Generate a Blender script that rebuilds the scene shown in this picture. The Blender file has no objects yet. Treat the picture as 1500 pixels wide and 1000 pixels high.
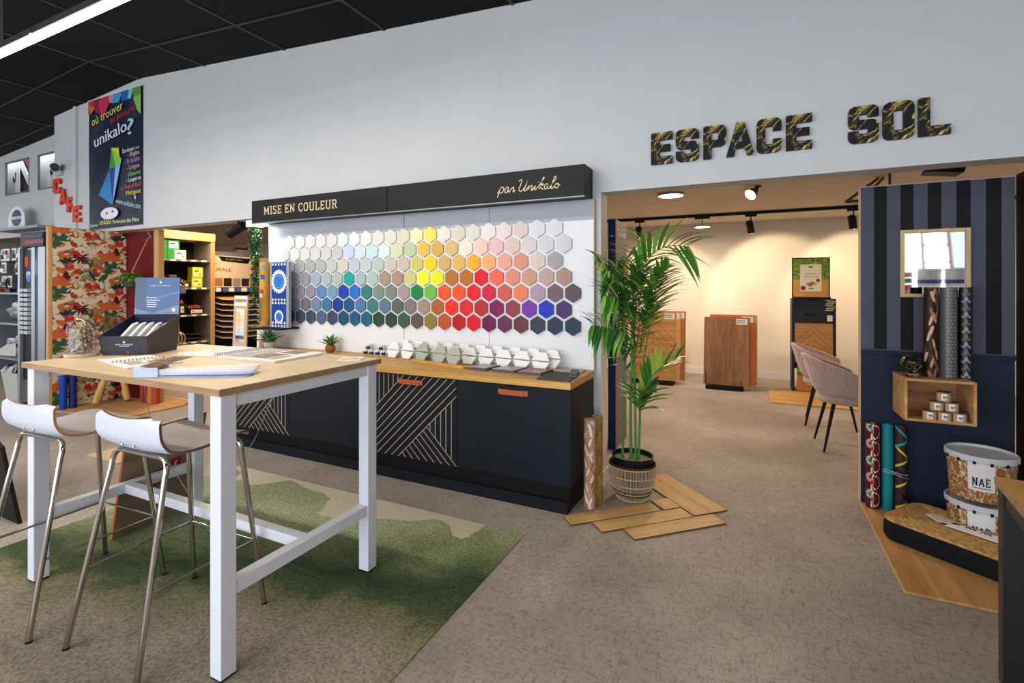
import bpy, math, random, colorsys
from mathutils import Vector, Matrix
from mathutils.geometry import tessellate_polygon
random.seed(7)
SC = bpy.context.scene
COL = SC.collection
PI = math.pi

# ------------------------------------------------------------------ materials
def lin(h):
    h = h.lstrip('#')
    c = [int(h[i:i+2], 16)/255 for i in (0, 2, 4)]
    return tuple((x/12.92 if x <= .04045 else ((x+.055)/1.055)**2.4) for x in c) + (1,)
MATS = {}
def mat(name, col='#808080', rough=.5, metal=0, tex=None, emit=None, alpha=None, **k):
    """plain or procedural material; tex = (kind, params...)"""
    if name in MATS: return MATS[name]
    m = bpy.data.materials.new(name); m.use_nodes = True
    nt = m.node_tree; N = nt.nodes; L = nt.links
    b = N['Principled BSDF']
    b.inputs['Base Color'].default_value = lin(col)
    b.inputs['Roughness'].default_value = rough
    b.inputs['Metallic'].default_value = metal
    b.inputs['Specular IOR Level'].default_value = k.get('spec', .22 if rough >= .4 else .5)
    if emit:
        b.inputs['Emission Color'].default_value = lin(emit[0]); b.inputs['Emission Strength'].default_value = emit[1]
    if 'sheen' in k: b.inputs['Sheen Weight'].default_value = k['sheen']
    m.diffuse_color = lin(col)
    MATS[name] = m
    if not tex: return m
    tc = N.new('ShaderNodeTexCoord'); mp = N.new('ShaderNodeMapping')
    L.new(tc.outputs['Object'], mp.inputs['Vector'])
    kind = tex[0]
    def ramp(cols, pos=None):
        r = N.new('ShaderNodeValToRGB'); e = r.color_ramp.elements
        n = len(cols); pos = pos or [i/(n-1) for i in range(n)]
        while len(e) < n: e.new(.5)
        for i, (c, p) in enumerate(zip(cols, pos)):
            e[i].position = p; e[i].color = lin(c)
        return r
    def bump(src, st, dist=.002):
        bm = N.new('ShaderNodeBump'); bm.inputs['Strength'].default_value = st; bm.inputs['Distance'].default_value = dist
        L.new(src, bm.inputs['Height']); L.new(bm.outputs[0], b.inputs['Normal'])
    def noise(vec, sc, det=4, ro=.55, dist=0):
        n = N.new('ShaderNodeTexNoise'); n.inputs['Scale'].default_value = sc; n.inputs['Detail'].default_value = det
        n.inputs['Roughness'].default_value = ro; n.inputs['Distortion'].default_value = dist
        L.new(vec, n.inputs['Vector']); return n
    def mix(a, c, f, mode='MIX'):
        x = N.new('ShaderNodeMix'); x.data_type = 'RGBA'; x.blend_type = mode
        if isinstance(f, float): x.inputs[0].default_value = f
        else: L.new(f, x.inputs[0])
        for v, i in ((a, 6), (c, 7)):
            if isinstance(v, str): x.inputs[i].default_value = lin(v)
            else: L.new(v, x.inputs[i])
        return x.outputs[2]
    if kind == 'wood':      # ('wood', axis, cols, scale)
        _, ax, cols, s = tex
        sv = [9*s, 9*s, 9*s]; sv['XYZ'.index(ax)] = .55*s
        mp.inputs['Scale'].default_value = sv
        n = noise(mp.outputs[0], 1.6, 6, .6, 1.2); n2 = noise(mp.outputs[0], 9, 4, .7, .3)
        r = ramp(cols, [.3+.4*i/(len(cols)-1) for i in range(len(cols))]); L.new(n.outputs['Fac'], r.inputs[0])
        r2 = ramp(['#b4b4b4', '#ffffff'], [.35, .6]); L.new(n2.outputs['Fac'], r2.inputs[0])
        L.new(mix(r.outputs[0], r2.outputs[0], .35, 'MULTIPLY'), b.inputs['Base Color'])
        bump(n2.outputs['Fac'], .12)
    elif kind == 'noise':   # ('noise', cols, scale, bump)
        _, cols, s, bp = tex
        n = noise(mp.outputs[0], s, 5, .6)
        r = ramp(cols, [.3+.4*i/(len(cols)-1) for i in range(len(cols))]); L.new(n.outputs['Fac'], r.inputs[0])
        L.new(r.outputs[0], b.inputs['Base Color'])
        if bp: bump(n.outputs['Fac'], bp)
    elif kind == 'floor':
        big = noise(mp.outputs[0], .9, 4, .6)
        m1 = N.new('ShaderNodeMapping'); m1.inputs['Scale'].default_value = (95, 20, 1); L.new(tc.outputs['Object'], m1.inputs[0])
        m2 = N.new('ShaderNodeMapping'); m2.inputs['Scale'].default_value = (20, 85, 1); L.new(tc.outputs['Object'], m2.inputs[0])
        a = noise(m1.outputs[0], 1.1, 5, .65, .6); c = noise(m2.outputs[0], 1.1, 5, .65, .6)
        r0 = ramp(['#8c847c', '#a0978e', '#b0a79d'], [.32, .5, .68]); L.new(big.outputs['Fac'], r0.inputs[0])
        ra = ramp(['#77726e', '#ffffff'], [.3, .5]); L.new(a.outputs['Fac'], ra.inputs[0])
        rc = ramp(['#77726e', '#ffffff'], [.3, .5]); L.new(c.outputs['Fac'], rc.inputs[0])
        x = mix(r0.outputs[0], ra.outputs[0], .5, 'MULTIPLY'); x = mix(x, rc.outputs[0], .5, 'MULTIPLY')
        L.new(x, b.inputs['Base Color']); bump(a.outputs['Fac'], .15, .001)
    elif kind == 'rug':
        n = noise(mp.outputs[0], 1.25, 5, .62, .5)
        sep = N.new('ShaderNodeSeparateXYZ'); L.new(tc.outputs['Object'], sep.inputs[0])
        def math_(op, a, c):
            q = N.new('ShaderNodeMath'); q.operation = op
            for v, i in ((a, 0), (c, 1)):
                if isinstance(v, (int, float)): q.inputs[i].default_value = v
                else: L.new(v, q.inputs[i])
            return q.outputs[0]
        # woven design: colour bands wander across the rug, green at the back, sand at the front edge
        y = math_('ADD', sep.outputs['Y'], math_('MULTIPLY', sep.outputs['X'], -.3))
        y = math_('MULTIPLY', math_('ADD', y, .5), .667)
        y = math_('ADD', y, math_('MULTIPLY', math_('SUBTRACT', n.outputs['Fac'], .5), .62))
        r = ramp(['#8f8678', '#9a9082', '#8d866e', '#7b7b5c', '#4f5c40', '#40503a', '#616d4b', '#868f68', '#a3aa88', '#9aa280'],
                 [.0, .14, .22, .27, .33, .46, .56, .68, .84, 1.0])
        L.new(y, r.inputs[0])
        f = noise(mp.outputs[0], 75, 3, .7); rf = ramp(['#6c6c6c', '#ffffff'], [.36, .58]); L.new(f.outputs['Fac'], rf.inputs[0])
        L.new(mix(r.outputs[0], rf.outputs[0], .55, 'MULTIPLY'), b.inputs['Base Color']); bump(f.outputs['Fac'], .5, .002)
    elif kind == 'gold':
        mp.vector_type = 'TEXTURE'; mp.inputs['Rotation'].default_value = (0, -.75, 0); mp.inputs['Scale'].default_value = (.15, .15, .055)
        n = noise(mp.outputs[0], 1.0, 5, .6, 1.4)
        r = ramp(['#08090b', '#0d0e11', '#5d4d22', '#d8c070', '#e8d890'], [.3, .5, .54, .61, .78]); L.new(n.outputs['Fac'], r.inputs[0])
        L.new(r.outputs[0], b.inputs['Base Color'])
    elif kind == 'rib':     # fine vertical or radial ribs
        w = N.new('ShaderNodeTexWave'); w.bands_direction = tex[1]; w.inputs['Scale'].default_value = tex[2]
        L.new(tc.outputs['Object'], w.inputs['Vector'])
        r = ramp(tex[3]); L.new(w.outputs['Fac'], r.inputs[0]); L.new(r.outputs[0], b.inputs['Base Color']); bump(w.outputs['Fac'], .6, .004)
    elif kind == 'vor':     # veined / leafy print
        _, cols, s = tex
        mp.inputs['Scale'].default_value = k.get('vs', (1, 1, 1))
        v = N.new('ShaderNodeTexVoronoi'); v.feature = 'DISTANCE_TO_EDGE'; v.inputs['Scale'].default_value = s
        n = noise(mp.outputs[0], s*.8, 3, .6)
        ad = N.new('ShaderNodeMixRGB'); ad.inputs[0].default_value = .25; L.new(mp.outputs[0], ad.inputs[1]); L.new(n.outputs['Color'], ad.inputs[2])
        L.new(ad.outputs[0], v.inputs['Vector'])
        r = ramp(cols, [.01+k.get('thin', .3)*i/(len(cols)-1) for i in range(len(cols))]); L.new(v.outputs['Distance'], r.inputs[0])
        L.new(r.outputs[0], b.inputs['Base Color'])
    return m

def glassy(name, tint='#ffffff', f=.12):
    if name in MATS: return MATS[name]
    m = bpy.data.materials.new(name); m.use_nodes = True; nt = m.node_tree; N = nt.nodes; L = nt.links
    N.clear(); o = N.new('ShaderNodeOutputMaterial'); t = N.new('ShaderNodeBsdfTransparent'); g = N.new('ShaderNodeBsdfGlossy')
    g.inputs['Roughness'].default_value = .05; t.inputs['Color'].default_value = lin(tint)
    lw = N.new('ShaderNodeLayerWeight'); lw.inputs['Blend'].default_value = .5
    pw = N.new('ShaderNodeMath'); pw.operation = 'POWER'; pw.inputs[1].default_value = 3; L.new(lw.outputs['Facing'], pw.inputs[0])
    ml = N.new('ShaderNodeMath'); ml.operation = 'MULTIPLY_ADD'; ml.inputs[1].default_value = f*3; ml.inputs[2].default_value = .03; L.new(pw.outputs[0], ml.inputs[0])
    mx = N.new('ShaderNodeMixShader'); L.new(ml.outputs[0], mx.inputs[0]); L.new(t.outputs[0], mx.inputs[1]); L.new(g.outputs[0], mx.inputs[2])
    L.new(mx.outputs[0], o.inputs[0]); MATS[name] = m; return m

# ------------------------------------------------------------------ mesh builder
class Frame:
    def __init__(s, o, u, v, n=None):
        s.o = Vector(o); s.u = Vector(u).normalized(); s.v = Vector(v).normalized()
        s.n = Vector(n).normalized() if n else s.u.cross(s.v)
    def p(s, a, b, c=0.0): return s.o + s.u*a + s.v*b + s.n*c
def wallF(Y): return Frame((0, Y, 0), (1, 0, 0), (0, 0, 1))      # faces -Y, coordinates are world x,z
def sideF(X): return Frame((X, 0, 0), (0, 1, 0), (0, 0, 1))      # faces +X, coordinates are world y,z
def topF(Z): return Frame((0, 0, Z), (1, 0, 0), (0, 1, 0))
_txt = {}
def text_mesh(s):
    if s in _txt: return _txt[s]
    cu = bpy.data.curves.new('t', 'FONT'); cu.body = s; cu.size = 1; cu.resolution_u = 3
    ob = bpy.data.objects.new('t', cu); COL.objects.link(ob)
    dg = bpy.context.evaluated_depsgraph_get(); me = ob.evaluated_get(dg).to_mesh()
    V = [(v.co.x, v.co.y) for v in me.vertices]; F = [tuple(p.vertices) for p in me.polygons]
    ob.evaluated_get(dg).to_mesh_clear(); bpy.data.objects.remove(ob); bpy.data.curves.remove(cu)
    _txt[s] = (V, F); return _txt[s]
class M:
    def __init__(s): s.V = []; s.F = []; s.mi = []; s.mats = []; s.sm = []
    def add(s, V, F, m, smooth=False):
        if m not in s.mats: s.mats.append(m)
        k = s.mats.index(m); b = len(s.V); s.V += [Vector(v) for v in V]
        for f in F: s.F.append([i+b for i in f]); s.mi.append(k); s.sm.append(smooth)
        return s
    def box(s, x0, x1, y0, y1, z0, z1, m, fr=None):
        P = [(x, y, z) for z in (z0, z1) for y in (y0, y1) for x in (x0, x1)]
        if fr: P = [fr.p(*p) for p in P]
        return s.add(P, [(0, 2, 3, 1), (4, 5, 7, 6), (0, 1, 5, 4), (2, 6, 7, 3), (1, 3, 7, 5), (0, 4, 6, 2)], m)
    def quad(s, fr, u0, u1, v0, v1, m, n=0.0):
        return s.add([fr.p(u0, v0, n), fr.p(u1, v0, n), fr.p(u1, v1, n), fr.p(u0, v1, n)], [(0, 1, 2, 3)], m)
    def poly(s, fr, pts, m, n=0.0, d=0.0, holes=(), side=None):
        """flat polygon (d=0) or a prism from n to n+d"""
        loops = [list(pts)] + [list(h) for h in holes]
        flat = [p for l in loops for p in l]
        tri = tessellate_polygon([[Vector((a, b, 0)) for a, b in l] for l in loops])
        T = []
        for t in tri:
            (ax, ay), (bx, by), (cx, cy) = [flat[i] for i in t]
            T.append(tuple(t) if (bx-ax)*(cy-ay)-(by-ay)*(cx-ax) > 0 else tuple(reversed(t)))
        s.add([fr.p(a, b, n+d) for a, b in flat], T, m)
        if d:
            s.add([fr.p(a, b, n) for a, b in flat], [tuple(reversed(t)) for t in T], side or m)
            for l in loops:
                k = len(l); area = sum(l[i][0]*l[(i+1) % k][1]-l[(i+1) % k][0]*l[i][1] for i in range(k))
                if (area < 0) == (l is loops[0]): l = l[::-1]
                P = [fr.p(a, b, n) for a, b in l]+[fr.p(a, b, n+d) for a, b in l]
                s.add(P, [(i, (i+1) % k, (i+1) % k+k, i+k) for i in range(k)], side or m)
        return s
    def disc(s, fr, u, v, r, m, n=0.0, d=0.0, seg=20, ry=None, rot=0):
        ry = ry or r
        P = []
        for i in range(seg):
            a = 2*PI*i/seg; x, y = r*math.cos(a), ry*math.sin(a)
            P.append((u+x*math.cos(rot)-y*math.sin(rot), v+x*math.sin(rot)+y*math.cos(rot)))
        return s.poly(fr, P, m, n, d)
    def ribbon(s, fr, pts, w, m, n=0.0, d=0.0, smooth=False):
        if smooth: pts = crom(pts, 5)
        pts = [Vector(p) for p in pts]; L, R = [], []
        for i, p in enumerate(pts):
            a = pts[max(i-1, 0)]; b = pts[min(i+1, len(pts)-1)]; t = (b-a)
            if t.length < 1e-9: t = Vector((1, 0))
            t.normalize(); q = Vector((-t.y, t.x))*w/2; L.append(p+q); R.append(p-q)
        V = []
        for a, b in zip(L, R): V += [fr.p(a.x, a.y, n+d), fr.p(b.x, b.y, n+d)]
        F = [(2*i, 2*i+1, 2*i+3, 2*i+2) for i in range(len(pts)-1)]
        if d:
            k = len(V)
            for a, b in zip(L, R): V += [fr.p(a.x, a.y, n), fr.p(b.x, b.y, n)]
            for i in range(len(pts)-1): F += [(2*i, 2*i+2, k+2*i+2, k+2*i), (2*i+3, 2*i+1, k+2*i+1, k+2*i+3)]
            F += [(1, 0, k, k+1), (2*len(pts)-2, 2*len(pts)-1, k+2*len(pts)-1, k+2*len(pts)-2)]
        return s.add(V, F, m)
    def tube(s, pts, r, m, seg=8, smooth=True, closed=False):
        pts = [Vector(p) for p in pts]; n = len(pts); V, F = [], []
        up = Vector((0, 0, 1)); prev = None
        for i, p in enumerate(pts):
            if closed: t = pts[(i+1) % n]-pts[i-1]
            else: t = pts[min(i+1, n-1)]-pts[max(i-1, 0)]
            t.normalize()
            if prev is None:
                a = t.orthogonal().normalized()
            else:
                a = (prev - t*prev.dot(t))
                a = a.normalized() if a.length > 1e-6 else t.orthogonal().normalized()
            prev = a; b = t.cross(a); rr = r[i] if isinstance(r, (list, tuple)) else r
            V += [p+(a*math.cos(2*PI*k/seg)+b*math.sin(2*PI*k/seg))*rr for k in range(seg)]
        for i in range(n if closed else n-1):
            j = (i+1) % n
            for k in range(seg): F.append((i*seg+k, i*seg+(k+1) % seg, j*seg+(k+1) % seg, j*seg+k))
        s.add(V, F, m, smooth)
        if not closed:
            s.add(V[:seg], [tuple(reversed(range(seg)))], m); s.add(V[-seg:], [tuple(range(seg))], m)
        return s
    def lathe(s, prof, c, m, seg=28, smooth=True, fr=None, a0=0, a1=2*PI):
        c = Vector(c); V, F = [], []; full = abs(a1-a0-2*PI) < 1e-6; ns = seg if full else seg+1
        fr = fr or Frame((0, 0, 0), (1, 0, 0), (0, 1, 0))
        for r, z in prof:
            for k in range(ns):
                a = a0+(a1-a0)*k/seg; V.append(c+fr.u*(r*math.cos(a))+fr.v*(r*math.sin(a))+fr.n*z)
        for i in range(len(prof)-1):
            for k in range(seg):
                k2 = (k+1) % ns; F.append((i*ns+k, i*ns+k2, (i+1)*ns+k2, (i+1)*ns+k))
        return s.add(V, F, m, smooth)
    def text(s, fr, t, u, v, h, m, n=0.0, w=None, al='l', rot=0, sh=0):
        """text with cap height h, left/centre at u, baseline v"""
        V, F = text_mesh(t); V2 = V
        if not V: return s
        x0 = min(a for a, b in V); x1 = max(a for a, b in V); k = h/.73
        kx = k if w is None else w/(x1-x0)
        off = 0 if al == 'l' else (x1-x0)*kx/2
        c, q = math.cos(rot), math.sin(rot); P = []
        for a, b in V2:
            x = (a-x0)*kx-off+sh*b*k; y = b*k; P.append(fr.p(u+x*c-y*q, v+x*q+y*c, n))
        return s.add(P, F, m)
    def grid(s, f, nu, nv, m, smooth=True, flip=False):
        V = [f(i/nu, j/nv) for j in range(nv+1) for i in range(nu+1)]; F = []
        for j in range(nv):
            for i in range(nu):
                a = j*(nu+1)+i; q = (a, a+1, a+nu+2, a+nu+1); F.append(q[::-1] if flip else q)
        return s.add(V, F, m, smooth)
    def build(s, name, parent=None, bevel=0, org=None, label=None, sub=0):
        me = bpy.data.meshes.new(name)
        lo = Vector([min(v[i] for v in s.V) for i in range(3)]); hi = Vector([max(v[i] for v in s.V) for i in range(3)])
        o = Vector(org) if org else Vector(((lo.x+hi.x)/2, (lo.y+hi.y)/2, lo.z))
        me.from_pydata([v-o for v in s.V], [], s.F)
        for mm in s.mats: me.materials.append(mm)
        me.polygons.foreach_set('material_index', s.mi); me.polygons.foreach_set('use_smooth', s.sm)
        me.update()
        if any(s.sm): me.set_sharp_from_angle(angle=.7)
        ob = bpy.data.objects.new(name, me); COL.objects.link(ob)
        if parent:
            ob.parent = parent; wp = parent.location.copy(); q = parent.parent
            while q: wp += q.location; q = q.parent
            ob.location = o-wp
        else: ob.location = o
        if bevel:
            b = ob.modifiers.new('bevel', 'BEVEL'); b.width = bevel; b.segments = 2; b.limit_method = 'ANGLE'; b.angle_limit = .7
        if label: ob['label'] = label
        return ob
def crom(P, n=5):
    P = [Vector(p) for p in P]; out = []
    for i in range(len(P)-1):
        a = P[max(i-1, 0)]; b = P[i]; c = P[i+1]; d = P[min(i+2, len(P)-1)]
        for k in range(n):
            t = k/n; out.append(.5*((2*b)+(c-a)*t+(2*a-5*b+4*c-d)*t*t+(-a+3*b-3*c+d)*t**3))
    out.append(P[-1]); return out
def bez(a, b, c, n=8):
    a, b, c = Vector(a), Vector(b), Vector(c)
    return [a*(1-t)**2+b*2*t*(1-t)+c*t*t for t in [i/n for i in range(n+1)]]
def tag(o, label, cat, group=None, kind=None):
    o['label'] = label; o['category'] = cat
    if group: o['group'] = group
    if kind: o['kind'] = kind
    return o
def struct(o, label=None):
    o['kind'] = 'structure'
    if label: o['label'] = label
    return o
def thing(name, label, cat, loc=(0, 0, 0), group=None):
    e = bpy.data.objects.new(name, None); COL.objects.link(e); e.location = loc; e.empty_display_size = .1
    return tag(e, label, cat, group)
def dup(o, label=None, parent=None):
    c = o.copy(); COL.objects.link(c); c.parent = parent
    for ch in list(o.children): dup(ch, None, c)
    if label: c['label'] = label
    return c

# common materials
WHITE = mat('white_paint', '#dfe0e2', .6)
BLACK = mat('black_matt', '#08080a', .55)
OAKL = ['#b68f55', '#cfa868', '#dcb878']
CHROME = mat('chrome', '#b9b2aa', .12, 1)
STEEL = mat('steel', '#9fa4ad', .35, 1)
PAPER = mat('paper_white', '#ececea', .7)
INK = mat('ink_dark', '#22252b', .7)
# ================================================================== the setting
WALLM = mat('wall_grey_white', '#c6c9c9', .75, tex=('noise', ['#c4c7c7', '#c9cbcb'], 3, 0))
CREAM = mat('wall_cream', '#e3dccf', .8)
CREAMC = mat('ceiling_cream', '#d8cbb8', .85)
Y0 = 3.367; RX = -6.563; RZ = 3.883
def cz(x): return RZ-.07*abs(x-RX)
F0 = M().box(-17, 5, -5, 9.2, -.1, 0, mat('floor_vinyl', '#877d74', .62, tex=('floor',), spec=.3)).build('floor', org=(0, 0, 0))
struct(F0, 'grey brown woven-look vinyl floor')
# main gable wall with two wide openings (lintels at about 2.06 and 2.09)
W = wallF(Y0)
m = M()
m.poly(W, [(-8.62, 2.093), (-4.28, 2.093), (-4.28, 0), (-.947, 0), (-.947, 2.058), (4.2, 2.058), (4.2, cz(4.2)), (RX, RZ), (-8.62, cz(-8.62))], WALLM, -.16, .16)
struct(m.build('wall_back'), 'pale grey gable wall above the openings')
m = M(); m.poly(wallF(3.68), [(-17, 2.2), (-8.5, 2.2), (-8.5, cz(-8.5)), (-17, cz(-17))], WALLM, -.03, .03,
        holes=[[(-11.05, 2.89), (-10.22, 2.89), (-10.22, 3.44), (-11.05, 3.44)], [(-9.94, 2.89), (-9.1, 2.89), (-9.1, 3.44), (-9.94, 3.44)]])
struct(m.build('wall_back_upper'), 'grey upper wall left of the coffee sign')
struct(M().box(-8.06, -7.99, 3.34, 3.3665, 2.1, 3.775, WALLM).build('trim_1'), 'slim vertical trim left of the hanging banner')
struct(M().box(-.9468, -.9445, 3.37, 3.5265, .101, 2.057, CREAM).build('trim_2'), 'cream slab added to brighten the pier reveal')  # slab added over the pier wall so the reveal reads brighter
# skirting at the pier inside the floor room
struct(M().box(-.944, -.935, 3.37, 3.525, 0, .1, WHITE).build('baseboard_pier'))
# floor-sample room behind the right opening
BR = 8.5
struct(M().box(-4.2, 4.2, BR, BR+.12, 0, 2.45, CREAM).build('wall_floor_room'), 'cream back wall of the flooring room')
struct(M().box(-4.3, -4.2, 3.53, BR+.1, 0, 2.45, CREAM).build('wall_floor_room_left'))
struct(M().box(4.2, 4.3, 3.53, BR+.1, 0, 2.45, CREAM).build('wall_floor_room_right'))
struct(M().box(-4.2, 4.2, 3.53, BR, 2.41, 2.5, CREAMC).build('ceiling_floor_room'), 'warm cream ceiling of the flooring room')
struct(M().box(-4.2, 4.2, BR-.014, BR, 0, .105, WHITE).build('baseboard_floor_room'))
# shop part behind the left opening
struct(M().box(-17, -4.31, 9.0, 9.1, 0, 2.6, mat('wall_beige', '#cdbba6', .8)).build('wall_shop_left'), 'beige wall behind the shelves')
struct(M().box(-17, -4.31, 3.69, 9.0, 2.55, 2.65, mat('ceiling_beige', '#b9a58e', .85)).build('ceiling_shop_left'))
# side and front walls of the hall (behind the camera: a glazed shop front)
struct(M().box(4.2, 4.3, -5, 3.53, 0, 3.9, WALLM).build('wall_right'))
struct(M().box(-17.1, -17, -5, 9.1, 0, 3.9, WALLM).build('wall_left'))
FW = wallF(-5); m = M()
wins = [[(-16+i*2.9, .25), (-13.4+i*2.9, .25), (-13.4+i*2.9, 2.75), (-16+i*2.9, 2.75)] for i in range(7)]
m.poly(FW, [(-17, 0), (4.2, 0), (4.2, 3.2), (RX, 3.9), (-17, 3.2)], WALLM, 0, .12, holes=wins)
struct(m.build('wall_front'))
for i, w in enumerate(wins):
    m = M(); fm = mat('window_frame_dark', '#3b4048', .5)
    x0, x1 = w[0][0], w[1][0]
    for a, b in ((x0, x0+.06), (x1-.06, x1), ((x0+x1)/2-.03, (x0+x1)/2+.03)): m.box(a, b, -5.08, -5.02, .25, 2.75, fm)
    m.box(x0, x1, -5.08, -5.02, .25, .32, fm); m.box(x0, x1, -5.08, -5.02, 2.68, 2.75, fm)
    struct(m.build('window_%d' % (i+1)))
# black tile ceiling with its grid, a shallow gable along Y
CT = mat('ceiling_tile_black', '#0f0e0c', .9); CB = mat('ceiling_grid_bar', '#3c3b37', .6)
m = M()
for xa, xb in ((RX, 5.0), (-17.1, RX)):
    za, zb = cz(xa), cz(xb)
    m.add([(xa, -5, za), (xb, -5, zb), (xb, 3.7, zb), (xa, 3.7, za), (xa, -5, za+.05), (xb, -5, zb+.05), (xb, 3.7, zb+.05), (xa, 3.7, za+.05)],
          [(0, 3, 2, 1), (4, 5, 6, 7), (0, 1, 5, 4), (2, 3, 7, 6), (1, 2, 6, 5), (3, 0, 4, 7)], CT)
for k in range(-7, 10):
    x = RX+1.235*k; hw = .014 if k else .022; z = cz(x)-.001
    if x < -17 or x > 5: continue
    m.box(x-hw, x+hw, -5, 3.69, z-.008, z, CB)
for k in range(-13, 2):
    y = 2.857+.612*k
    for xa, xb in ((RX, 5.0), (-17.0, RX)):
        za, zb = cz(xa)-.002, cz(xb)-.002
        m.add([(xa, y-.013, za-.007), (xb, y-.013, zb-.007), (xb, y+.013, zb-.007), (xa, y+.013, za-.007)], [(0, 3, 2, 1)], CB)
struct(m.build('ceiling'), 'black acoustic tile ceiling with a shallow ridge')
# openings high in the upper wall: panes with white boards behind
pane = glassy('pane_glass')
GR = mat('frame_grey_dark', '#70757c', .5)
BRK = mat('brick_brown', '#5a3a34', .8)
for i, (xa, xb) in enumerate(((-11.05, -10.22), (-9.94, -9.1))):
    r = M(); f = .025
    for a, b, c, d in ((xa, xa+f, 2.89, 3.44), (xb-f, xb, 2.89, 3.44), (xa, xb, 2.89, 2.89+f), (xa, xb, 3.44-f, 3.44)): r.box(a, b, 3.677, 3.70, c, d, GR)
    o = struct(r.build('window_%d' % (8+i)), 'small square window high on the grey wall')
    M().box(xa+f, xb-f, 3.690, 3.693, 2.92, 3.41, pane).build('glass', o)
    bd = M(); bd.box(-11.9 if i == 0 else -10.5, -10.9 if i == 0 else -9.3, 3.80, 3.81, 2.8, 3.6, PAPER)
    fr = wallF(3.798); cx = (-11.07, -9.81)[i]
    # small rooster-like emblem and lines of print
    bd.ribbon(fr, [(cx-.05, 3.2), (cx-.03, 3.16), (cx+.01, 3.15), (cx+.035, 3.19), (cx+.03, 3.26), (cx+.045, 3.3)], .022, INK, 0, 0, True)
    bd.ribbon(fr, [(cx, 3.15), (cx+.005, 3.1)], .012, INK); bd.disc(fr, cx-.035, 3.22, .02, INK, seg=8); bd.poly(fr, [(cx+.03, 3.25), (cx+.06, 3.26), (cx+.065, 3.28), (cx+.04, 3.31), (cx+.02, 3.29)], INK); bd.poly(fr, [(cx-.06, 3.2), (cx-.045, 3.16), (cx+.02, 3.145), (cx+.04, 3.19), (cx+.0, 3.2), (cx-.03, 3.24)], INK)
    for k in range(3): bd.quad(fr, cx-.045, cx+.045, 3.06-k*.03, 3.068-k*.03, mat('print_grey', '#8d9198', .7))
    bd.quad(fr, cx-.02, cx+.03, 2.96, 2.97, INK)
    tag(bd.build('logo_sign'), ['white board with rooster emblem behind the leftmost high window', 'white board with rooster emblem behind the high window beside the camera'][i], 'board', 'rooster emblem boards behind the high windows')
M().box(-11.2, -10.6, 3.86, 3.87, 2.8, 3.6, BRK).build('wall_stair_brown')['kind'] = 'structure'
sb = M(); fr = wallF(3.83)
sb.poly(fr, [(-11.05, 3.50), (-10.93, 3.56), (-10.60, 3.18), (-10.60, 3.02), (-10.95, 3.42)], PAPER, 0, .015)
tag(sb.build('stair_rail'), 'white diagonal stair side seen through the leftmost high window', 'stair')
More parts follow.
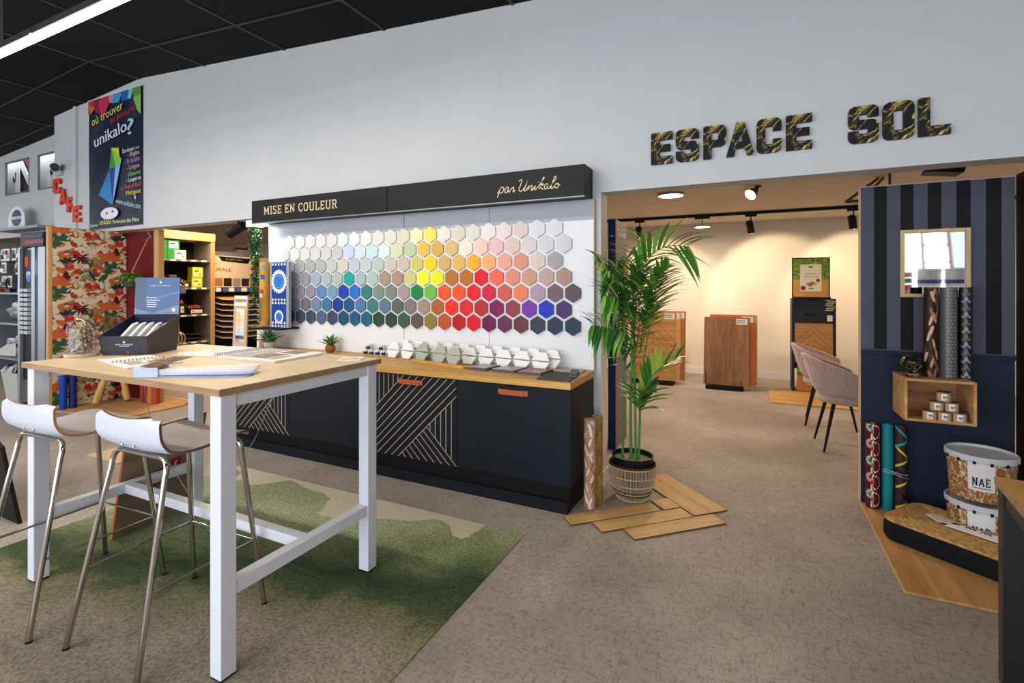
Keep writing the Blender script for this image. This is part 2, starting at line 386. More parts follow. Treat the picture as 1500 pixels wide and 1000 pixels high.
# ================================================================== colour wall
SF = wallF(3.18)
SIGNB = mat('sign_black', '#121213', .45)
GOLD = mat('lettering_cream_gold', '#e3cda4', .5)
t = thing('fascia_sign', 'long black fascia sign above the colour wall, lettered MISE EN COULEUR', 'sign', (-2.66, 3.27, 2.0))
m = M(); m.box(-4.321, -2.678, 3.18, 3.366, 2.012, 2.222, SIGNB); m.build('panel', t, .002)
m = M(); m.box(-2.672, -1.003, 3.18, 3.366, 2.012, 2.222, SIGNB); m.build('panel', t, .002)
M().box(-4.318, -1.006, 3.176, 3.2, 2.004, 2.011, mat('sign_edge', '#8c8d8f', .4, .6)).build('edge_strip', t)
SER = {  # slab-serif stroke letters on a 0..w by 0..1 box
 'M': (.95, [[(.14, 0), (.14, 1)], [(.14, 1), (.475, .25)], [(.475, .25), (.81, 1)], [(.81, 1), (.81, 0)], [(0, .04), (.28, .04)], [(.67, .04), (.95, .04)], [(.02, .96), (.2, .96)], [(.75, .96), (.93, .96)]]),
 'I': (.34, [[(.17, 0), (.17, 1)], [(0, .04), (.34, .04)], [(0, .96), (.34, .96)]]),
 'S': (.6, [[(.55, .78), (.5, .92), (.3, .96), (.12, .9), (.07, .72), (.15, .58), (.45, .44), (.53, .28), (.47, .1), (.28, .04), (.1, .08), (.05, .22)], [(.55, .72), (.55, .96)], [(.05, .04), (.05, .3)]]),
 'E': (.66, [[(.14, 0), (.14, 1)], [(0, .04), (.62, .04)], [(0, .96), (.6, .96)], [(.14, .52), (.45, .52)], [(.6, 0), (.6, .24)], [(.58, .78), (.58, 1)], [(.45, .42), (.45, .62)]]),
 'N': (.82, [[(.14, 0), (.14, 1)], [(.14, 1), (.68, 0)], [(.68, 0), (.68, 1)], [(0, .04), (.28, .04)], [(0, .96), (.2, .96)], [(.54, .96), (.82, .96)]]),
 'C': (.68, [[(.6, .76), (.52, .92), (.34, .96), (.14, .86), (.07, .5), (.14, .14), (.34, .04), (.54, .1), (.62, .26)], [(.61, .7), (.61, .98)]]),
 'O': (.74, [[(.37, .96), (.14, .86), (.07, .5), (.14, .14), (.37, .04), (.6, .14), (.67, .5), (.6, .86), (.37, .96)]]),
 'U': (.8, [[(.14, 1), (.14, .3), (.2, .1), (.4, .03), (.6, .1), (.66, .3), (.66, 1)], [(0, .96), (.28, .96)], [(.52, .96), (.8, .96)]]),
 'L': (.62, [[(.14, 0), (.14, 1)], [(0, .96), (.28, .96)], [(0, .04), (.58, .04)], [(.57, 0), (.57, .28)]]),
 'R': (.78, [[(.14, 0), (.14, 1)], [(0, .96), (.45, .96), (.6, .88), (.63, .74), (.58, .58), (.45, .5), (.14, .5)], [(.42, .5), (.64, .04)], [(0, .04), (.28, .04)], [(.6, .04), (.78, .04)]]),
 'A': (.82, [[(.1, .02), (.41, .98)], [(.41, .98), (.72, .02)], [(.2, .33), (.62, .33)], [(0, .04), (.24, .04)], [(.58, .04), (.82, .04)]]),
 'P': (.7, [[(.14, 0), (.14, 1)], [(0, .96), (.42, .96), (.58, .88), (.62, .72), (.58, .56), (.42, .47), (.14, .47)], [(0, .04), (.3, .04)]]),
}
def serif(m, fr, s, x0, x1, v, h, w, mt, n=0.0, d=0.0):
    gap = .16; tot = sum((SER[c][0] if c != ' ' else .3)+gap for c in s)-gap; k = (x1-x0)/tot; x = x0
    for c in s:
        if c == ' ': x += (.3+gap)*k; continue
        for st in SER[c][1]:
            m.ribbon(fr, [(x+a*k, v+b*h) for a, b in st], w, mt, n, d, smooth=len(st) > 5)
        x += (SER[c][0]+gap)*k
m = M(); serif(m, SF, 'MISE EN COULEUR', -4.144, -3.218, 2.081, .074, .009, GOLD, .001, .002)
m.build('lettering', t, label='cream serif lettering MISE EN COULEUR')
CUR = [[(-1.66, 2.078), (-1.65, 2.087), (-1.639, 2.104), (-1.634, 2.118), (-1.644, 2.082), (-1.66, 2.046)], [(-1.637, 2.106), (-1.621, 2.119), (-1.608, 2.111), (-1.613, 2.088), (-1.629, 2.076), (-1.639, 2.079)],
 [(-1.567, 2.114), (-1.585, 2.113), (-1.598, 2.096), (-1.595, 2.078), (-1.582, 2.079), (-1.567, 2.11), (-1.571, 2.085), (-1.562, 2.079), (-1.544, 2.105), (-1.534, 2.107), (-1.527, 2.111), (-1.532, 2.086), (-1.527, 2.076), (-1.516, 2.091)],
 [(-1.486, 2.148), (-1.471, 2.158), (-1.462, 2.15), (-1.476, 2.117), (-1.486, 2.091), (-1.476, 2.077), (-1.457, 2.084), (-1.432, 2.118), (-1.417, 2.15), (-1.429, 2.118), (-1.444, 2.088), (-1.437, 2.076), (-1.412, 2.105), (-1.407, 2.109), (-1.42, 2.079), (-1.402, 2.102), (-1.388, 2.11), (-1.383, 2.105), (-1.39, 2.083), (-1.383, 2.076), (-1.359, 2.107), (-1.366, 2.083), (-1.359, 2.078)],
 [(-1.337, 2.129), (-1.335, 2.125)], [(-1.359, 2.078), (-1.339, 2.096), (-1.306, 2.138), (-1.292, 2.156), (-1.301, 2.155), (-1.318, 2.112), (-1.33, 2.082)], [(-1.327, 2.095), (-1.306, 2.115), (-1.301, 2.106), (-1.323, 2.101), (-1.311, 2.081), (-1.299, 2.077)],
 [(-1.265, 2.112), (-1.282, 2.109), (-1.292, 2.092), (-1.289, 2.079), (-1.277, 2.08), (-1.263, 2.107), (-1.268, 2.086), (-1.258, 2.078), (-1.23, 2.113), (-1.207, 2.141), (-1.209, 2.157), (-1.219, 2.149), (-1.235, 2.105), (-1.242, 2.083), (-1.235, 2.076), (-1.212, 2.098)],
 [(-1.198, 2.11), (-1.212, 2.098), (-1.214, 2.083), (-1.202, 2.076), (-1.186, 2.092), (-1.188, 2.105), (-1.198, 2.11), (-1.191, 2.098), (-1.174, 2.098)]]
m = M()
for s in CUR: m.ribbon(SF, s, .006, GOLD, .001, .002, True)
m.build('lettering', t, label='cream handwritten lettering par Unikalo')
# backing: white board with a grey band on top, split by two seams
BW = mat('board_white', '#e4e5e7', .5); BG = mat('board_grey', '#a9adb3', .6); SEAM = mat('seam_dark', '#5b5e63', .8)
t = thing('backing_board', 'white board with a grey top band carrying the hexagonal colour samples', 'board', (-2.63, 3.35, .82))
for xa, xb in ((-4.28, -2.627), (-2.621, -1.812), (-1.808, -.988)):
    m = M(); m.box(xa, xb, 3.335, 3.366, .82, 1.868, BW); m.build('white_panel', t)
    m = M(); m.box(xa, xb, 3.335, 3.366, 1.869, 2.011, BG); m.build('grey_band', t)
M().box(-.987, -.981, 3.33, 3.366, .82, 2.004, mat('oak_edge', '#cdb08a', .5)).build('side_edge', t)

# hexagonal colour samples ---------------------------------------------------
HC = [
 'dedfdc dedfd9 dddcd8 dbdad4 d6d6d0 d5dfe0 e4e8e4 dfe2da dad9cc d8d5c4 d6d0b0 ebe3ac eed65c dcdccc d2cbb8 d5d1c4 e3d8d8 e0cfd0 d3c2bb d3d5da d4d6da',
 'd2d2ce dadad7 d5d6d4 d0d0cb cbccc6 bfc1bb c0cce2 ccd7dc bcd9de cfe2da d2d2ae b6c4a0 dfb64c cfa646 d0b478 e6dccb ebc3b0 e2b6b6 d6bcae cfc8cb c9cccd c8ccd3',
 'b8bac0 aaacb0 a7a8a9 acacaa bcbec0 cac2b8 b8bec8 bac3c4 b0beb6 c3bbac c0b5a6 c8c064 fdc800 cba663 d8ae58 f5a81e eca56a e2a08c d08e72 d3bfb4 a29a9c',
 '9799a2 93939b 98a9ba a3b1b6 acb2ad 009f97 9fb2b8 a9bcb0 a08b7e a58672 c5c277 eef01c e0e000 b26a10 b4660a d9000f f15f4a d48674 c49278 b49994 a48676',
 '8c8e98 8e8c93 8b868c 5683ae 6f93b0 0035a0 0069c4 2f7272 74887e 72806e 9d8f88 007a33 6cb040 e35208 e85000 e0000a cc0838 c5564a df7a55 a58fa3 70585f 5c4a50',
 '7f8590 6c6a73 7080a0 3a6f96 002f90 005082 47709a 3a7272 527480 4f5f55 777074 9c8672 a85a20 ee2400 d41f1c b02420 7a0048 8c3848 7030a0 1a2cb4 452a63',
 '3a4a5e 3a4a5a 37475a 4a5f7c 39405e 0c4468 00527c 005a76 17402c 2c3634 35553a 5f4f40 8a7428 b84e0e b8000f d8001a 6a0848 602a4c 633038 34384a 27334a 24344a']
def cname(h):
    r, g, b = [int(h[i:i+2], 16)/255 for i in (0, 2, 4)]; H, l, s = colorsys.rgb_to_hls(r, g, b); H *= 360
    if max(r, g, b)-min(r, g, b) < .05: return 'off-white' if l > .8 else 'light grey' if l > .65 else 'mid grey' if l > .4 else 'dark grey'
    hue = ('red' if H < 12 or H > 350 else 'orange' if H < 36 else 'yellow' if H < 62 else 'green' if H < 160 else 'teal' if H < 196 else 'blue' if H < 250 else 'violet' if H < 290 else 'plum')
    if s < .3 and hue in ('orange', 'red') and l < .75: hue = 'brown'
    if s < .25 and l > .75: return 'very pale '+hue
    pre = 'pale ' if l > .75 else 'dark ' if l < .25 else 'bright ' if s > .75 else 'muted ' if s < .3 else ''
    return pre+hue
ORD = ['', 'first', 'second', 'third', 'fourth', 'fifth', 'sixth', 'seventh', 'eighth', 'ninth', 'tenth', 'eleventh', 'twelfth', 'thirteenth', 'fourteenth', 'fifteenth', 'sixteenth', 'seventeenth', 'eighteenth', 'nineteenth', 'twentieth', 'twenty-first', 'twenty-second']
ROWN = ['top row', 'second row down', 'third row down', 'middle row', 'third row up', 'second row up', 'bottom row']
SP = .1349; ROWH = .1172; HR = .0665
xr = -1.135                                     # centre of the rightmost tile of odd rows
starts = [xr-SP*21, xr-SP*21.5, xr-SP*21, xr-SP*20.5, xr-SP*21, xr-SP*20.5, xr-SP*21]
HEXF = wallF(3.333)
def hexpts(cx, cz_, R): return [(cx+R*math.cos(PI/2+i*PI/3)*.985, cz_+R*math.sin(PI/2+i*PI/3)) for i in range(6)]
for r, row in enumerate(HC):
    cols = row.split(); zc = 1.824-r*ROWH
    for c, h in enumerate(cols):
        x = starts[r]+c*SP
        mt = mat('sample_'+h, '#'+h, .55, spec=.35)
        P = hexpts(x, zc, HR); m = M(); d = .012
        # two leaves meeting in a slight central fold
        Lh = [P[0], P[1], P[2], P[3]]; Rh = [P[3], P[4], P[5], P[0]]
        V = [HEXF.p(a, b, .001) for a, b in P]+[HEXF.p(a, b, d) for a, b in P]+[HEXF.p(P[0][0], P[0][1], d+.006), HEXF.p(P[3][0], P[3][1], d+.006)]
        F = [(7, 8, 13, 12), (9, 13, 8)][:0]
        F = [(12, 7, 8, 13), (12, 13, 10, 11)] + [(i, (i+1) % 6, (i+1) % 6+6, i+6) for i in range(6)]+[(5, 4, 3, 2, 1, 0)]
        F += [(6, 7, 12), (6, 12, 11), (9, 13, 8), (9, 10, 13)]
        m.add(V, F, mt)
        tag(m.build('hexagonal_colour_sample', org=(x, 3.333, zc)),
            '%s hexagonal colour sample, %s from the left in the %s' % (cname(h), ORD[c+1], ROWN[r]), 'colour sample', 'hexagonal colour samples on the white board')

# ================================================================== counter
NAVY = mat('cabinet_navy_black', '#0f1622', .5, tex=('noise', ['#0a1019', '#0f1620'], 5, 0))
t = thing('base_cabinet', 'long navy black base cabinet under the oak worktop with leather pull handles', 'cabinet', (-2.6, 3.1, 0))
M().box(-4.23, -.987, 2.876, 3.333, .178, .772, NAVY).build('carcass', t, .001)
M().box(-4.2, -1.017, 2.90, 3.32, .076, .178, mat('plinth_black', '#030304', .6)).build('plinth_recess', t)
M().box(-4.2, -1.017, 2.876, 3.32, 0.001, .0755, mat('plinth_navy', '#0c1119', .5)).build('plinth', t)
LEATH = mat('leather_tan', '#ab5a32', .5); RIV = mat('rivet', '#d8a890', .3, .8)
INLAY = mat('inlay_cream', '#b9a58c', .5)
Adg = [((.167, .634), (.444, 1)), ((.167, .526), (.523, 1)), ((.167, .425), (.6, 1)), ((.167, .323), (.677, 1)), ((.167, .222), (.751, 1)), ((.167, .126), (.828, 1)), ((.167, .03), (.902, 1)), ((.231, 0), (.979, 1)), ((.307, 0), (1, .911)), ((.383, 0), (1, .812))]
Bdg = [((.693, .405), (1, 0)), ((.653, .356), (.921, 0)), ((.616, .308), (.846, 0)), ((.578, .257), (.769, 0)), ((.54, .208), (.695, 0)), ((.501, .158), (.616, 0)), ((.465, .108), (.54, 0)), ((.427, .057), (.467, 0))]
Vt = [(.22, .70), (.273, .773), (.327, .845), (.379, .913)]
Vb = [(.727, .455, .36), (.78, .525, .29), (.836, .6, .215), (.889, .67, .147), (.943, .74, .077)]
for i, (xa, xb, pat) in enumerate(((-4.228, -3.42, 1), (-3.416, -2.612, 0), (-2.608, -1.803, 1), (-1.799, -.989, 0))):
    d = M().box(xa, xb, 2.855, 2.875, .18, .768, NAVY).build('door', t, .0012, label=['plain navy door', 'navy door inlaid with cream diagonal lines'][pat])
    if pat:
        DF = wallF(2.8545); m = M(); w = .81; hh = .588
        def q(a): return (xa+min(max(a[0]*w, .004), w-.006), .18+a[1]*hh)
        for a, b in Adg+Bdg:
            if a[0] < .17: a = (0, a[1]-.167*(b[1]-a[1])/(b[0]-a[0])) if a[1]-.167*(b[1]-a[1])/(b[0]-a[0]) > 0 else (a[0]-a[1]*(b[0]-a[0])/(b[1]-a[1]), 0)
            m.ribbon(DF, [q(a), q(b)], .0045, INLAY, .0, .001)
        for k in range(3): m.ribbon(DF, [q((.06+.053*k, .49+.072*k)), q((.06+.053*k, 1))], .0045, INLAY, .0, .001)
        for a, b in Vt: m.ribbon(DF, [q((a, b)), q((a, 1))], .0045, INLAY, .0, .001)
        for a, b, c in Vb: m.ribbon(DF, [q((a, b)), q((a, c))], .0045, INLAY, .0, .001)
        m.build('inlay', d)
    cx = (xa+xb)/2+.018; m = M(); z0, z1 = .708, .742
    P = [(cx-.105, 0), (cx-.08, .012), (cx, .017), (cx+.08, .012), (cx+.105, 0)]
    V = []
    for x, o in P: V += [(x, 2.852-o, z0), (x, 2.852-o, z1), (x, 2.849-o, z0), (x, 2.849-o, z1)]
    F = []
    for k in range(4): F += [(4*k+2, 4*k+6, 4*k+7, 4*k+3), (4*k, 4*k+1, 4*k+5, 4*k+4), (4*k+1, 4*k+3, 4*k+7, 4*k+5), (4*k, 4*k+4, 4*k+6, 4*k+2)]
    F += [(0, 2, 3, 1), (16, 17, 19, 18)]
    m.add(V, F, LEATH); m.disc(wallF(2.846), cx-.095, .725, .006, RIV, 0, .002, 10); m.disc(wallF(2.846), cx+.095, .725, .006, RIV, 0, .002, 10)
    m.build('handle', d, label='tan leather pull handle')
WT = mat('worktop_oak', '#cf9f55', .45, tex=('wood', 'X', ['#c08f45', '#d3a258', '#ddb26a'], 1.2))
tag(M().box(-4.28, -.985, 2.842, 3.334, .7745, .818, WT).build('worktop', bevel=.0015), 'long oak worktop lying on the navy cabinet', 'worktop')
# ------------------------------------------------------------------ things on the worktop
HW = mat('card_white', '#e9eaea', .55); HG = mat('card_sage', '#a9b0a0', .6)
def fold_hex(cx, cy, z, mt, ang=0, R=.069):
    """a hexagonal card box standing tilted: lower flap nearly flat, upper half leaning back, split by a fold"""
    m = M(); u = Vector((math.cos(ang), math.sin(ang), 0)); bk = Vector((-math.sin(ang), math.cos(ang), 0))
    dn = (bk*.35+Vector((0, 0, 1))*.94).normalized()       # the face leans back
    n = u.cross(dn)
    o = Vector((cx, cy, z+.0635))
    fr = Frame(o, u, dn)
    P = [(R*math.cos(i*PI/3)*1.05, R*math.sin(i*PI/3)*1.05) for i in range(6)]
    up = [(P[3][0], .004), (P[0][0], .004), P[1], P[2]]; lo = [P[4], P[5], (P[0][0], -.004), (P[3][0], -.004)]
    m.poly(fr, up, mt, -.014, .022); m.poly(fr, lo, mt, -.014, .014)
    return m
rows = []
fronts = [-2.655+.1482*k for k in range(10)]
for back in (1, 0):
    for k, x in enumerate(fronts):
        y = 3.235-.012*k*.5
        if back: x += .062; y += .055
        lab = 'white hexagonal card box in the %s row on the worktop, %s from the left' % ('rear' if back else 'front', ORD[k+1])
        m = fold_hex(x, y, .8185+(.014 if back else 0), HW, -.16)
        if back: m.box(x-.03, x+.03, y-.018, y+.03, .8185, .8325, HW)
        tag(m.build('hexagonal_card_box'), lab, 'box', 'white hexagonal card boxes on the worktop')
tt = thing('display_tray', 'thin oak tray at the worktop carrying three sage hexagons', 'tray', (-2.1, 3.1, .8185))
dv = Vector((.55, -.127, 0)).normalized(); FT = Frame((-2.379, 3.13, .8185), dv, (-dv.y, dv.x, 0))
for i, (a, y) in enumerate(((.02, .1), (.22, .083), (.37, .07))):
    p = FT.p(a+.055, .03, 0)
    tag(fold_hex(p.x, p.y, .8325, HG, -.2).build('hexagonal_card_box'), ['sage green hexagonal card box at the left end of the tray', 'sage green hexagonal card box in the middle of the tray', 'sage green hexagonal card box at the right end of the tray'][i], 'box', 'sage hexagonal boxes on the tray')
m = M(); m.box(0, .56, 0, .065, 0, .012, WT, FT); m.build('base', tt)
m = M(); m.box(0, .56, -.012, -.001, 0, .022, WT, FT); m.build('lip', tt)
# flat samples at the right end
PR = mat('brochure_grey', '#8f9197', .35, tex=('noise', ['#7b7d84', '#a2a3aa', '#b9bac2'], 9, 0)); PE = mat('brochure_edge', '#58595f', .6)
PK = mat('brochure_pink', '#8c6a62', .4, tex=('noise', ['#6d5550', '#a0796b', '#b9a8a4'], 8, 0))
sets = [((-1.80, 2.995), PR, 'grey sample booklet on the worktop, leftmost of the flat three', .15, 0), ((-1.61, 3.0), PR, 'grey sample booklet between its neighbours near the worktop end', .17, .0), ((-1.41, 2.99), PK, 'pinkish grey sample booklet beside the dark board', .17, 0)]
for (x, y), mt, lb, w, _ in sets:
    t = thing('sample_booklet', lb, 'booklet', (x+w/2, y+.08, .8185), 'sample booklets on the worktop end')
    fr = Frame((x, y, .8185), (.998, -.03, 0), (.15, .99, 0)); m = M(); m.box(0, w, 0, .17, 0, .018, PE, fr); m.build('pages', t)
    m = M(); m.box(0.002, w-.002, .002, .168, .0185, .0205, mt, fr); m.build('cover', t)
m = M(); fr = Frame((-1.215, 2.86, .8185), (1, .0, 0), (-.1, .99, 0)); m.box(0, .215, 0, .3, 0, .007, mat('board_brown_dark', '#3f3b36', .6, tex=('noise', ['#37332f', '#4e4943', '#5c564e'], 25, .1)), fr)
tag(m.build('flooring_sample'), 'dark brown flooring sample lying at the worktop corner', 'sample')
m = M(); m.box(-1.215, -1.03, 3.19, 3.29, .8185, .83, mat('board_beige', '#b5aca0', .5))
tag(m.build('flooring_sample'), 'beige flooring sample lying behind the dark brown one', 'sample')
for i in range(3):
    m = M(); fr = Frame((-.998+i*.0, 2.99, .8265+i*.0045), (-.25, .96, 0), (-.96, -.25, 0)); m.box(i*.01, .22+i*.01, 0, .05, 0, .0035, mat('strip_%d' % i, ['#3b424d', '#7d93ab', '#23262c'][i], .4), fr)
    tag(m.build('sample_strip'), ['dark slate sample strip, lowest of three at the worktop edge', 'pale blue sample strip, middle of three at the worktop edge', 'black sample strip, topmost of three at the worktop edge'][i], 'sample', 'sample strips fanned at the worktop edge')
# small paint pots in two small pyramids
PL = mat('pot_lid_white', '#e6e6e8', .4); PB = mat('pot_print_dark', '#2b2c31', .5)
for i, (x, y, z) in enumerate(((-3.0, 3.29, 0), (-2.935, 3.29, 0), (-2.87, 3.29, 0), (-2.805, 3.29, 0), (-2.74, 3.29, 0), (-2.968, 3.29, .045), (-2.83, 3.29, .045))):
    t = thing('paint_tester_pot', 'small dark printed tester pot with white lid, %s' % (ORD[i+1]+' from the left in the lower row' if i < 5 else ['stacked at the left', 'stacked at the right'][i-5]), 'paint pot', (x, y, .8185+z), 'tester pots by the small succulent')
    b = M().lathe([(0, 0), (.027, 0), (.028, .033)], (x, y, .8185+z), PL, 16); b.lathe([(.0285, .005), (.0287, .028)], (x, y, .8185+z), PB, 16, a0=-PI*.98, a1=-PI*.62); b.lathe([(.0285, .005), (.0287, .028)], (x, y, .8185+z), PB, 16, a0=-PI*.52, a1=-PI*.1); b.build('pot', t)
    M().lathe([(.028, .0335), (.03, .034), (.03, .043), (0, .0435)], (x, y, .8185+z), PL, 16).build('lid', t)
# succulents
LEAF = mat('succulent_green', '#3f7a3a', .45, tex=('noise', ['#2c6330', '#4f8f45', '#7aa864'], 14, 0))
LEAFD = mat('succulent_dark', '#2d5a38', .45, tex=('noise', ['#234a2e', '#37693f', '#6f9163'], 14, 0))
def blade(m, p0, d, L, w, mt, bend=.3, up=Vector((0, 0, 1)), seg=4, th=.0):
    d = Vector(d).normalized(); s = d.cross(up); s = s.normalized() if s.length > .05 else Vector((1, 0, 0)); nrm = s.cross(d)
    V = []; F = []
    for i in range(seg+1):
        t = i/seg; c = Vector(p0)+d*L*t-Vector((0, 0, 1))*bend*L*t*t; ww = w*(.55+1.2*t)*(1-t)**.75 if i < seg else 0
        ww = w*max(0, math.sin(PI*(.22+.78*t)))/1.0
        V += [c-s*ww/2+nrm*ww*.18, c-nrm*th, c+s*ww/2+nrm*ww*.18]
    for i in range(seg):
        a = 3*i; F += [(a, a+1, a+4, a+3), (a+1, a+2, a+5, a+4)]
    m.add(V, F, mt, True)
def succulent(loc, R, n, mt, pot, lab, H):
    t = thing('potted_succulent', lab, 'plant', loc)
    pot(t, loc)
    m = M(); rnd = random.Random(int(R*1000))
    for k in range(n):
        a = k*2.4; tilt = .25+.95*(k/n); d = (math.cos(a)*math.sin(tilt), math.sin(a)*math.sin(tilt), math.cos(tilt))
        blade(m, Vector(loc)+Vector((0, 0, H)), d, R*(.8+.35*rnd.random()), R*.22, mt, .12, th=R*.02)
    m.build('leaves', t)
def pot1(t, l): M().lathe([(0, .0), (.036, 0), (.05, .085), (.045, .085), (.043, .07), (0, .068)], l, mat('pot_stone', '#b9b0a4', .8), 24).build('pot', t)
def pot2(t, l): M().lathe([(0, .0), (.022, 0), (.043, .02), (.047, .04), (.037, .066), (.03, .07), (.028, .06), (0, .058)], l, mat('pot_brown', '#8b5c2e', .6), 24).build('pot', t)
succulent((-3.92, 3.06, .8185), .15, 22, LEAFD, pot1, 'larger succulent with spiky leaves in a pale stone pot', .075)
succulent((-3.36, 3.24, .8185), .115, 24, LEAF, pot2, 'small bright green succulent in a round brown pot', .06)
# wallpaper pieces at the left edge of the board
BLU = mat('print_blue', '#123f8c', .6); LBL = mat('print_light_blue', '#4f93d8', .6)
t = thing('wallpaper_display_board', 'narrow board with blue and white medallion wallpaper beside the colour wall', 'display', (-4.0, 3.16, 1.0))
M().box(-4.09, -3.84, 3.20, 3.23, 1.022, 1.63, mat('board_edge_grey', '#98a0ac', .5)).build('board', t)
m = M(); fr = wallF(3.1985); m.quad(fr, -4.065, -3.87, 1.024, 1.628, BLU)
for cz_, r in ((1.45, .1), (1.12, .058)):
    for k in range(20):
        a = 2*PI*k/20; m.disc(fr, -3.967+math.cos(a)*r*.92, cz_+math.sin(a)*r, r*.13, PAPER, .0004, seg=8)
    m.disc(fr, -3.967, cz_, r*.92, PAPER, .0006, seg=28); m.disc(fr, -3.967, cz_, r*.74, BLU, .0009, seg=24); m.disc(fr, -3.967, cz_, r*.66, LBL, .0012, seg=24); m.disc(fr, -3.967, cz_, r*.5, mat('print_mid_blue', '#2b6fc4', .6), .0015, seg=24)
for z in (1.025, 1.055, 1.24, 1.27, 1.6):
    for k in range(5): m.quad(fr, -4.06+k*.04, -4.04+k*.04, z, z+.02, PAPER, .0004)
m.build('wallpaper', t)
def roll(name, lab, x, y, z, r, h, mt, grp=None, end='#d8d4cc', deco=None, tilt=None):
    t = thing(name, lab, 'wallpaper roll', (x, y, z), grp)
    m = M(); m.lathe([(r*.45, 0), (r, 0), (r, h), (r*.45, h)], (x, y, z), mt, 24); 
    if deco: deco(m)
    m.build('paper', t)
    M().lathe([(r*.44, .01), (r*.44, h-.003), (r*.3, h-.004), (r*.3, .01)], (x, y, z), mat('roll_core'+end, end, .8), 16).build('core', t)
    return t
GOLDP = mat('paper_ochre', '#b07a2c', .5, tex=('noise', ['#9a6420', '#c48c38', '#d8a850'], 6, 0))
def deco_gold(m):
    fr = wallF(3.20-.0535)
    for k, (z, c) in enumerate(((1.08, '#2f7f86'), (1.2, '#2f8a90'), (1.3, '#b8d0c0'), (1.33, '#b5432c'), (1.47, '#2a5f9a'), (1.56, '#6aa0a8'))):
        a0 = -PI*.75+k*.2; m.lathe([(.0503, z), (.0507, z+.022), (.0503, z+.045)], (-4.155, 3.2, 0), mat('deco'+c, c, .6), 6, a0=a0, a1=a0+.8)
roll('wallpaper_roll', 'ochre patterned wallpaper roll standing left of the blue medallion board', -4.155, 3.2, 1.035, .05, .6, GOLDP, None, deco=deco_gold)
m = M(); m.box(-4.30, -3.85, 3.12, 3.33, 1.005, 1.02, BLACK); tag(m.build('wallpaper_shelf'), 'black metal shelf bracket under the ochre roll and blue board', 'shelf')
# colour card stand
t = thing('colour_card_stand', 'tall kraft colour card stand with pastel swatches at the worktop end', 'display stand', (-4.25, 3.02, .8185))
KR = mat('kraft_card', '#c9a27c', .7); fr = Frame((-4.345, 3.0, .82), (1, .0, 0), (0, .04, 1)); m = M(); m.box(0, .19, 0, .5, -.012, 0, KR, fr)
m.build('card', t)
m = M()
for j, row in enumerate(('a39a8e b9c0c8', '36485c 4c5d70', 'c0cad8 c8d2e0', 'c2cbd6 d0d8e2', 'e0cfc4 e6d8cf', 'e6c2ac ecd2c0', 'dfb398 e8c8b0', 'd9c690 e6dcb4', 'c4d090 dfe6b8', 'dfe0d8 ecece6')):
    for i, h in enumerate(row.split()): m.quad(fr, .035+i*.06, .093+i*.06, .07+j*.031, .099+j*.031, mat('swatch'+h, '#'+h, .6), .001)
m.quad(fr, .01, .18, .405, .495, PAPER, .001); m.quad(fr, .015, .175, .44, .465, mat('label_purple', '#8a7ba8', .6), .0014); m.quad(fr, .06, .12, .435, .47, mat('label_ochre', '#b8963c', .6), .0018)
m.quad(fr, .03, .15, .02, .05, mat('label_grey', '#b0a8ac', .6), .001); m.build('swatches', t)
M().box(-4.345, -4.15, 3.0, 3.08, .8185, .8195, KR).build('foot', t)
# two white labelled jars behind the card stand
for i, (x, y, z) in enumerate(((-4.105, 3.12, .8185), (-4.02, 3.16, .8185), (-4.105, 3.12, .9405))):
    t = thing('decorative_jar', ['round jar with leafy print, lower left of three beside the stone pot', 'round jar with leafy print, right one touching the stone pot', 'small white jar stacked on top of the left leafy jar'][i], 'jar', (x, y, z), 'small jars beside the stone pot')
    h = .12 if i < 2 else .06; LP = mat('leafy_kraft', '#9a6c38', .7, tex=('vor', ['#e0cdb4', '#a87c48', '#8f6230'], 30))
    b = M().lathe([(0, 0), (.034, 0), (.036, h*.85)], (x, y, z), LP if i < 2 else PAPER, 18); b.lathe([(.0367, .015), (.0367, h*.7)], (x, y, z), PAPER, 8, a0=-PI*.8, a1=-PI*.4); b.build('body', t)
    M().lathe([(.037, h*.855), (.038, h*.86), (.038, h*.98), (0, h)], (x, y, z), HW, 18).build('lid', t)
# trailing artificial ivy hanging from a small white box at the sign corner
t = thing('hanging_ivy', 'trailing green ivy hanging in a strand at the left end of the sign', 'plant', (-4.40, 3.27, 2.0))
VG = [mat('ivy_green', '#5c8a50', .6), mat('ivy_dark', '#35613a', .6), mat('ivy_pale', '#8fae78', .6)]
M().box(-4.46, -4.345, 3.22, 3.33, 1.985, 2.05, PAPER).build('holder', t)
m = M(); rnd = random.Random(5)
for k in range(14):
    x0 = -4.45+rnd.random()*.1; y0 = 3.25+rnd.random()*.06; L = [.75, .7, .72, .3, .5, .2, .78][k % 7]
    pts = [(x0+rnd.uniform(-.015, .015)*j, y0+rnd.uniform(-.01, .01)*j/2, 1.984-L*j/6) for j in range(7)]
    m.tube(pts, .0022, VG[1], 4)
    for j in range(int(75*L/.6)):
        tt_ = rnd.random()*6; i = min(int(tt_), 5); p = Vector(pts[i]).lerp(Vector(pts[i+1]), tt_-i); a = rnd.random()*6.28
        blade(m, p, (math.cos(a), math.sin(a), rnd.uniform(-.6, .5)), rnd.uniform(.025, .045), .024, rnd.choice(VG), .3, seg=2)
m.build('strands', t)
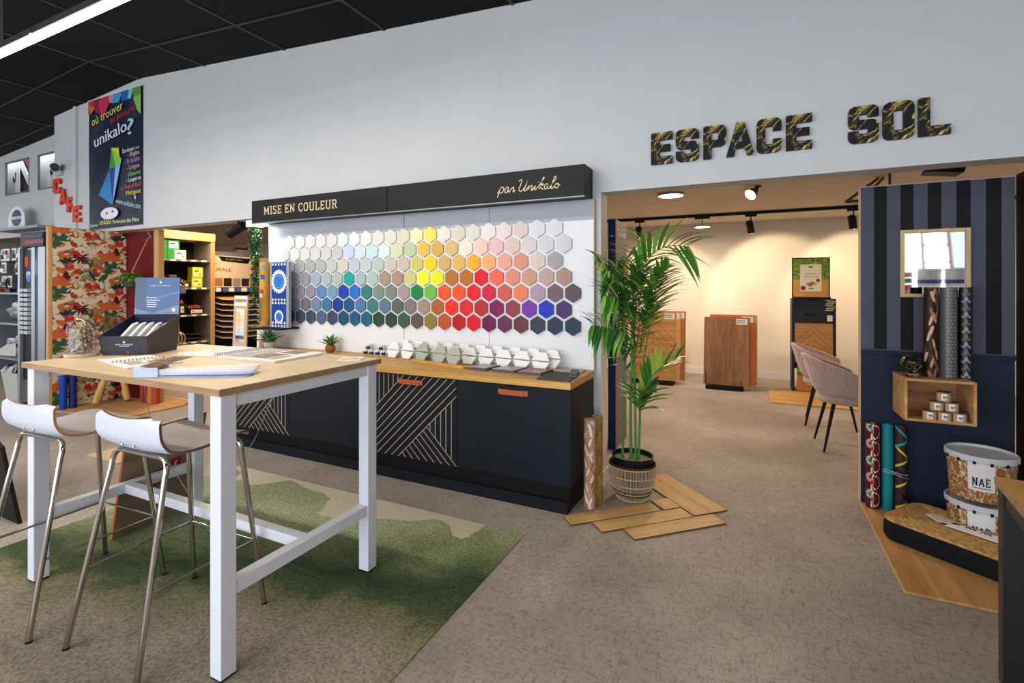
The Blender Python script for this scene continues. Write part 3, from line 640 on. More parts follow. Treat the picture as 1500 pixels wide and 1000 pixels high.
# ================================================================== bar table (built at its own origin, then turned)
PW = mat('powder_white', '#d5d9e2', .35)
TT = mat('table_top_oak', '#d0aa74', .4, tex=('wood', 'X', ['#dcc096', '#e3cba4', '#ead6b4'], .8))
TE = mat('table_edge_oak', '#9c7c5c', .55, tex=('wood', 'X', ['#8f7052', '#a58564', '#b2946f'], 1.5))
t = thing('bar_table', 'high bar table with pale oak top on a white steel frame', 'table', (0, 0, 0))
Wd, Dp, ZT = 1.45, .835, 1.043
top = M().box(-Wd, 0, 0, Dp, ZT-.0255, ZT, TT).build('tabletop', t, .001)
e = M(); e.box(-Wd-.0008, .0008, -.001, 0, ZT-.025, ZT-.0006, TE); e.box(0, .001, 0, Dp, ZT-.025, ZT-.0006, TE); e.build('edge_band', top)
L0 = .015; lw = .06
for x, y in ((-L0-lw, L0), (-L0-lw, Dp-L0-lw), (-Wd+L0, L0), (-Wd+L0, Dp-L0-lw)):
    lg = M().box(x, x+lw, y, y+lw, .012, ZT-.0265, PW).build('leg', t, .003)
    M().box(x+.002, x+lw-.002, y+.002, y+lw-.002, 0.0055, .0115, BLACK).build('foot_cap', lg)
zr = ZT-.0265
m = M(); m.box(-L0-lw+.008, -L0-.008, L0+lw+.0005, Dp-L0-lw-.0005, zr-.05, zr-.001, PW); m.build('top_rail', t, .002)
m = M(); m.box(-Wd+L0+.008, -Wd+L0+lw-.008, L0+lw+.0005, Dp-L0-lw-.0005, zr-.05, zr-.001, PW); m.build('top_rail', t, .002)
m = M(); m.box(-Wd+L0+lw+.0005, -L0-lw-.0005, L0+.008, L0+lw-.012, zr-.05, zr-.001, PW) if False else m.box(-Wd+L0+lw+.0005, -L0-lw-.0005, Dp-L0-lw+.008, Dp-L0-.008, zr-.05, zr-.001, PW); m.build('top_rail', t, .002)
for x in (-L0-lw+.006, -Wd+L0+.006): M().box(x, x+lw-.012, L0+lw+.0005, Dp-L0-lw-.0005, .285, .335, PW).build('foot_rail', t, .002)
ym = Dp/2; M().box(-Wd+L0+lw-.005, -L0-lw+.005, ym-.024, ym+.024, .287, .333, PW).build('foot_rail', t, .002)
t.location = (-1.662, 1.10, 0); t.rotation_euler = (0, 0, math.radians(.25))

# ================================================================== bar stools
LAM = mat('laminate_white', '#ccd0de', .3); LAMS = mat('laminate_seat_lit', '#f2f0f8', .3); PLY = mat('plywood_edge', '#b58d68', .6); PLYD = mat('plywood_edge_dark', '#6e5644', .6)  # seat copy of the white laminate, lightened against the table's shade
def seat_surface(a, b):
    """a across 0..1, b from backrest top 0 to front lip 1; local coordinates"""
    prof = crom([(-.175, .905), (-.172, .86), (-.160, .815), (-.125, .776), (-.06, .760), (.05, .762), (.14, .772), (.20, .768), (.232, .752)], 4)
    i = b*(len(prof)-1); k = min(int(i), len(prof)-2); p = prof[k].lerp(prof[k+1], i-k)
    u = 2*a-1; bk = max(0, 1-b/.38)
    w = .196+.012*math.sin(PI*min(1, b*1.1))-.014*max(0, (b-.9)/.1)**2-.012*max(0, 1-b/.06)
    y = p.x+.022*u*u*bk-(.0)*(1-bk); z = p.y+(.012*u*u)*(1-bk)+.013*abs(u)**2*bk-.003*bk-.02*max(0, abs(u)-.8)/.2*max(0, 1-b/.08)*max(0, abs(u)-.8)/.2
    if b > .75: y -= .012*abs(u)**3*(b-.75)/.25
    return Vector((u*w, y, z))
def make_stool(label, edge):
    t = thing('bar_stool', label, 'stool', (0, 0, 0), 'bar stools at the high table')
    nu, nv = 12, 32; th = .011
    S = [[seat_surface(i/nu, j/nv) for i in range(nu+1)] for j in range(nv+1)]
    def nrm(i, j):
        a = S[j][max(i-1, 0)]; b = S[j][min(i+1, nu)]; c = S[max(j-1, 0)][i]; d = S[min(j+1, nv)][i]
        return (b-a).cross(d-c).normalized()
    m = M(); up = [S[j][i] for j in range(nv+1) for i in range(nu+1)]; lo = [S[j][i]-nrm(i, j)*th for j in range(nv+1) for i in range(nu+1)]
    q = [(j*(nu+1)+i, j*(nu+1)+i+1, (j+1)*(nu+1)+i+1, (j+1)*(nu+1)+i) for j in range(nv) for i in range(nu)]
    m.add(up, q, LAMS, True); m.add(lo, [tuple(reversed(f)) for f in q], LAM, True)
    s = m.build('seat_shell', t, org=(0, 0, .76))
    rim = [(0, i) for i in range(nu+1)]+[(j, nu) for j in range(1, nv+1)]+[(nv, i) for i in range(nu-1, -1, -1)]+[(j, 0) for j in range(nv-1, 0, -1)]
    m = M(); k = len(rim); V = [up[j*(nu+1)+i] for j, i in rim]+[lo[j*(nu+1)+i] for j, i in rim]
    m.add(V, [(a, (a+1) % k, (a+1) % k+k, a+k) for a in range(k)], edge); m.build('ply_edge', s)
    m = M()
    for x in (-.035, .035):
        p = seat_surface(.5+x/.39, .30); m.lathe([(0, -.001), (.007, -.001), (.008, .003), (.004, .005), (0, .005)], p-Vector((0, .0135, .004)), STEEL, 10, fr=Frame((0, 0, 0), (1, 0, 0), (0, .35, .94)))
    m.build('bolt', s)
    # two bent tube loops: back pair and front pair of legs
    tops = {(-1, -1): (-.165, -.115), (1, -1): (.165, -.115), (-1, 1): (-.17, .175), (1, 1): (.175, .175)}
    feet = {(-1, -1): (-.225, -.255), (1, -1): (.225, -.255), (-1, 1): (-.235, .25), (1, 1): (.235, .25)}
    for kx in tops:
        tx, ty = tops[kx]; fx, fy = feet[kx]
        pts = [(0, ty, .747), (tx*.75, ty, .747)]+bez((tx*.75, ty, .747), (tx*1.08, ty, .747), (tx+(fx-tx)*.1, ty+(fy-ty)*.1, .68), 6)[1:]+[(fx, fy, .012)]
        lg = M().tube(pts, .0105, CHROME, 12).build('leg', t)
        M().tube([(fx, fy, 0.0055), (fx, fy, .0125)], .0115, BLACK, 10).build('foot_cap', lg)
    def at(kx, z): 
        tx, ty = tops[kx]; fx, fy = feet[kx]; s_ = (.747-z)/.735; return (tx+(fx-tx)*s_, ty+(fy-ty)*s_, z)
    zf = .295; a, b, c, d = at((-1, -1), zf), at((-1, 1), zf), at((1, 1), zf), at((1, -1), zf)
    M().tube([a, b, c, d], .0055, CHROME, 8).build('footrest_ring', t)
    return t
s1 = make_stool('white bar stool nearest the corner leg of the high table, dark seat edge', PLYD); s1.location = (-2.16, 1.225, 0); s1.rotation_euler.z = math.radians(2)
s2 = make_stool('white bar stool at the left leg of the high table, pale ply seat edge', PLY); s2.location = (-2.79, 1.16, 0); s2.rotation_euler.z = math.radians(3)

# ================================================================== rug
RUG = mat('rug_woven', '#6e7a4a', .95, tex=('rug',), spec=.1)
m = M(); m.box(-3.615, -1.15, .3, 2.545, .001, .005, RUG)
rug = m.build('area_rug', org=(-2.38, 1.42, .001)); tag(rug, 'green and sand rug with a pale coastline edge under the bar table', 'rug')
PALE = [(-3.6, 2.54), (-3.572, 2.487), (-3.43, 2.448), (-3.38, 2.30), (-3.319, 2.36), (-3.162, 2.277), (-3.186, 2.326), (-3.121, 2.371), (-3.055, 2.443), (-2.997, 2.513), (-2.899, 2.492), (-2.797, 2.462), (-2.698, 2.453), (-2.607, 2.454), (-2.506, 2.407), (-2.438, 2.305), (-2.406, 2.226), (-2.352, 2.202), (-2.282, 2.211), (-2.147, 2.263), (-2.018, 2.325), (-1.955, 2.356), (-1.881, 2.372), (-1.832, 2.381), (-1.774, 2.424), (-1.705, 2.472), (-1.668, 2.476), (-1.621, 2.456), (-1.579, 2.435), (-1.547, 2.397), (-1.531, 2.361), (-1.505, 2.352), (-1.483, 2.342), (-1.451, 2.341), (-1.419, 2.377), (-1.426, 2.403), (-1.424, 2.43), (-1.411, 2.462), (-1.406, 2.492), (-1.395, 2.541)]
rnd = random.Random(2); P2 = []
for i in range(len(PALE)-1):
    a, b = PALE[i], PALE[i+1]; n = max(1, int(math.dist(a, b)/.02))
    for k in range(n): P2.append((a[0]+(b[0]-a[0])*k/n+rnd.uniform(-.006, .006)*(i > 0), a[1]+(b[1]-a[1])*k/n+rnd.uniform(-.006, .006)*(i > 0)))
P2.append(PALE[-1])
m = M(); m.poly(topF(0), P2, mat('rug_pale', '#b9b09e', .95, tex=('noise', ['#aca28f', '#bcb2a0', '#c6bdac'], 60, .3)), .0056); m.build('pale_field', rug)

# ================================================================== things on the bar table
z = ZT+.0005
# display box of mouldings, turned
t = thing('sample_display_box', 'dark presentation box of white moulding samples with a blue header card', 'display box', (-3.04, 1.384, z))
u = Vector((.87, .485, 0)).normalized(); v = Vector((-u.y, u.x, 0)); BF = Frame((-3.04, 1.384, z), u, v)
DB = mat('box_charcoal', '#383840', .55); DBI = mat('box_navy_inside', '#131c38', .6)
bw, bd_ = .232, .235
def wallslab(A, B, C, D, th, inward):    # four corners (bottom a,b, top c,d)
    iw = Vector(inward)*th; V = [A, B, C, D]+[Vector(p)+iw for p in (A, B, C, D)]
    return V, [(0, 1, 2, 3), (7, 6, 5, 4), (0, 4, 5, 1), (1, 5, 6, 2), (2, 6, 7, 3), (3, 7, 4, 0)]
p = BF.p; m = M(); fl = .012
m.box(0, bw, 0, bd_, 0, .004, DB, BF)
m.add(*wallslab(p(0, 0, .004), p(bw, 0, .004), p(bw+.0, -fl, .1), p(-fl, -fl, .1), .004, v), DB)
m.add(*wallslab(p(bw, 0, .004), p(bw, bd_, .004), p(bw+fl, bd_+.015, .2), p(bw, -fl, .1), .004, -u), mat('box_side', '#4d4844', .6))
m.add(*wallslab(p(0, bd_, .004), p(0, 0, .004), p(-fl, -fl, .1), p(-fl, bd_+.015, .2), .004, u), DBI)
m.add(*wallslab(p(bw, bd_, .004), p(0, bd_, .004), p(-fl, bd_+.015, .2), p(bw+fl, bd_+.015, .2), .004, -v), DBI)
m.build('box', t)
FF = Frame(p(0, -.0012, .004)+Vector((0, 0, 0)), u, (p(0, -fl, .1)-p(0, 0, .004)))
m = M(); m.text(FF, 'NOËL & MARQUET', .115, .05, .0065, PAPER, .0015, w=.088, al='c'); m.disc(FF, .115, .066, .006, PAPER, .0015, seg=6); m.quad(FF, .09, .14, .043, .0445, PAPER, .0015)
m.disc(FF, .13, .012, .009, mat('seal_red', '#a23a3c', .5), .0015, seg=12, ry=.006); m.build('logo', t)
HB = mat('header_blue', '#1d4a80', .35); HB2 = mat('header_blue_dark', '#1c3a60', .35); HB3 = mat('header_mid', '#33669e', .35); HG2 = mat('header_grey_blue', '#7484a2', .4)
HF = Frame(p(-fl, bd_+.018, .195), u, Vector((0, 0, 1))+v*.06)
m = M(); m.box(0, bw+2*fl-.01, 0, .215, -.004, 0, DBI, HF); W2 = bw+2*fl-.01
m.quad(HF, 0, W2, 0, .215, HB, .0005); m.poly(HF, [(0, .0), (.055, 0), (.06, .215), (0, .215)], HB2, .0009)
m.poly(HF, [(.055, .075), (W2, .125), (W2, .14), (.055, .088)], HB3, .0009); m.poly(HF, [(0, 0), (W2, 0), (W2, .06), (.1, .012), (0, .04)], HG2, .0012)
m.text(HF, 'NOËL & MARQUET', .14, .165, .0075, PAPER, .0018, w=.115, al='c'); m.disc(HF, .14, .188, .007, PAPER, .0018, seg=6)
m.text(HF, 'Moulures', .065, .096, .011, PAPER, .0018)
for k, w_ in enumerate((.07, .05, .055, .05)): m.quad(HF, .068, .068+w_, .083-k*.012, .087-k*.012, PAPER, .0018)
m.disc(HF, W2-.03, .03, .011, PAPER, .0018, seg=7); m.build('header_card', t)
for k in range(5):
    q = M(); fr = Frame(p(.02+k*.042, .03, .012), u, v); a = Frame(fr.o, v*.9+Vector((0, 0, .45)), u*.35+Vector((0, 0, .9)))
    q.poly(a, [(0, 0), (.17, -.02), (.175, .075), (.12, .095), (.03, .07), (0, .04)], HW, 0, .012)
    tag(q.build('moulding_sample'), 'white moulding sample in the dark box, %s from the left' % ORD[k+1], 'sample', 'white moulding samples in the box')
# dome of dried flowers
dc = Vector((-3.105, 1.325, z)); t = thing('glass_dome', 'glass dome over dried white flowers beside the presentation box', 'ornament', dc)
M().lathe([(0, 0), (.071, 0), (.073, .006), (.071, .016), (0, .016)], dc, mat('wood_whitewash', '#b3a594', .7, tex=('wood', 'X', ['#a3968a', '#bfb2a2', '#cfc4b4'], 2))).build('base', t)
M().lathe([(.063, .0165)]+[(.063, .10+.0)]+[(.063*math.cos(a), .135+.063*math.sin(a)) for a in [i*PI/16 for i in range(0, 9)]], dc, glassy('dome_glass', '#fbfcfc', .16), 28).build('glass', t)
DF1 = mat('dried_cream', '#ddd2c0', .85); DF2 = mat('dried_sand', '#c0a27e', .85); rnd = random.Random(9); m = M()
m.lathe([(0, .018), (.015, .02), (.02, .06), (.02, .11), (0, .14)], dc, DF1, 12)
for k in range(900):
    a = rnd.random()*6.28; b = rnd.random()*1.7-.3; r0 = .012; L = rnd.uniform(.028, .048); hh = rnd.uniform(.03, .15)
    blade(m, dc+Vector((math.cos(a)*r0, math.sin(a)*r0, hh)), (math.cos(a)*math.cos(b), math.sin(a)*math.cos(b), math.sin(b)-.2), L, .016, rnd.choice((DF1, DF1, DF2)), .15, seg=3)
m.build('dried_flowers', t)
# spiral book helper
COIL = mat('coil_grey', '#6f7482', .35, .6)
def spiral_book(label, A, B, D, half, coil_n, prt, closed_h=.006):
    """A,B: the two ends of the coil on the table; D: page direction (full half width)"""
    A, B, D = Vector((*A, z)), Vector((*B, z)), Vector((*D, 0)); u = (B-A); L = u.length; u.normalize()
    t = thing('spiral_notebook', label, 'catalogue', (A+B)/2, 'open spiral catalogues on the bar table')
    n = Vector((0, 0, 1))
    for sgn, w, h in ((1, half[0], closed_h), (-1, half[1], closed_h*.8)):
        d = D.normalized()*sgn; fr = Frame(A+d*.004, u, d, n) ; m = M()
        for k in range(3):
            m.box(0+k*.001, L-k*.0015, 0, w-k*.002, k*h/3+.0003, (k+1)*h/3-.0004, PAPER, fr)
        b = m.build('pages', t); m = M(); prt(m, fr, L, w, h+.0004, sgn); 
        if m.V: m.build('printing', b)
    m = M()
    for k in range(coil_n):
        c = A+u*(L*(k+.5)/coil_n)+Vector((0, 0, closed_h*.9)); d = D.normalized()
        m.tube([c+(d*math.cos(a)+n*math.sin(a)*.9)*(.010+.004*(coil_n > 20)) for a in [PI*(-.05+1.1*i/8) for i in range(9)]], .0016, COIL, 5)
    m.build('coil', t); return t
BEI = mat('print_beige', '#bda98f', .6); TAU = mat('print_taupe', '#8d7d70', .6, tex=('noise', ['#6e6058', '#958474', '#b8a898'], 30, 0)); GRY = mat('print_light_grey', '#b9b6b4', .6); GRN = mat('print_olive', '#7e8f8c', .6)
def prt1(m, fr, L, w, h, s):
    if s > 0: m.quad(fr, .03, .1, .02, .09, BEI, h); m.quad(fr, .12, .2, .05, .1, mat('print_ochre', '#a8874e', .6), h); m.quad(fr, .16, .26, .015, .04, GRN, h); m.quad(fr, .03, .13, .11, .14, GRY, h)
    else: m.quad(fr, .04, .2, .08, .084, GRY, h)
spiral_book('smaller spiral catalogue lying in front of the presentation box', (-2.655, 1.24), (-2.62, 1.455), (.96, -.18), (.22, .2), 14, prt1)
def prt2(m, fr, L, w, h, s):
    if s > 0: m.quad(fr, .03, .33, .03, .17, GRY, h); m.quad(fr, .05, .2, .17, .3, TAU, h); m.quad(fr, .22, .33, .2, .33, TAU, h); m.quad(fr, .04, .17, .32, .36, BEI, h)
    else: m.quad(fr, .1, .3, .15, .154, GRY, h)
spiral_book('large open spiral catalogue near the rear edge of the bar table', (-2.42, 1.58), (-2.45, 1.92), (.995, .02), (.42, .3), 26, prt2, .01)
mg = M(); fr = Frame((-1.80, 1.775, z), (.86, .5, 0), (-.5, .86, 0)); mg.box(0, .11, 0, .12, 0, .003, PAPER, fr); mg.quad(fr, .01, .1, .02, .06, mat('print_rose', '#d8c4be', .6), .0034); mg.text(fr, 'NAE', .06, .075, .016, INK, .0034, al='c')
tag(mg.build('leaflet'), 'small white leaflet at the far right corner of the bar table', 'leaflet')
# colour fan deck, spread
t = thing('colour_fan_deck', 'long fanned pale blue colour deck on the front of the bar table', 'colour deck', (-2.2, 1.25, z))
FC = ['#9fb4dc', '#7f9cd6', '#1f4f9c', '#c9bfe0', '#e2c4cc', '#b8cbe2', '#dfe3ec', '#c6d2dc', '#e6e8ea', '#d9dde2', '#efe9e0', '#e9e6e1', '#e4e4e6', '#ede7dd']
hx = Vector((-2.14, 1.165, z))
for k, c in enumerate(FC):
    a = math.radians(22+k*1.3); u = Vector((math.cos(a+.06), math.sin(a+.06), 0)); fr = Frame(hx+Vector((0, 0, .0005+k*.0021)), u, (-u.y, u.x, 0)); m = M(); L = .375
    P = [(-.01, -.028), (L-.05, -.028), (L-.012, -.018), (L, 0), (L-.012, .018), (L-.05, .028), (-.01, .028)]
    m.poly(fr, P, mat('fan'+c, c, .45), 0, .0019)
    for j in range(1, 5): m.quad(fr, j*.07, j*.07+.003, -.027, .027, PAPER, .002)
    m.build('leaf', t)
u = Vector((math.cos(.52), math.sin(.52), 0)); fr = Frame(hx+Vector((-.03, -.055, 0)), u, (-u.y, u.x, 0)); m = M()
m.box(-.02, .07, .0, .002, .0005, .036, mat('deck_cover_blue', '#b9c6e4', .4), fr); m.box(-.02, .07, .07, .072, .0005, .036, mat('deck_cover_blue', '#b9c6e4', .4), fr); m.box(-.022, .07, -.002, .074, .036, .038, mat('deck_cover_pale', '#dfe6f2', .4), fr)
m.build('cover', t)
c2 = M(); fr = Frame((-2.10, 1.12, z+.045), (-.58, .81, 0), (-.81, -.58, .0)); c2.poly(fr, [(-.0, -.02), (.28, -.03), (.30, .06), (.02, .055)], mat('card_photo', '#6a4a3c', .5, tex=('noise', ['#3f5a3c', '#7a4a38', '#a98468'], 14, 0)), 0, .001)
tag(c2.build('photo_card'), 'dark photo card lying across the end of the colour deck', 'card')

# leaning board under the table
t = thing('flooring_board', 'brown board with a red and black emblem leaning under the bar table', 'board', (-3.22, 1.74, .0))
u = Vector((-.177, .984, 0)); fr = Frame((-3.17, 1.49, .0065), u, Vector((.11, .02, .60)))
m = M(); m.box(0, .5, 0, .60, -.014, 0, mat('board_back_brown', '#8f7763', .6, tex=('wood', 'Y', ['#86705e', '#947d69', '#9c8672'], .7)), fr); m.box(-.0025, -.0005, 0, .60, -.014, 0, mat('board_edge_red', '#a8543c', .6), fr); m.box(-.0005, .5, .6005, .6025, -.014, 0, mat('board_edge_pale', '#c8b8a0', .6), fr); m.build('panel', t)
m = M(); rf = Frame(fr.p(.24, .26, .001), u, fr.v); m.quad(rf, -.1, .09, -.03, .06, BLACK); m.ribbon(rf, [(-.08, .03), (-.07, .0), (-.05, -.01), (-.03, .0), (-.02, .04)], .014, PAPER, .0006, 0, True); m.ribbon(rf, [(0, -.01), (.0, .03), (.02, .04), (.04, .03), (.04, -.01)], .014, PAPER, .0006, 0, True); m.quad(rf, .05, .12, .0, .1, mat('emblem_red', '#b3231f', .5), .001); m.ribbon(rf, [(.075, .02), (.085, .08)], .014, PAPER, .0015)
m.build('logo', t)

CBL = [(-1.974, 1.55, 0.876), (-2.034, 1.55, 0.776), (-2.09, 1.55, 0.683), (-2.187, 1.55, 0.573), (-2.272, 1.55, 0.461)]
CBR = [(-2.976, 1.55, 0.857), (-2.937, 1.55, 0.735), (-2.874, 1.55, 0.595), (-2.77, 1.55, 0.494), (-2.651, 1.55, 0.396), (-2.537, 1.55, 0.301)]
CB2 = mat('cable_grey', '#8c8c88', .5)
tag(M().tube(crom([(-1.9, 1.55, .96), CBL[0], CBL[1], CBL[2], CBL[3], CBL[4], (CBL[4][0]-.15, 1.6, .012)], 4), .0018, CB2, 5).build('power_cable'), 'thin grey cable dropping to the rug under the right half of the bar table', 'cable', 'cables under the bar table')
tag(M().tube(crom([(-2.95, 1.55, .96)]+CBR+[(CBR[-1][0]+.2, 1.6, .012)], 4), .0018, CB2, 5).build('power_cable'), 'thin grey cable dropping to the rug near the leaning brown board', 'cable', 'cables under the bar table')
# ================================================================== lettering on the wall
GM = mat('marbled_black_gold', '#1a1b1f', .5, tex=('gold',))
RED = mat('letter_red', '#c9391f', .5)
def rr(p, n=3): return p
LET = {
 'E': ([(0, 0), (1, 0), (1, .24), (.4, .24), (.4, .39), (.9, .39), (.9, .61), (.4, .61), (.4, .76), (1, .76), (1, 1), (0, 1)], []),
 'F': ([(0, 0), (.42, 0), (.42, .36), (.88, .36), (.88, .58), (.42, .58), (.42, .76), (1, .76), (1, 1), (0, 1)], []),
 'L': ([(0, 0), (1, 0), (1, .25), (.36, .25), (.36, 1), (0, 1)], []),
 'A': ([(0, 0), (.27, 0), (.34, .22), (.66, .22), (.73, 0), (1, 0), (.64, 1), (.36, 1)], [[(.42, .42), (.58, .42), (.5, .68)]]),
 'P': ([(0, 0), (.36, 0), (.36, .35), (.78, .35), (.93, .41), (1, .53), (1, .84), (.94, .95), (.8, 1), (0, 1)], [[(.36, .56), (.65, .56), (.65, .79), (.36, .79)]]),
 'C': ([(.2, 0), (.8, 0), (.95, .06), (1, .17), (1, .39), (.66, .39), (.66, .24), (.36, .24), (.36, .76), (.66, .76), (.66, .62), (1, .62), (1, .83), (.95, .94), (.8, 1), (.2, 1), (.05, .94), (0, .83), (0, .17), (.05, .06)], []),
 'S': ([(.18, 0), (.82, 0), (.96, .06), (1, .16), (1, .46), (.95, .56), (.8, .62), (.35, .62), (.35, .77), (.65, .77), (.65, .69), (1, .69), (1, .85), (.95, .95), (.82, 1), (.18, 1), (.05, .95), (0, .85), (0, .54), (.05, .44), (.2, .38), (.66, .38), (.66, .24), (.34, .24), (.34, .33), (0, .33), (0, .16), (.05, .06)], []),
 'O': ([(.2, 0), (.8, 0), (.95, .06), (1, .17), (1, .83), (.95, .94), (.8, 1), (.2, 1), (.05, .94), (0, .83), (0, .17), (.05, .06)], [[(.34, .24), (.66, .24), (.66, .76), (.34, .76)]]),
}
LF = wallF(Y0-.002)
def letter(c, x0, x1, z0, z1, mt, lab, grp, d=.025, fr=LF, kind='wall_letter'):
    P, H = LET[c]; f = lambda p: (x0+p[0]*(x1-x0), z0+p[1]*(z1-z0)); m = M()
    m.poly(fr, [f(p) for p in P], mt, 0, d, [[f(p) for p in h] for h in H]); tag(m.build(kind), lab, 'letter', grp)
for c, a, b, lab in (('E', -.599, -.464, 'letter E at the start of ESPACE'), ('S', -.443, -.302, 'letter S in ESPACE'), ('P', -.276, -.142, 'letter P in ESPACE'), ('A', -.142, .016, 'letter A in ESPACE'), ('C', .026, .160, 'letter C in ESPACE'), ('E', .183, .316, 'letter E ending ESPACE'),
                     ('S', .492, .633, 'letter S in SOL'), ('O', .651, .79, 'letter O in SOL'), ('L', .808, .942, 'letter L in SOL')):
    letter(c, a, b, 2.206, 2.412, GM, 'black and gold marbled '+lab+' above the opening', 'marbled letters reading ESPACE SOL')
for c, a, b, z0, z1 in (('C', -8.59, -8.395, 2.67, 2.87), ('A', -8.42, -8.24, 2.51, 2.715), ('F', -8.225, -8.06, 2.393, 2.593), ('E', -8.062, -7.877, 2.25, 2.465)):
    letter(c, a, b, z0, z1, RED, 'red letter %s of the sign CAFE stepping down the wall' % c, 'red letters reading CAFE', .03)
# ================================================================== fabric banner (text kept, figures left out)
BNV = mat('banner_navy', '#101a30', .5, tex=('noise', ['#0d1626', '#161f38', '#3a3d46'], 1.6, 0)); t = thing('hanging_banner', 'tall dark banner with colourful writing hanging beside the coffee letters', 'banner', (-7.08, 3.36, 2.13))
NV = mat('banner_cloth', '#111a30', .45)
bx0, bx1, bz0, bz1 = -7.685, -6.489, 2.13, 3.785
m = M()
def cloth(a, b): return Vector((bx0+(bx1-bx0)*a, 3.357-.006*math.sin(9*a+2.5*b)*(1-.5*b)-.004*math.sin(17*a-6*b)*(1-b), bz0+(bz1-bz0)*b+.012*a*(1-b)))
m.grid(cloth, 30, 30, BNV, True); cl = m.build('cloth', t)
fr = wallF(3.345); m = M()
TR = [('#b5402a', [(0, 3.78), (.1, 3.78), (.2, 3.66), (0, 3.62)]), ('#8e1f3a', [(.1, 3.78), (.3, 3.78), (.24, 3.58), (.14, 3.62)]), ('#c8325a', [(.24, 3.78), (.42, 3.78), (.4, 3.66), (.3, 3.52), (.2, 3.66)]), ('#d9868f', [(.4, 3.78), (.5, 3.78), (.52, 3.68), (.42, 3.68)]),
      ('#4a9ac8', [(.5, 3.78), (.66, 3.78), (.6, 3.66), (.46, 3.67)]), ('#2c5fa0', [(.64, 3.78), (.84, 3.78), (.8, 3.66), (.64, 3.66)]), ('#6cc0d8', [(.78, 3.78), (.86, 3.78), (.82, 3.66), (.76, 3.67)]), ('#5f8f3c', [(.85, 3.78), (.995, 3.78), (.995, 3.64), (.86, 3.66)]), ('#8ab860', [(.86, 3.66), (.995, 3.68), (.995, 3.44), (.93, 3.5)]), ('#e0643a', [(.02, 3.72), (.14, 3.68), (.06, 3.6)])]
for k, (c, P) in enumerate(TR): m.poly(fr, [(bx0+a*(bx1-bx0), b) for a, b in P], mat('facet'+c, c, .5), .0005*k)
Y1 = mat('text_yellow', '#e6dc5a', .5); R1 = mat('text_red', '#cc2c28', .5); W1 = mat('text_white', '#dfe3ea', .5); B1 = mat('text_ice', '#a9d0e6', .5); PK1 = mat('text_lilac', '#c88fd0', .5); G1 = mat('text_green', '#8cc86a', .5); O1 = mat('text_orange', '#d8643a', .5); P1 = mat('text_peach', '#e0b8a0', .5)
m.text(fr, 'où trouver', -7.58, 3.45, .11, Y1, .006, w=.72, rot=.16); m.text(fr, 'les peintures', -7.14, 3.42, .075, R1, .006, w=.54, rot=.17)
for o in (0, .008): m.text(fr, 'unikalo', -7.52+o, 3.17, .15, W1, .006+o*.02, w=.74, rot=.16)
for o in (0, .01): m.text(fr, '?', -6.78+o, 3.235, .2, B1, .006+o*.02, w=.13)
for s, u0, v0, h, mt, w, r in (('Bordeaux', -6.88, 3.02, .055, W1, .25, .06), ('(siège)', -6.61, 3.045, .022, W1, .09, .06), ('- Bègles', -6.77, 2.965, .055, P1, .25, .05), ('- St Eulalie', -6.83, 2.885, .055, PK1, .32, .05), ('- Langon', -6.79, 2.81, .055, P1, .27, .04), ('Libourne', -6.75, 2.73, .052, G1, .25, .05), ('- Lesparre', -6.8, 2.66, .052, W1, .31, .04), ('- La Teste de Buch', -6.95, 2.575, .055, O1, .46, .05), ('Mérignac', -6.8, 2.505, .055, Y1, .31, .04),
        ('www.unikalo.com', -7.04, 2.43, .07, B1, .55, -.2)):
    m.text(fr, s, u0, v0, h, mt, .006, w=w, rot=r)
m.text(fr, "Summer", -7.62, 2.165, .04, W1, .006, w=.19); m.text(fr, 'unikalo', -7.4, 2.18, .07, Y1, .006, w=.27); m.text(fr, 'Partenaire des Fêtes', -7.1, 2.18, .05, mat('text_pale_yellow', '#e8e4a8', .5), .006, w=.57)
m.disc(fr, -7.177, 2.312, .2, W1, .006, seg=28, ry=.075)
m.disc(fr, -7.23, 2.315, .025, R1, .007, seg=8, ry=.02); m.disc(fr, -7.1, 2.33, .025, R1, .007, seg=8, ry=.02)
m.poly(fr, [(-6.61, 2.5), (-6.595, 2.46), (-6.61, 2.445), (-6.625, 2.46)], W1, .006)
# plain faceted cone in place of the mascots
for k, (c, P) in enumerate((('#2f7fc4', [(-7.42, 2.56), (-7.17, 2.86), (-7.1, 2.41)]), ('#1f3f8c', [(-7.17, 2.86), (-7.04, 2.88), (-7.1, 2.41)]), ('#7fb8e0', [(-7.04, 2.88), (-6.9, 2.96), (-7.1, 2.41)]), ('#3f9a3a', [(-7.17, 2.86), (-7.13, 3.12), (-6.98, 2.88)]), ('#8cc83a', [(-7.13, 3.12), (-6.9, 2.96), (-7.02, 2.86)]), ('#d8d23c', [(-7.13, 3.12), (-6.96, 3.1), (-6.94, 2.98)]))):
    m.poly(fr, P, mat('cone'+c, c, .5), .006+.0004*k)
m.build('printing', cl)
M().tube([(bx0-.01, 3.352, bz1+.004), (bx1+.01, 3.352, bz1+.004)], .006, W1, 8).build('rod', t)
# black security camera near the coffee letters
t = thing('security_camera', 'small black dome-fronted camera on the grey wall above the letter C', 'camera', (-8.4, 3.3, 2.92))
M().box(-8.52, -8.36, 3.33, 3.366, 2.905, 2.965, mat('cam_base', '#b8b4ac', .5)).build('wall_box', t); M().tube([(-8.48, 3.315, 3.0), (-8.32, 3.25, 2.995)], [.04, .046], BLACK, 16).build('camera_body', t)
M().tube([(-8.319, 3.2496, 2.995), (-8.315, 3.248, 2.995)], .036, mat('lens_grey', '#43474c', .15), 16).build('lens', t)

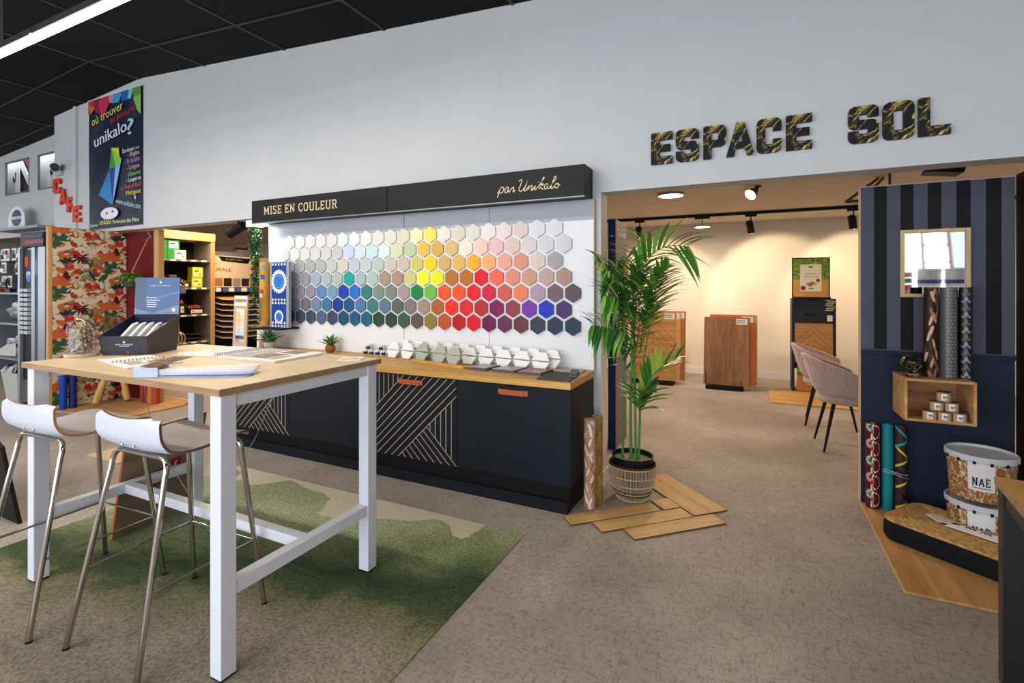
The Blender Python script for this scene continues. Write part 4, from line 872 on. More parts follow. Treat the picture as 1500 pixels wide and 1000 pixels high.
# ================================================================== hanging tube light
EM = mat('tube_glow', '#ffffff', .5, emit=('#fff8ee', 9))
HSG = mat('housing_dark', '#3b3a38', .5)
t = thing('linear_pendant_light', 'long white linear light hanging under the black tile ceiling', 'light', (-4, 1.6, 3.1))
M().box(-6.4, -1.2, 1.61, 1.65, 3.10, 3.125, EM).build('diffuser', t)
M().box(-6.4, -1.2, 1.60, 1.66, 3.1265, 3.17, HSG).build('housing', t)
for x in (-4.95, -2.6): M().tube([(x, 1.63, 3.17), (x, 1.63, cz(x)-.005)], .008, STEEL, 8).build('hanger', t)
for x in (-4.42, -3.45): M().box(x-.012, x+.012, 1.594, 1.5995, 3.125, 3.165, STEEL).build('clip', t)

# ================================================================== palm in its basket
pc = Vector((-.715, 3.312, 0)); t = thing('potted_palm', 'tall artificial palm in a black pot set in a woven basket', 'plant', pc)
BSK = mat('basket_wicker', '#3b2f24', .8, tex=('noise', ['#2a2018', '#4a3b2c'], 40, .3)); BSL = mat('basket_cord', '#c0a888', .8)
prof = [(.098, .001), (.118, .04), (.135, .1), (.148, .17), (.151, .235)]
def br(zz):
    for (a, za), (b, zb) in zip(prof, prof[1:]):
        if za <= zz <= zb: return a+(b-a)*(zz-za)/(zb-za)
    return prof[-1][0]
bk = M().lathe([(0, .001)]+prof+[(.146, .24), (.142, .235), (.128, .05), (0, .04)], pc, BSK, 40).build('basket', t)
m = M()
for k in range(96):
    a = 2*PI*k/96; P = [pc+Vector((math.cos(a)*(br(q)+.002), math.sin(a)*(br(q)+.002), q)) for q in (.012, .08, .15, .225)]; m.tube(P, .0017, BSL, 4)
for q in (.01, .06, .11, .165, .225):
    m.tube([pc+Vector((math.cos(a)*(br(q)+.004), math.sin(a)*(br(q)+.004), q)) for a in [2*PI*i/40 for i in range(40)]], .003, BSL, 6, closed=True)
m.build('cord_weave', bk)
M().lathe([(.12, .06), (.134, .275), (.138, .285), (.13, .285), (.126, .25), (.0, .248)], pc, mat('pot_black', '#141414', .4), 36).build('inner_pot', t)
M().lathe([(0, .262), (.06, .261), (.125, .256)], pc, mat('gravel', '#7d756a', .9, tex=('noise', ['#5c554c', '#8f877b', '#b0a89c'], 60, .6)), 24).build('gravel', t)
ST = mat('palm_stem', '#3f7a3c', .45, tex=('noise', ['#35692f', '#568f48'], 5, 0)); PG = [mat('palm_green', '#46812f', .33), mat('palm_dark', '#2d5f2e', .33), mat('palm_yellow', '#a9c552', .33), mat('palm_mid', '#7db04c', .33)]
rR = Vector((.9, .436, 0)); rF = Vector((-.436, .9, 0)); rnd = random.Random(11)
def pp(r, f, zz): return pc+rR*r+rF*f+Vector((0, 0, zz))
def stem(P, r0, r1):
    C = crom([pp(*p) for p in P], 5); n = len(C); M().tube(C, [r0+(r1-r0)*i/(n-1) for i in range(n)], ST, 8).build('stem', t)
stem([(-.008, 0, .25), (-.012, 0, .6), (.0, .0, 1.0), (-.002, 0, 1.18)], .0105, .006)
stem([(.018, -.02, .25), (.012, -.02, .7), (.01, .0, 1.1)], .009, .006)
stem([(-.062, .02, .25), (-.055, .02, .6), (-.065, .03, .95), (-.075, .03, 1.12)], .009, .005)
stem([(.045, .01, .25), (.05, .0, .55), (.06, .02, .72)], .009, .006)
stem([(.035, -.03, .25), (.035, -.05, .5), (.04, -.06, .66)], .008, .005)
def frond(P, L0, n, w, cols, droop=.35, start=.25, ang=.9, sidez=0.12, name='frond', roll=1.0):
    n = int(n*1.12)
    C = crom([pp(*p) for p in P], 8); m = M(); N = len(C)
    m.tube(C, [.005-.0035*i/(N-1) for i in range(N)], ST, 6)
    for k in range(n):
        s = start+(1-start)*k/(n-1); i = min(int(s*(N-1)), N-2); p = C[i].lerp(C[i+1], s*(N-1)-i); d = (C[i+1]-C[i]).normalized()
        side = d.cross(Vector((0, 0, 1)));  side = side.normalized() if side.length > .2 else rR.copy()
        if abs(side.dot(rR)) < .25: side = (side+rR*.6).normalized()
        hz = math.hypot(d.x, d.y); q_ = Vector((0, 0, 1))-d*d.z; q_ = q_.normalized() if q_.length > .05 else side.cross(d); ro = roll*hz; side = (side*math.cos(ro)+q_*math.sin(ro)).normalized()
        L = L0*1.12*(.55+.6*math.sin(PI*min(1, .15+.8*(s-start)/(1-start))))*rnd.uniform(.88, 1.1)
        for sg in (-1, 1):
            dd = side*sg*math.sin(ang)+d*math.cos(ang)+Vector((0, 0, sidez))+Vector([rnd.uniform(-.07, .07) for _ in range(3)])
            blade(m, p, dd, L, w*1.4*rnd.uniform(.85, 1.15), rnd.choice(cols), droop*.62*rnd.uniform(.7, 1.3), seg=5)
    m.build(name, t)
D, Dk, Ye, Mi = PG
frond([(-.002, 0, 1.15), (.01, .0, 1.35), (.07, -.03, 1.55), (.19, -.08, 1.66), (.33, -.1, 1.66)], .27, 15, .022, [D, Mi, D, Mi], .55, .2, .8)
frond([(.012, 0, 1.05), (.03, .02, 1.3), (.065, .02, 1.52), (.07, .03, 1.74)], .24, 13, .02, [Mi, D, Ye], .4, .3, .95)
frond([(.06, .02, .72), (.09, .0, 1.0), (.135, -.03, 1.3), (.15, -.02, 1.5)], .22, 11, .022, [Mi, D, Dk], .45, .5, 1.0)
frond([(-.075, .03, 1.1), (-.1, -.04, 1.3), (-.17, -.14, 1.46), (-.26, -.22, 1.56)], .24, 14, .021, [Dk, D, Ye, D], .55, .15, .95)
frond([(-.002, 0, 1.1), (-.03, .03, 1.3), (-.08, -.02, 1.46), (-.18, -.06, 1.5)], .22, 12, .02, [Dk, D, Mi], .5, .2, 1.0)
frond([(-.065, .03, .95), (-.12, -.06, 1.08), (-.2, -.16, 1.14), (-.3, -.24, 1.16)], .2, 10, .021, [Dk, D, D], .6, .2, .9)
frond([(.01, 0, .95), (-.02, -.08, 1.15), (-.06, -.14, 1.3), (-.1, -.2, 1.38)], .2, 11, .02, [D, Dk, Mi], .45, .2, 1.0)
frond([(.01, 0, .9), (.03, -.06, 1.12), (.02, -.1, 1.3), (.05, -.14, 1.45)], .21, 12, .021, [D, Mi, Dk], .4, .25, 1.0)
frond([(.05, .0, .6), (.09, -.02, .76), (.16, -.05, .86), (.27, -.07, .93)], .21, 12, .022, [Ye, Mi, Ye, D], .25, .15, .85, .35)
frond([(.01, 0, .75), (-.05, .05, .92), (-.08, .02, 1.02), (-.14, .0, 1.08)], .17, 9, .02, [Dk, D], .4, .2, 1.0)
frond([(.035, -.05, .58), (.03, -.08, .64), (.03, -.11, .7)], .21, 5, .045, [Mi, D, Mi], .45, .1, 1.05, .35)
frond([(.04, -.06, .6), (.08, -.04, .66), (.11, -.04, .7)], .18, 5, .04, [D, Dk], .3, .1, .9, .35)
frond([(-.002, 0, 1.18), (-.01, .1, 1.4), (.0, .22, 1.55), (.03, .34, 1.58)], .22, 11, .02, [Dk, D], .5, .2, 1.0)
frond([(.05, .0, 1.0), (.09, .0, 1.2), (.15, -.02, 1.4), (.22, -.04, 1.52)], .22, 12, .02, [Mi, D, D], .4, .1, .95)
frond([(-.04, .0, 1.1), (-.07, -.03, 1.25), (-.13, -.14, 1.33), (-.22, -.2, 1.34)], .21, 11, .02, [D, Mi, Dk], .5, .1, .95)
frond([(.0, .0, 1.05), (.0, -.05, 1.25), (-.03, -.08, 1.42), (-.03, -.1, 1.56)], .2, 11, .02, [Mi, D], .4, .1, 1.0)
frond([(.05, .02, .95), (.1, .0, 1.15), (.15, .0, 1.33), (.17, .02, 1.5)], .25, 12, .022, [Mi, D, Ye, D], .35, .3, 1.0)
frond([(.0, -.04, .9), (-.03, -.1, 1.02), (-.08, -.16, 1.1), (-.15, -.2, 1.13)], .18, 10, .02, [D, Mi, Dk], .5, .1, .95)
# ------------------------------------------------------------------ herringbone planks on the floor
PLK = mat('plank_oak', '#c9a36c', .5, tex=('wood', 'X', ['#b98f58', '#c9a269', '#d9b884'], .9)); PLE = mat('plank_edge', '#5e4834', .8)
def plank(ox, oy, ang, L, w, lab, i):
    m = M(); m.box(0, L, 0, w, .0015, .0095, PLE); m.quad(topF(.0098), .0005, L-.0005, .0005, w-.0005, PLK)
    o = m.build('flooring_plank', org=(0, 0, .001)); o.location = (ox, oy, .001); o.rotation_euler.z = ang; tag(o, lab, 'plank', 'herringbone sample planks on the floor')
a1 = math.radians(43.7); a2 = math.radians(134.2)
for k, (x, y, L, lab) in enumerate(((-.579, 2.746, .615, 'front'), (-.765, 2.747, .620, 'middle'), (-.951, 2.75, .615, 'rear left'))):
    plank(x, y, a1, L, .1225, 'pale oak plank pointing right, %s of three in the herringbone sample' % lab, k)
for k, (x, y, L, lab) in enumerate(((-.137, 3.359, .63, 'outermost'), (-.226, 3.274, .625, 'middle'), (-.405, 3.277, .14, 'innermost, by the basket'))):
    plank(x, y, a2, L, .1215, 'pale oak plank running back to the left, %s of three' % lab, k)
# leafy kraft rolls beside the cabinet
def leafy(m, x, y, r, h, cols, seed, z0=0, ww=.017, nn=30):
    rnd = random.Random(seed)
    for k in range(nn):
        z_ = z0+h*(k+.5)/nn; a = rnd.uniform(-PI*.95, -.05); da = rnd.uniform(.5, .9); 
        col = rnd.choice(cols); mt = mat('leaf_print_'+col[1:], col, .6); V = []
        for i in range(9):
            tq = i/8; w = ww*math.sin(PI*tq)**.8; an = a+da*tq; zz = min(max(z_+.05*(tq-.5)*rnd.choice((1,)), z0+.01), z0+h-.01)
            zc = z_+(.05 if seed+k & 1 else -.05)*(tq-.5)
            for s in (-1, 1): V.append((x+math.cos(an)*(r+.0006), y+math.sin(an)*(r+.0006), min(max(zc+s*w, z0+.002), z0+h-.002)))
        m.add(V, [(2*i, 2*i+2, 2*i+3, 2*i+1) for i in range(8)], mt, True)
roll('wallpaper_roll', 'brown and white leaf print roll standing at the end of the navy cabinet', -.925, 3.04, .001, .037, .56, mat('paper_kraft_leaf', '#b08a68', .6), 'leafy rolls at the cabinet end', '#d9c4ac', lambda m: leafy(m, -.925, 3.04, .037, .56, ['#d8cfc4', '#cfc5ba', '#8a6246', '#e0dad2'], 3))
roll('wallpaper_roll', 'ochre brown patterned roll standing behind the leaf print roll', -.905, 3.135, .001, .036, .56, mat('paper_ochre_dark', '#94743e', .6), 'leafy rolls at the cabinet end', '#cdb48c', lambda m: leafy(m, -.905, 3.135, .036, .56, ['#7c5f30', '#a8884c', '#86683a'], 4))
# ================================================================== flooring room
YW = BR-.001
# leaning sample panels
CHV = mat('chevron_oak', '#b5763c', .5, tex=('wood', 'X', ['#a3713f', '#b88752', '#c99c68'], .9)); WAL = mat('walnut_board', '#8a6040', .5, tex=('wood', 'Z', ['#73503a', '#8c6544', '#9f7650'], .8))
OKP = mat('oak_panel_pale', '#c79655', .5, tex=('wood', 'Z', ['#b5823f', '#c9985a', '#d8ad70'], .8)); ORN = mat('panel_orange', '#b8632c', .5); GAP = mat('joint_dark', '#5c3e22', .8)
LAB = mat('sticker_white', '#d9d6d2', .6)
def panel_stack(name, lab, x0, x1, yb, h, fronts, grp, chev, label_at, lean=.13):
    """boards leaning towards the wall; nearest first"""
    for k, (mt, dx, dh, lb) in enumerate(fronts):
        y = yb+.055*k; fr = Frame((0, y, .06), (1, 0, 0), Vector((0, lean, 1)))
        t = thing(name, lb, 'sample board', ((x0+x1)/2, y, .06), grp)
        m = M(); m.box(x0+dx, x1+dx, 0, h+dh, -.022, 0, mt, fr); m.build('board', t)
        m = M()
        if chev and k == 0:
            for s in (-1, 1):
                for j in range(-3, 12):
                    z0_ = j*.11; xm = (x0+x1)/2; P = [(xm, z0_), (x0 if s < 0 else x1, z0_-.33)]
                    a, b = P
                    if s: m.ribbon(fr, [(a[0], min(a[1], h)), (b[0], b[1])] if b[1] > 0 and a[1] < h else [(xm, .001), (xm, .002)], .004, GAP, .0008)
            m.ribbon(fr, [((x0+x1)/2, .0), ((x0+x1)/2, h)], .003, GAP, .0008)
        else:
            for j in range(1, 4): m.ribbon(fr, [(x0+dx+(x1-x0)*j/4, .0), (x0+dx+(x1-x0)*j/4, h+dh)], .0025, GAP, .0008)
        m.build('joints', t)
        m = M(); m.quad(fr, x1+dx-.16, x1+dx-.02, h+dh-.1, h+dh-.02, LAB, .0012)
        for q in range(3): m.quad(fr, x1+dx-.15, x1+dx-.05, h+dh-.045-q*.016, h+dh-.039-q*.016, INK, .0016)
        m.build('price_label', t)
panel_stack('flooring_panel', '', -1.62, -.98, 7.32, .98, [(CHV, 0, 0, 'oak chevron panel, foremost of the leaning boards behind the palm'), (OKP, .06, 0, 'pale oak panel just behind the chevron board'), (mat('oak_panel_mid', '#a87038', .5, tex=('wood', 'Z', ['#945f2c', '#ad763e'], .8)), .12, .01, 'brown oak panel, rearmost behind the palm')], 'leaning flooring panels behind the palm', True, None)
panel_stack('flooring_panel', '', -.6, -.03, 7.32, .93, [(WAL, 0, 0, 'walnut panel, foremost on the black stand mid room'), (ORN, .07, .03, 'orange brown panel leaning right behind the walnut one'), (OKP, .1, .03, 'oak panel rearmost on the black stand mid room')], 'leaning flooring panels mid room', False, None)
t = thing('panel_stand', 'low black metal stand under the walnut panel', 'stand', (-.3, 7.4, 0))
m = M(); m.box(-.56, -.1, 7.27, 7.52, .001, .05, BLACK); m.build('base', t); m = M(); m.box(-.57, -.56, 7.265, 7.28, .001, .22, BLACK); m.box(-.13, -.12, 7.265, 7.28, .001, .15, BLACK); m.box(-.57, -.12, 7.255, 7.264, .04, .055, BLACK); m.build('front_hook', t)
t = thing('panel_stand', 'low black stand under the chevron panels behind the palm', 'stand', (-1.3, 7.4, 0))
m = M(); m.box(-1.58, -1.0, 7.27, 7.52, .001, .05, BLACK); m.build('base', t)
# parquet display tower
t = thing('parquet_display_tower', 'tall dark parquet display with a framed plant poster on top', 'display', (.73, 7.65, 0))
DK = mat('tower_dark', '#23262e', .5); SY = 7.6
m = M(); m.box(.485, .515, SY, SY+.35, .001, 1.24, DK); m.box(.955, .985, SY, SY+.35, .001, 1.24, DK); m.box(.515, .955, SY+.1, SY+.35, .3, 1.24, DK); m.build('frame', t)
m = M()
for k in range(5): m.box(.5+.0*k, .96-.004*k, SY+.02+.05*k, SY+.05+.05*k, .94, 1.24+.028*k-.06, DK)
m.box(.5, .93, SY-.012, SY+.0185, .925, 1.13, DK); m.build('sample_boards', t)
m = M(); m.box(.62, .77, SY-.0145, SY-.0125, 1.02, 1.05, BLACK)
for k in range(7): m.box(.86+.012*(k % 3), .95+.012*(k % 3), SY-.0145, SY-.0125, 1.09+.022*k, 1.098+.022*k, mat('tag_cream', '#d8c9a4', .6))
m.quad(wallF(SY-.0130), .885, .945, .95, 1.03, LAB); m.build('tags', t)
m = M(); TF = wallF(SY-.005); m.box(.52, .95, SY-.004, SY+.02, .40, .92, CHV); m.build('chevron_board', t); m = M()
for s in (-1, 1):
    for j in range(10):
        a = .42+j*.085; m.ribbon(TF, [(.735, min(a+.12, .915)), (.735+s*.21, a-.09)] if a-.09 > .40 and a+.12 < .915 else [(.735, .41), (.735, .412)], .004, GAP, .0005)
m.build('joints', t)
PLT = mat('moss_green', '#5d7a2c', .8, tex=('noise', ['#24351a', '#6d8a30', '#a8bc58'], 28, .5))
m = M(); m.box(.545, .95, SY-.004, SY+.02, .02, .395, mat('tower_orange', '#b9753a', .5)); m.quad(TF, .548, .947, .23, .39, PLT, .001); m.quad(TF, .66, .86, .10, .33, mat('leaflet_cream', '#d8d6c0', .6), .002); m.quad(TF, .66, .86, .10, .15, mat('leaflet_mint', '#a8c4a0', .6), .0025)
m.text(TF, 'PARQUET', .76, .22, .018, INK, .003, w=.14, al='c'); m.build('lower_poster', t)
m = M(); PY = SY+.06; PF = wallF(PY-.002); m.box(.49, .925, PY, PY+.025, 1.25, 1.79, DK); m.build('poster_frame', t)
m = M(); m.quad(PF, .505, .91, 1.50, 1.775, PLT); m.quad(PF, .505, .91, 1.265, 1.50, mat('poster_wood', '#c8924a', .5)); m.quad(PF, .585, .83, 1.34, 1.70, mat('poster_sheet', '#e2dcc4', .6), .001)
for a in (.69, .705, .72): m.disc(PF, a, 1.66+(a-.705)**2*30, .008, BLACK, .002, seg=6, ry=.012)
BR1 = mat('print_brown', '#a86b34', .6); RD1 = mat('badge_red', '#9c2420', .5)
m.text(PF, 'PARQUET', .707, 1.565, .02, BR1, .002, w=.12, al='c'); m.text(PF, 'CONTRECOLLÉ', .707, 1.53, .018, BR1, .002, w=.17, al='c')
m.poly(PF, [(.645, 1.44), (.70, 1.42), (.78, 1.45), (.73, 1.47)], BR1, .002); m.poly(PF, [(.65, 1.43), (.70, 1.405), (.78, 1.435), (.70, 1.42)], mat('print_dark_brown', '#6b3f1c', .6), .0025)
m.disc(PF, .79, 1.485, .022, RD1, .002); m.disc(PF, .62, 1.385, .03, RD1, .002); m.quad(PF, .68, .74, 1.37, 1.385, mat('print_green', '#5f8f5a', .6), .002)
m.text(PF, 'a.rpin', .535, 1.28, .024, PAPER, .002, w=.09); m.build('poster', t)
m = M(); m.box(.20, 1.3, 6.72, 7.56, .001, .014, mat('parquet_mat', '#c08a40', .4, tex=('wood', 'X', ['#b58646', '#c79a5a', '#d8b074'], .6))); tag(m.build('parquet_platform'), 'honey oak parquet mat on the floor before the display tower', 'floor mat')

# track lights
TB = mat('track_black', '#0b0b0b', .5); GLW = mat('lamp_glow', '#ffffff', .5, emit=('#fff0d8', 12)); DISC = mat('disc_glow', '#ffffff', .5, emit=('#fff6e8', 6))
tag(M().box(-2.4, 4.0, 7.33, 7.37, 2.37, 2.409, TB).build('ceiling_track'), 'long black ceiling track across the flooring room', 'light track')
def aim(m_, base, tgt): return (Vector(tgt)-Vector(base)).normalized()
for x, lab, tg in ((-1.48, 'black spotlight at the left end of the ceiling track', (-1.35, 8.5, 1.6)), (-.01, 'black spotlight in the middle of the ceiling track', (.28, 8.5, 1.5)), (1.135, 'black spotlight at the right end of the track', (1.3, 8.5, 1.4))):
    t = thing('track_spotlight', lab, 'spotlight', (x, 7.35, 2.3), 'track spotlights')
    M().box(x-.07, x+.07, 7.332, 7.368, 2.34, 2.3695, TB).build('adapter', t); M().tube([(x, 7.35, 2.34), (x, 7.35, 2.285)], .008, TB, 8).build('arm', t)
    b = Vector((x-.02, 7.35, 2.27)); d = Vector((.16, .25, -.95)).normalized()
    hd = M().tube([b-d*.02, b, b+d*.15], [.02, .045, .045], TB, 16).build('head', t)
    M().tube([b+d*.1501, b+d*.152], .036, GLW, 14).build('lamp', hd)
for x, y, z0, r, lab, rod in ((-.62, 7.35, 2.23, .11, 'round white pendant disc hanging from the ceiling track', True), (-.79, 5.58, 2.385, .135, 'round flat ceiling light above the palm', False)):
    t = thing('ceiling_light', lab, 'light', (x, y, z0))
    M().lathe([(0, 0), (r-.008, 0), (r-.008, .012), (0, .012)], (x, y, z0), DISC, 32).build('diffuser', t); M().lathe([(r-.0075, 0), (r, .0), (r, .018), (0, .018), (0, .0125), (r-.0075, .0125)], (x, y, z0), STEEL, 32).build('rim', t)
    if rod: M().box(x-.1, x+.1, 7.332, 7.368, 2.345, 2.3695, TB).build('adapter', t); M().tube([(x, y, z0+.0185), (x, y, 2.345)], .005, TB, 6).build('rod', t)
t = thing('cone_spotlight', 'black cone spotlight glowing on the flooring room ceiling', 'spotlight', (.0, 5.44, 2.3))
d = Vector((-.55, -.55, -.62)).normalized(); b = Vector((.06, 5.52, 2.395)); hd = M().tube([b, b+d*.13], [.008, .066], mat('cone_bronze', '#3c2c1c', .4), 20).build('head', t); M().tube([b+d*.1305, b+d*.134], .056, GLW, 20).build('lamp', hd); M().lathe([(0, 0), (.03, 0), (.03, .012), (0, .012)], b+Vector((0, 0, .0)), TB, 16).build('mount', t)
# narrow blue and mauve display at the pier
t = thing('brand_display_panel', 'tall blue and mauve display panel just inside the opening at the pier', 'display', (-1.06, 4.4, 0))
MV = mat('panel_mauve', '#85767a', .6); DBL = mat('panel_deep_blue', '#1c2658', .5)
M().box(-1.115, -1.051, 4.2, 4.212, .001, 1.985, DBL).build('front_edge', t)
M().box(-1.115, -1.05, 4.2125, 4.62, .001, 1.98, MV).build('body', t)
m = M(); fr = sideF(-1.0495); m.text(fr, 'Tarkett', 4.27, 1.85, .06, PAPER, .0, w=.32); m.build('lettering', t)
M().disc(wallF(4.1995), -1.083, 1.84, .008, PAPER, 0, .001).build('screw', t)
M().box(-1.0495, -1.035, 4.30, 4.42, 1.0, 1.62, BLACK).build('sample_slot', t); M().box(-1.0495, -1.03, 4.43, 4.60, 1.0, 1.66, OKP).build('sample_board', t)
# velvet chairs
VEL = mat('velvet_mauve', '#97827e', .85, sheen=.5, tex=('rib', 'X', 26, ['#a58a84', '#cfb2aa']))
def make_chair(label):
    t = thing('velvet_chair', label, 'chair', (0, 0, 0), 'ribbed velvet chairs in the flooring room')
    # local: chair faces +X, back at -X
    def shell(a, b, off=0):
        # a around the shell 0..1 (left arm - back - right arm), b bottom to top
        th = PI*(.5+1.0*a)                                  # from +Y round the back to -Y
        rx, ry = .25+.0*b, .245
        flare = .8+.28*b**.8
        if b < .3: flare *= .72+.28*(b/.3)**.6
        x = rx*math.cos(th)*flare*(1.0); y = ry*math.sin(th)*flare
        topz = .80-.17*abs(2*a-1)**2.2
        x -= .06*b*max(0, 1-abs(2*a-1)**2)
        if abs(2*a-1) > .6: x += .10*(abs(2*a-1)-.6)/.4
        z = .405+(topz-.405)*b
        v = Vector((x, y, z)); n = Vector((math.cos(th), math.sin(th), 0))
        return v-n*off
    m = M(); m.grid(lambda a, b: shell(a, b), 28, 10, VEL, True, True); m.grid(lambda a, b: shell(a, b, .028), 28, 10, VEL, True)
    rim = []
    for i in range(29): rim.append((i/28, 1))
    P = [shell(a, b, .014) for a, b in rim]; m.tube(P, .016, VEL, 8)
    m.tube([shell(0, b/8, .014) for b in range(9)], .016, VEL, 8); m.tube([shell(1, b/8, .014) for b in range(9)], .016, VEL, 8)
    m.build('backrest', t)
    m = M(); pr = []
    seat = lambda r_, a: Vector((.02+r_*.24*math.cos(a)*(1 if math.cos(a) < 0 else 1.1), r_*.225*math.sin(a), 0))
    V = []; n = 24
    for zz, rr_ in ((.40, .55), (.405, .9), (.43, 1.0), (.465, .98), (.475, .85), (.478, 0.01)):
        V += [seat(rr_, 2*PI*k/n)+Vector((0, 0, zz)) for k in range(n)]
    F = [(j*n+k, j*n+(k+1) % n, (j+1)*n+(k+1) % n, (j+1)*n+k) for j in range(5) for k in range(n)]+[tuple(range(n-1, -1, -1))]
    m.add(V, F, VEL, True); m.build('seat', t)
    for sx in (-1, 1):
        for sy in (-1, 1): M().tube([(sx*.13+.02, sy*.14, .41), (sx*.215+.02, sy*.205, .002)], [.016, .009], BLACK, 10).build('leg', t)
    return t
c1 = make_chair('ribbed mauve velvet chair farther back, before the parquet tower'); c1.location = (.70, 5.95, 0); c1.rotation_euler.z = math.radians(-6)
c2 = dup(c1, 'ribbed mauve velvet chair nearer the striped partition'); c2.location = (.73, 5.13, 0); c2.rotation_euler.z = math.radians(4)
# speaker and ceiling bracing above the partition
t = thing('ceiling_speaker', 'black wedge speaker hung above the striped partition', 'speaker', (1.4, 5.1, 2.3))
fr = wallF(5.1); m = M(); m.poly(fr, [(1.27, 2.33), (1.50, 2.30), (1.53, 2.385), (1.30, 2.385)], BLACK, -.12, .18); m.build('cabinet', t); M().box(1.38, 1.42, 5.08, 5.12, 2.3855, 2.409, BLACK).build('bracket', t)
BRZ = mat('frame_bronze', '#5a3c22', .5); m = M(); m.tube([(1.05, 5.6, 2.40), (.72, 5.0, 2.12)], .012, BRZ, 8); m.tube([(1.09, 5.6, 2.40), (.84, 5.05, 2.14)], .012, BRZ, 8); m.tube([(1.08, 5.3, 2.405), (1.08, 5.3, 2.15)], .01, BRZ, 8); m.tube([(.72, 5.0, 2.12), (1.3, 5.0, 2.13)], .012, BRZ, 8)
tag(m.build('ceiling_brace'), 'thin bronze metal brace under the ceiling above the striped partition', 'brace')

# ================================================================== striped navy corner
YN = 3.862; NF = wallF(YN-.0012)
NVW = mat('paint_navy', '#20263a', .7); LS = mat('stripe_slate', '#4d5062', .75, tex=('noise', ['#4c4e5d', '#535563'], 3, 0)); DS = mat('stripe_black', '#07070b', .6)
m = M(); m.box(.635, 1.378, YN, YN+.07, 0, 2.04, NVW)
ed = [.635, .704, .772, .842, .907, .977, 1.043, 1.114, 1.18, 1.249, 1.319, 1.378]
for i, (a, b) in enumerate(zip(ed, ed[1:])): m.quad(NF, a, b, 1.0, 2.04, DS if i % 2 else LS)
m.box(.633, .635, YN, YN+.07, 0, 2.04, mat('edge_cream', '#c8ad90', .6)); m.box(.633, 1.378, YN-.0, YN+.07, 2.0405, 2.047, mat('edge_pale', '#b0a4a8', .6))
m.box(.635, 1.378, YN-.018, YN-.001, .972, .998, NVW); m.box(.635, 1.378, YN-.012, YN-.001, .998, 1.004, LS)
struct(m.build('wall_partition'), 'freestanding partition, slate and black striped wallpaper above navy paint')
m = M(); m.box(1.40, 1.95, YN-.06, YN+.05, 0, 2.06, DS); struct(m.build('wall_partition_right'), 'near black partition at the right picture edge')
# mirror
MIR = mat('mirror_silver', '#e8eaec', .03, 1)
t = thing('wall_mirror', 'square mirror in a pale wood frame on the striped wallpaper', 'mirror', (1.0, 3.84, 1.336))
FRM = mat('frame_pale_wood', '#cbb184', .5, tex=('wood', 'Z', ['#bfa374', '#d4bc90'], 2)); m = M(); a0, a1, z0, z1, f = .837, 1.174, 1.336, 1.754, .022
m.box(a0, a0+f, 3.835, 3.86, z0, z1, FRM); m.box(a1-f, a1, 3.835, 3.86, z0, z1, FRM); m.box(a0+f, a1-f, 3.835, 3.86, z0, z0+f, FRM); m.box(a0+f, a1-f, 3.835, 3.86, z1-f, z1, FRM); m.build('frame', t, .002)
M().box(a0+f, a1-f, 3.85, 3.8595, z0+f, z1-f, MIR).build('glass', t)
# wooden crate shelf with tins
PIN = mat('pine', '#c79a68', .5, tex=('wood', 'X', ['#a9784a', '#c99c68', '#d9b482'], .9)); PIK = mat('pine_dark_back', '#a97b50', .6, tex=('wood', 'X', ['#8a5c36', '#ab7c50', '#c49766'], .9))
t = thing('crate_shelf', 'open pine crate fixed to the navy wall as a shelf', 'shelf', (.96, 3.7, .626)); x0, x1, ya, yb, z0, z1, th = .797, 1.118, 3.57, 3.835, .628, .872, .014
m = M(); m.box(x0, x0+th, ya, yb, z0, z1, PIN); m.build('side', t, .001); m = M(); m.box(x1-th, x1, ya, yb, z0, z1, PIN); m.build('side', t, .001)
m = M(); m.box(x0+th, x1-th, ya, yb, z1-th, z1, PIN); m.build('top', t, .001); m = M(); m.box(x0+th, x1-th, ya, yb, z0, z0+th, PIN); m.build('bottom', t, .001)
M().box(x0+th, x1-th, yb-.008, yb, z0+th, z1-th, PIK).build('back', t); M().box(.9, 1.0, yb+.0005, YN-.0005, .7, .8, BLACK).build('bracket', t)
KL = mat('tin_kraft_print', '#b58a5c', .6, tex=('vor', ['#e4d4bc', '#b98f62', '#a57a4c'], 60), thin=.14); TINL = mat('tin_lid', '#4d4640', .4, .3)
TP = [(.918, 3.60, .6425), (.985, 3.60, .6425), (1.052, 3.60, .6425), (.952, 3.605, .6965), (1.018, 3.605, .6965), (.985, 3.61, .7505)]
for i, (x, y, zz) in enumerate(TP):
    t = thing('paint_tin', 'tiny kraft printed tin labelled NAE, '+['bottom left of the pyramid', 'bottom middle of the pyramid', 'bottom right of the pyramid', 'left in the middle tier', 'right in the middle tier', 'top of the pyramid'][i], 'tin', (x, y, zz), 'little tins stacked in the pine crate')
    M().lathe([(0, 0), (.031, 0), (.031, .047), (0, .047)], (x, y, zz), KL, 24).build('body', t)
    m = M(); m.lathe([(.0316, .008), (.0316, .042)], (x, y, zz), PAPER, 6, a0=-PI*.68, a1=-PI*.42)
    fr = Frame((x, y-.033, zz), (1, .08, 0), (0, 0, 1)); serif(m, fr, 'NAE', -.012, .006, .02, .012, .0018, INK, .0006); m.quad(fr, -.012, .006, .013, .0148, INK, .0006); m.build('label', t)
    M().lathe([(.032, .0475), (.032, .053), (0, .053)], (x, y, zz), TINL, 24).build('lid', t)
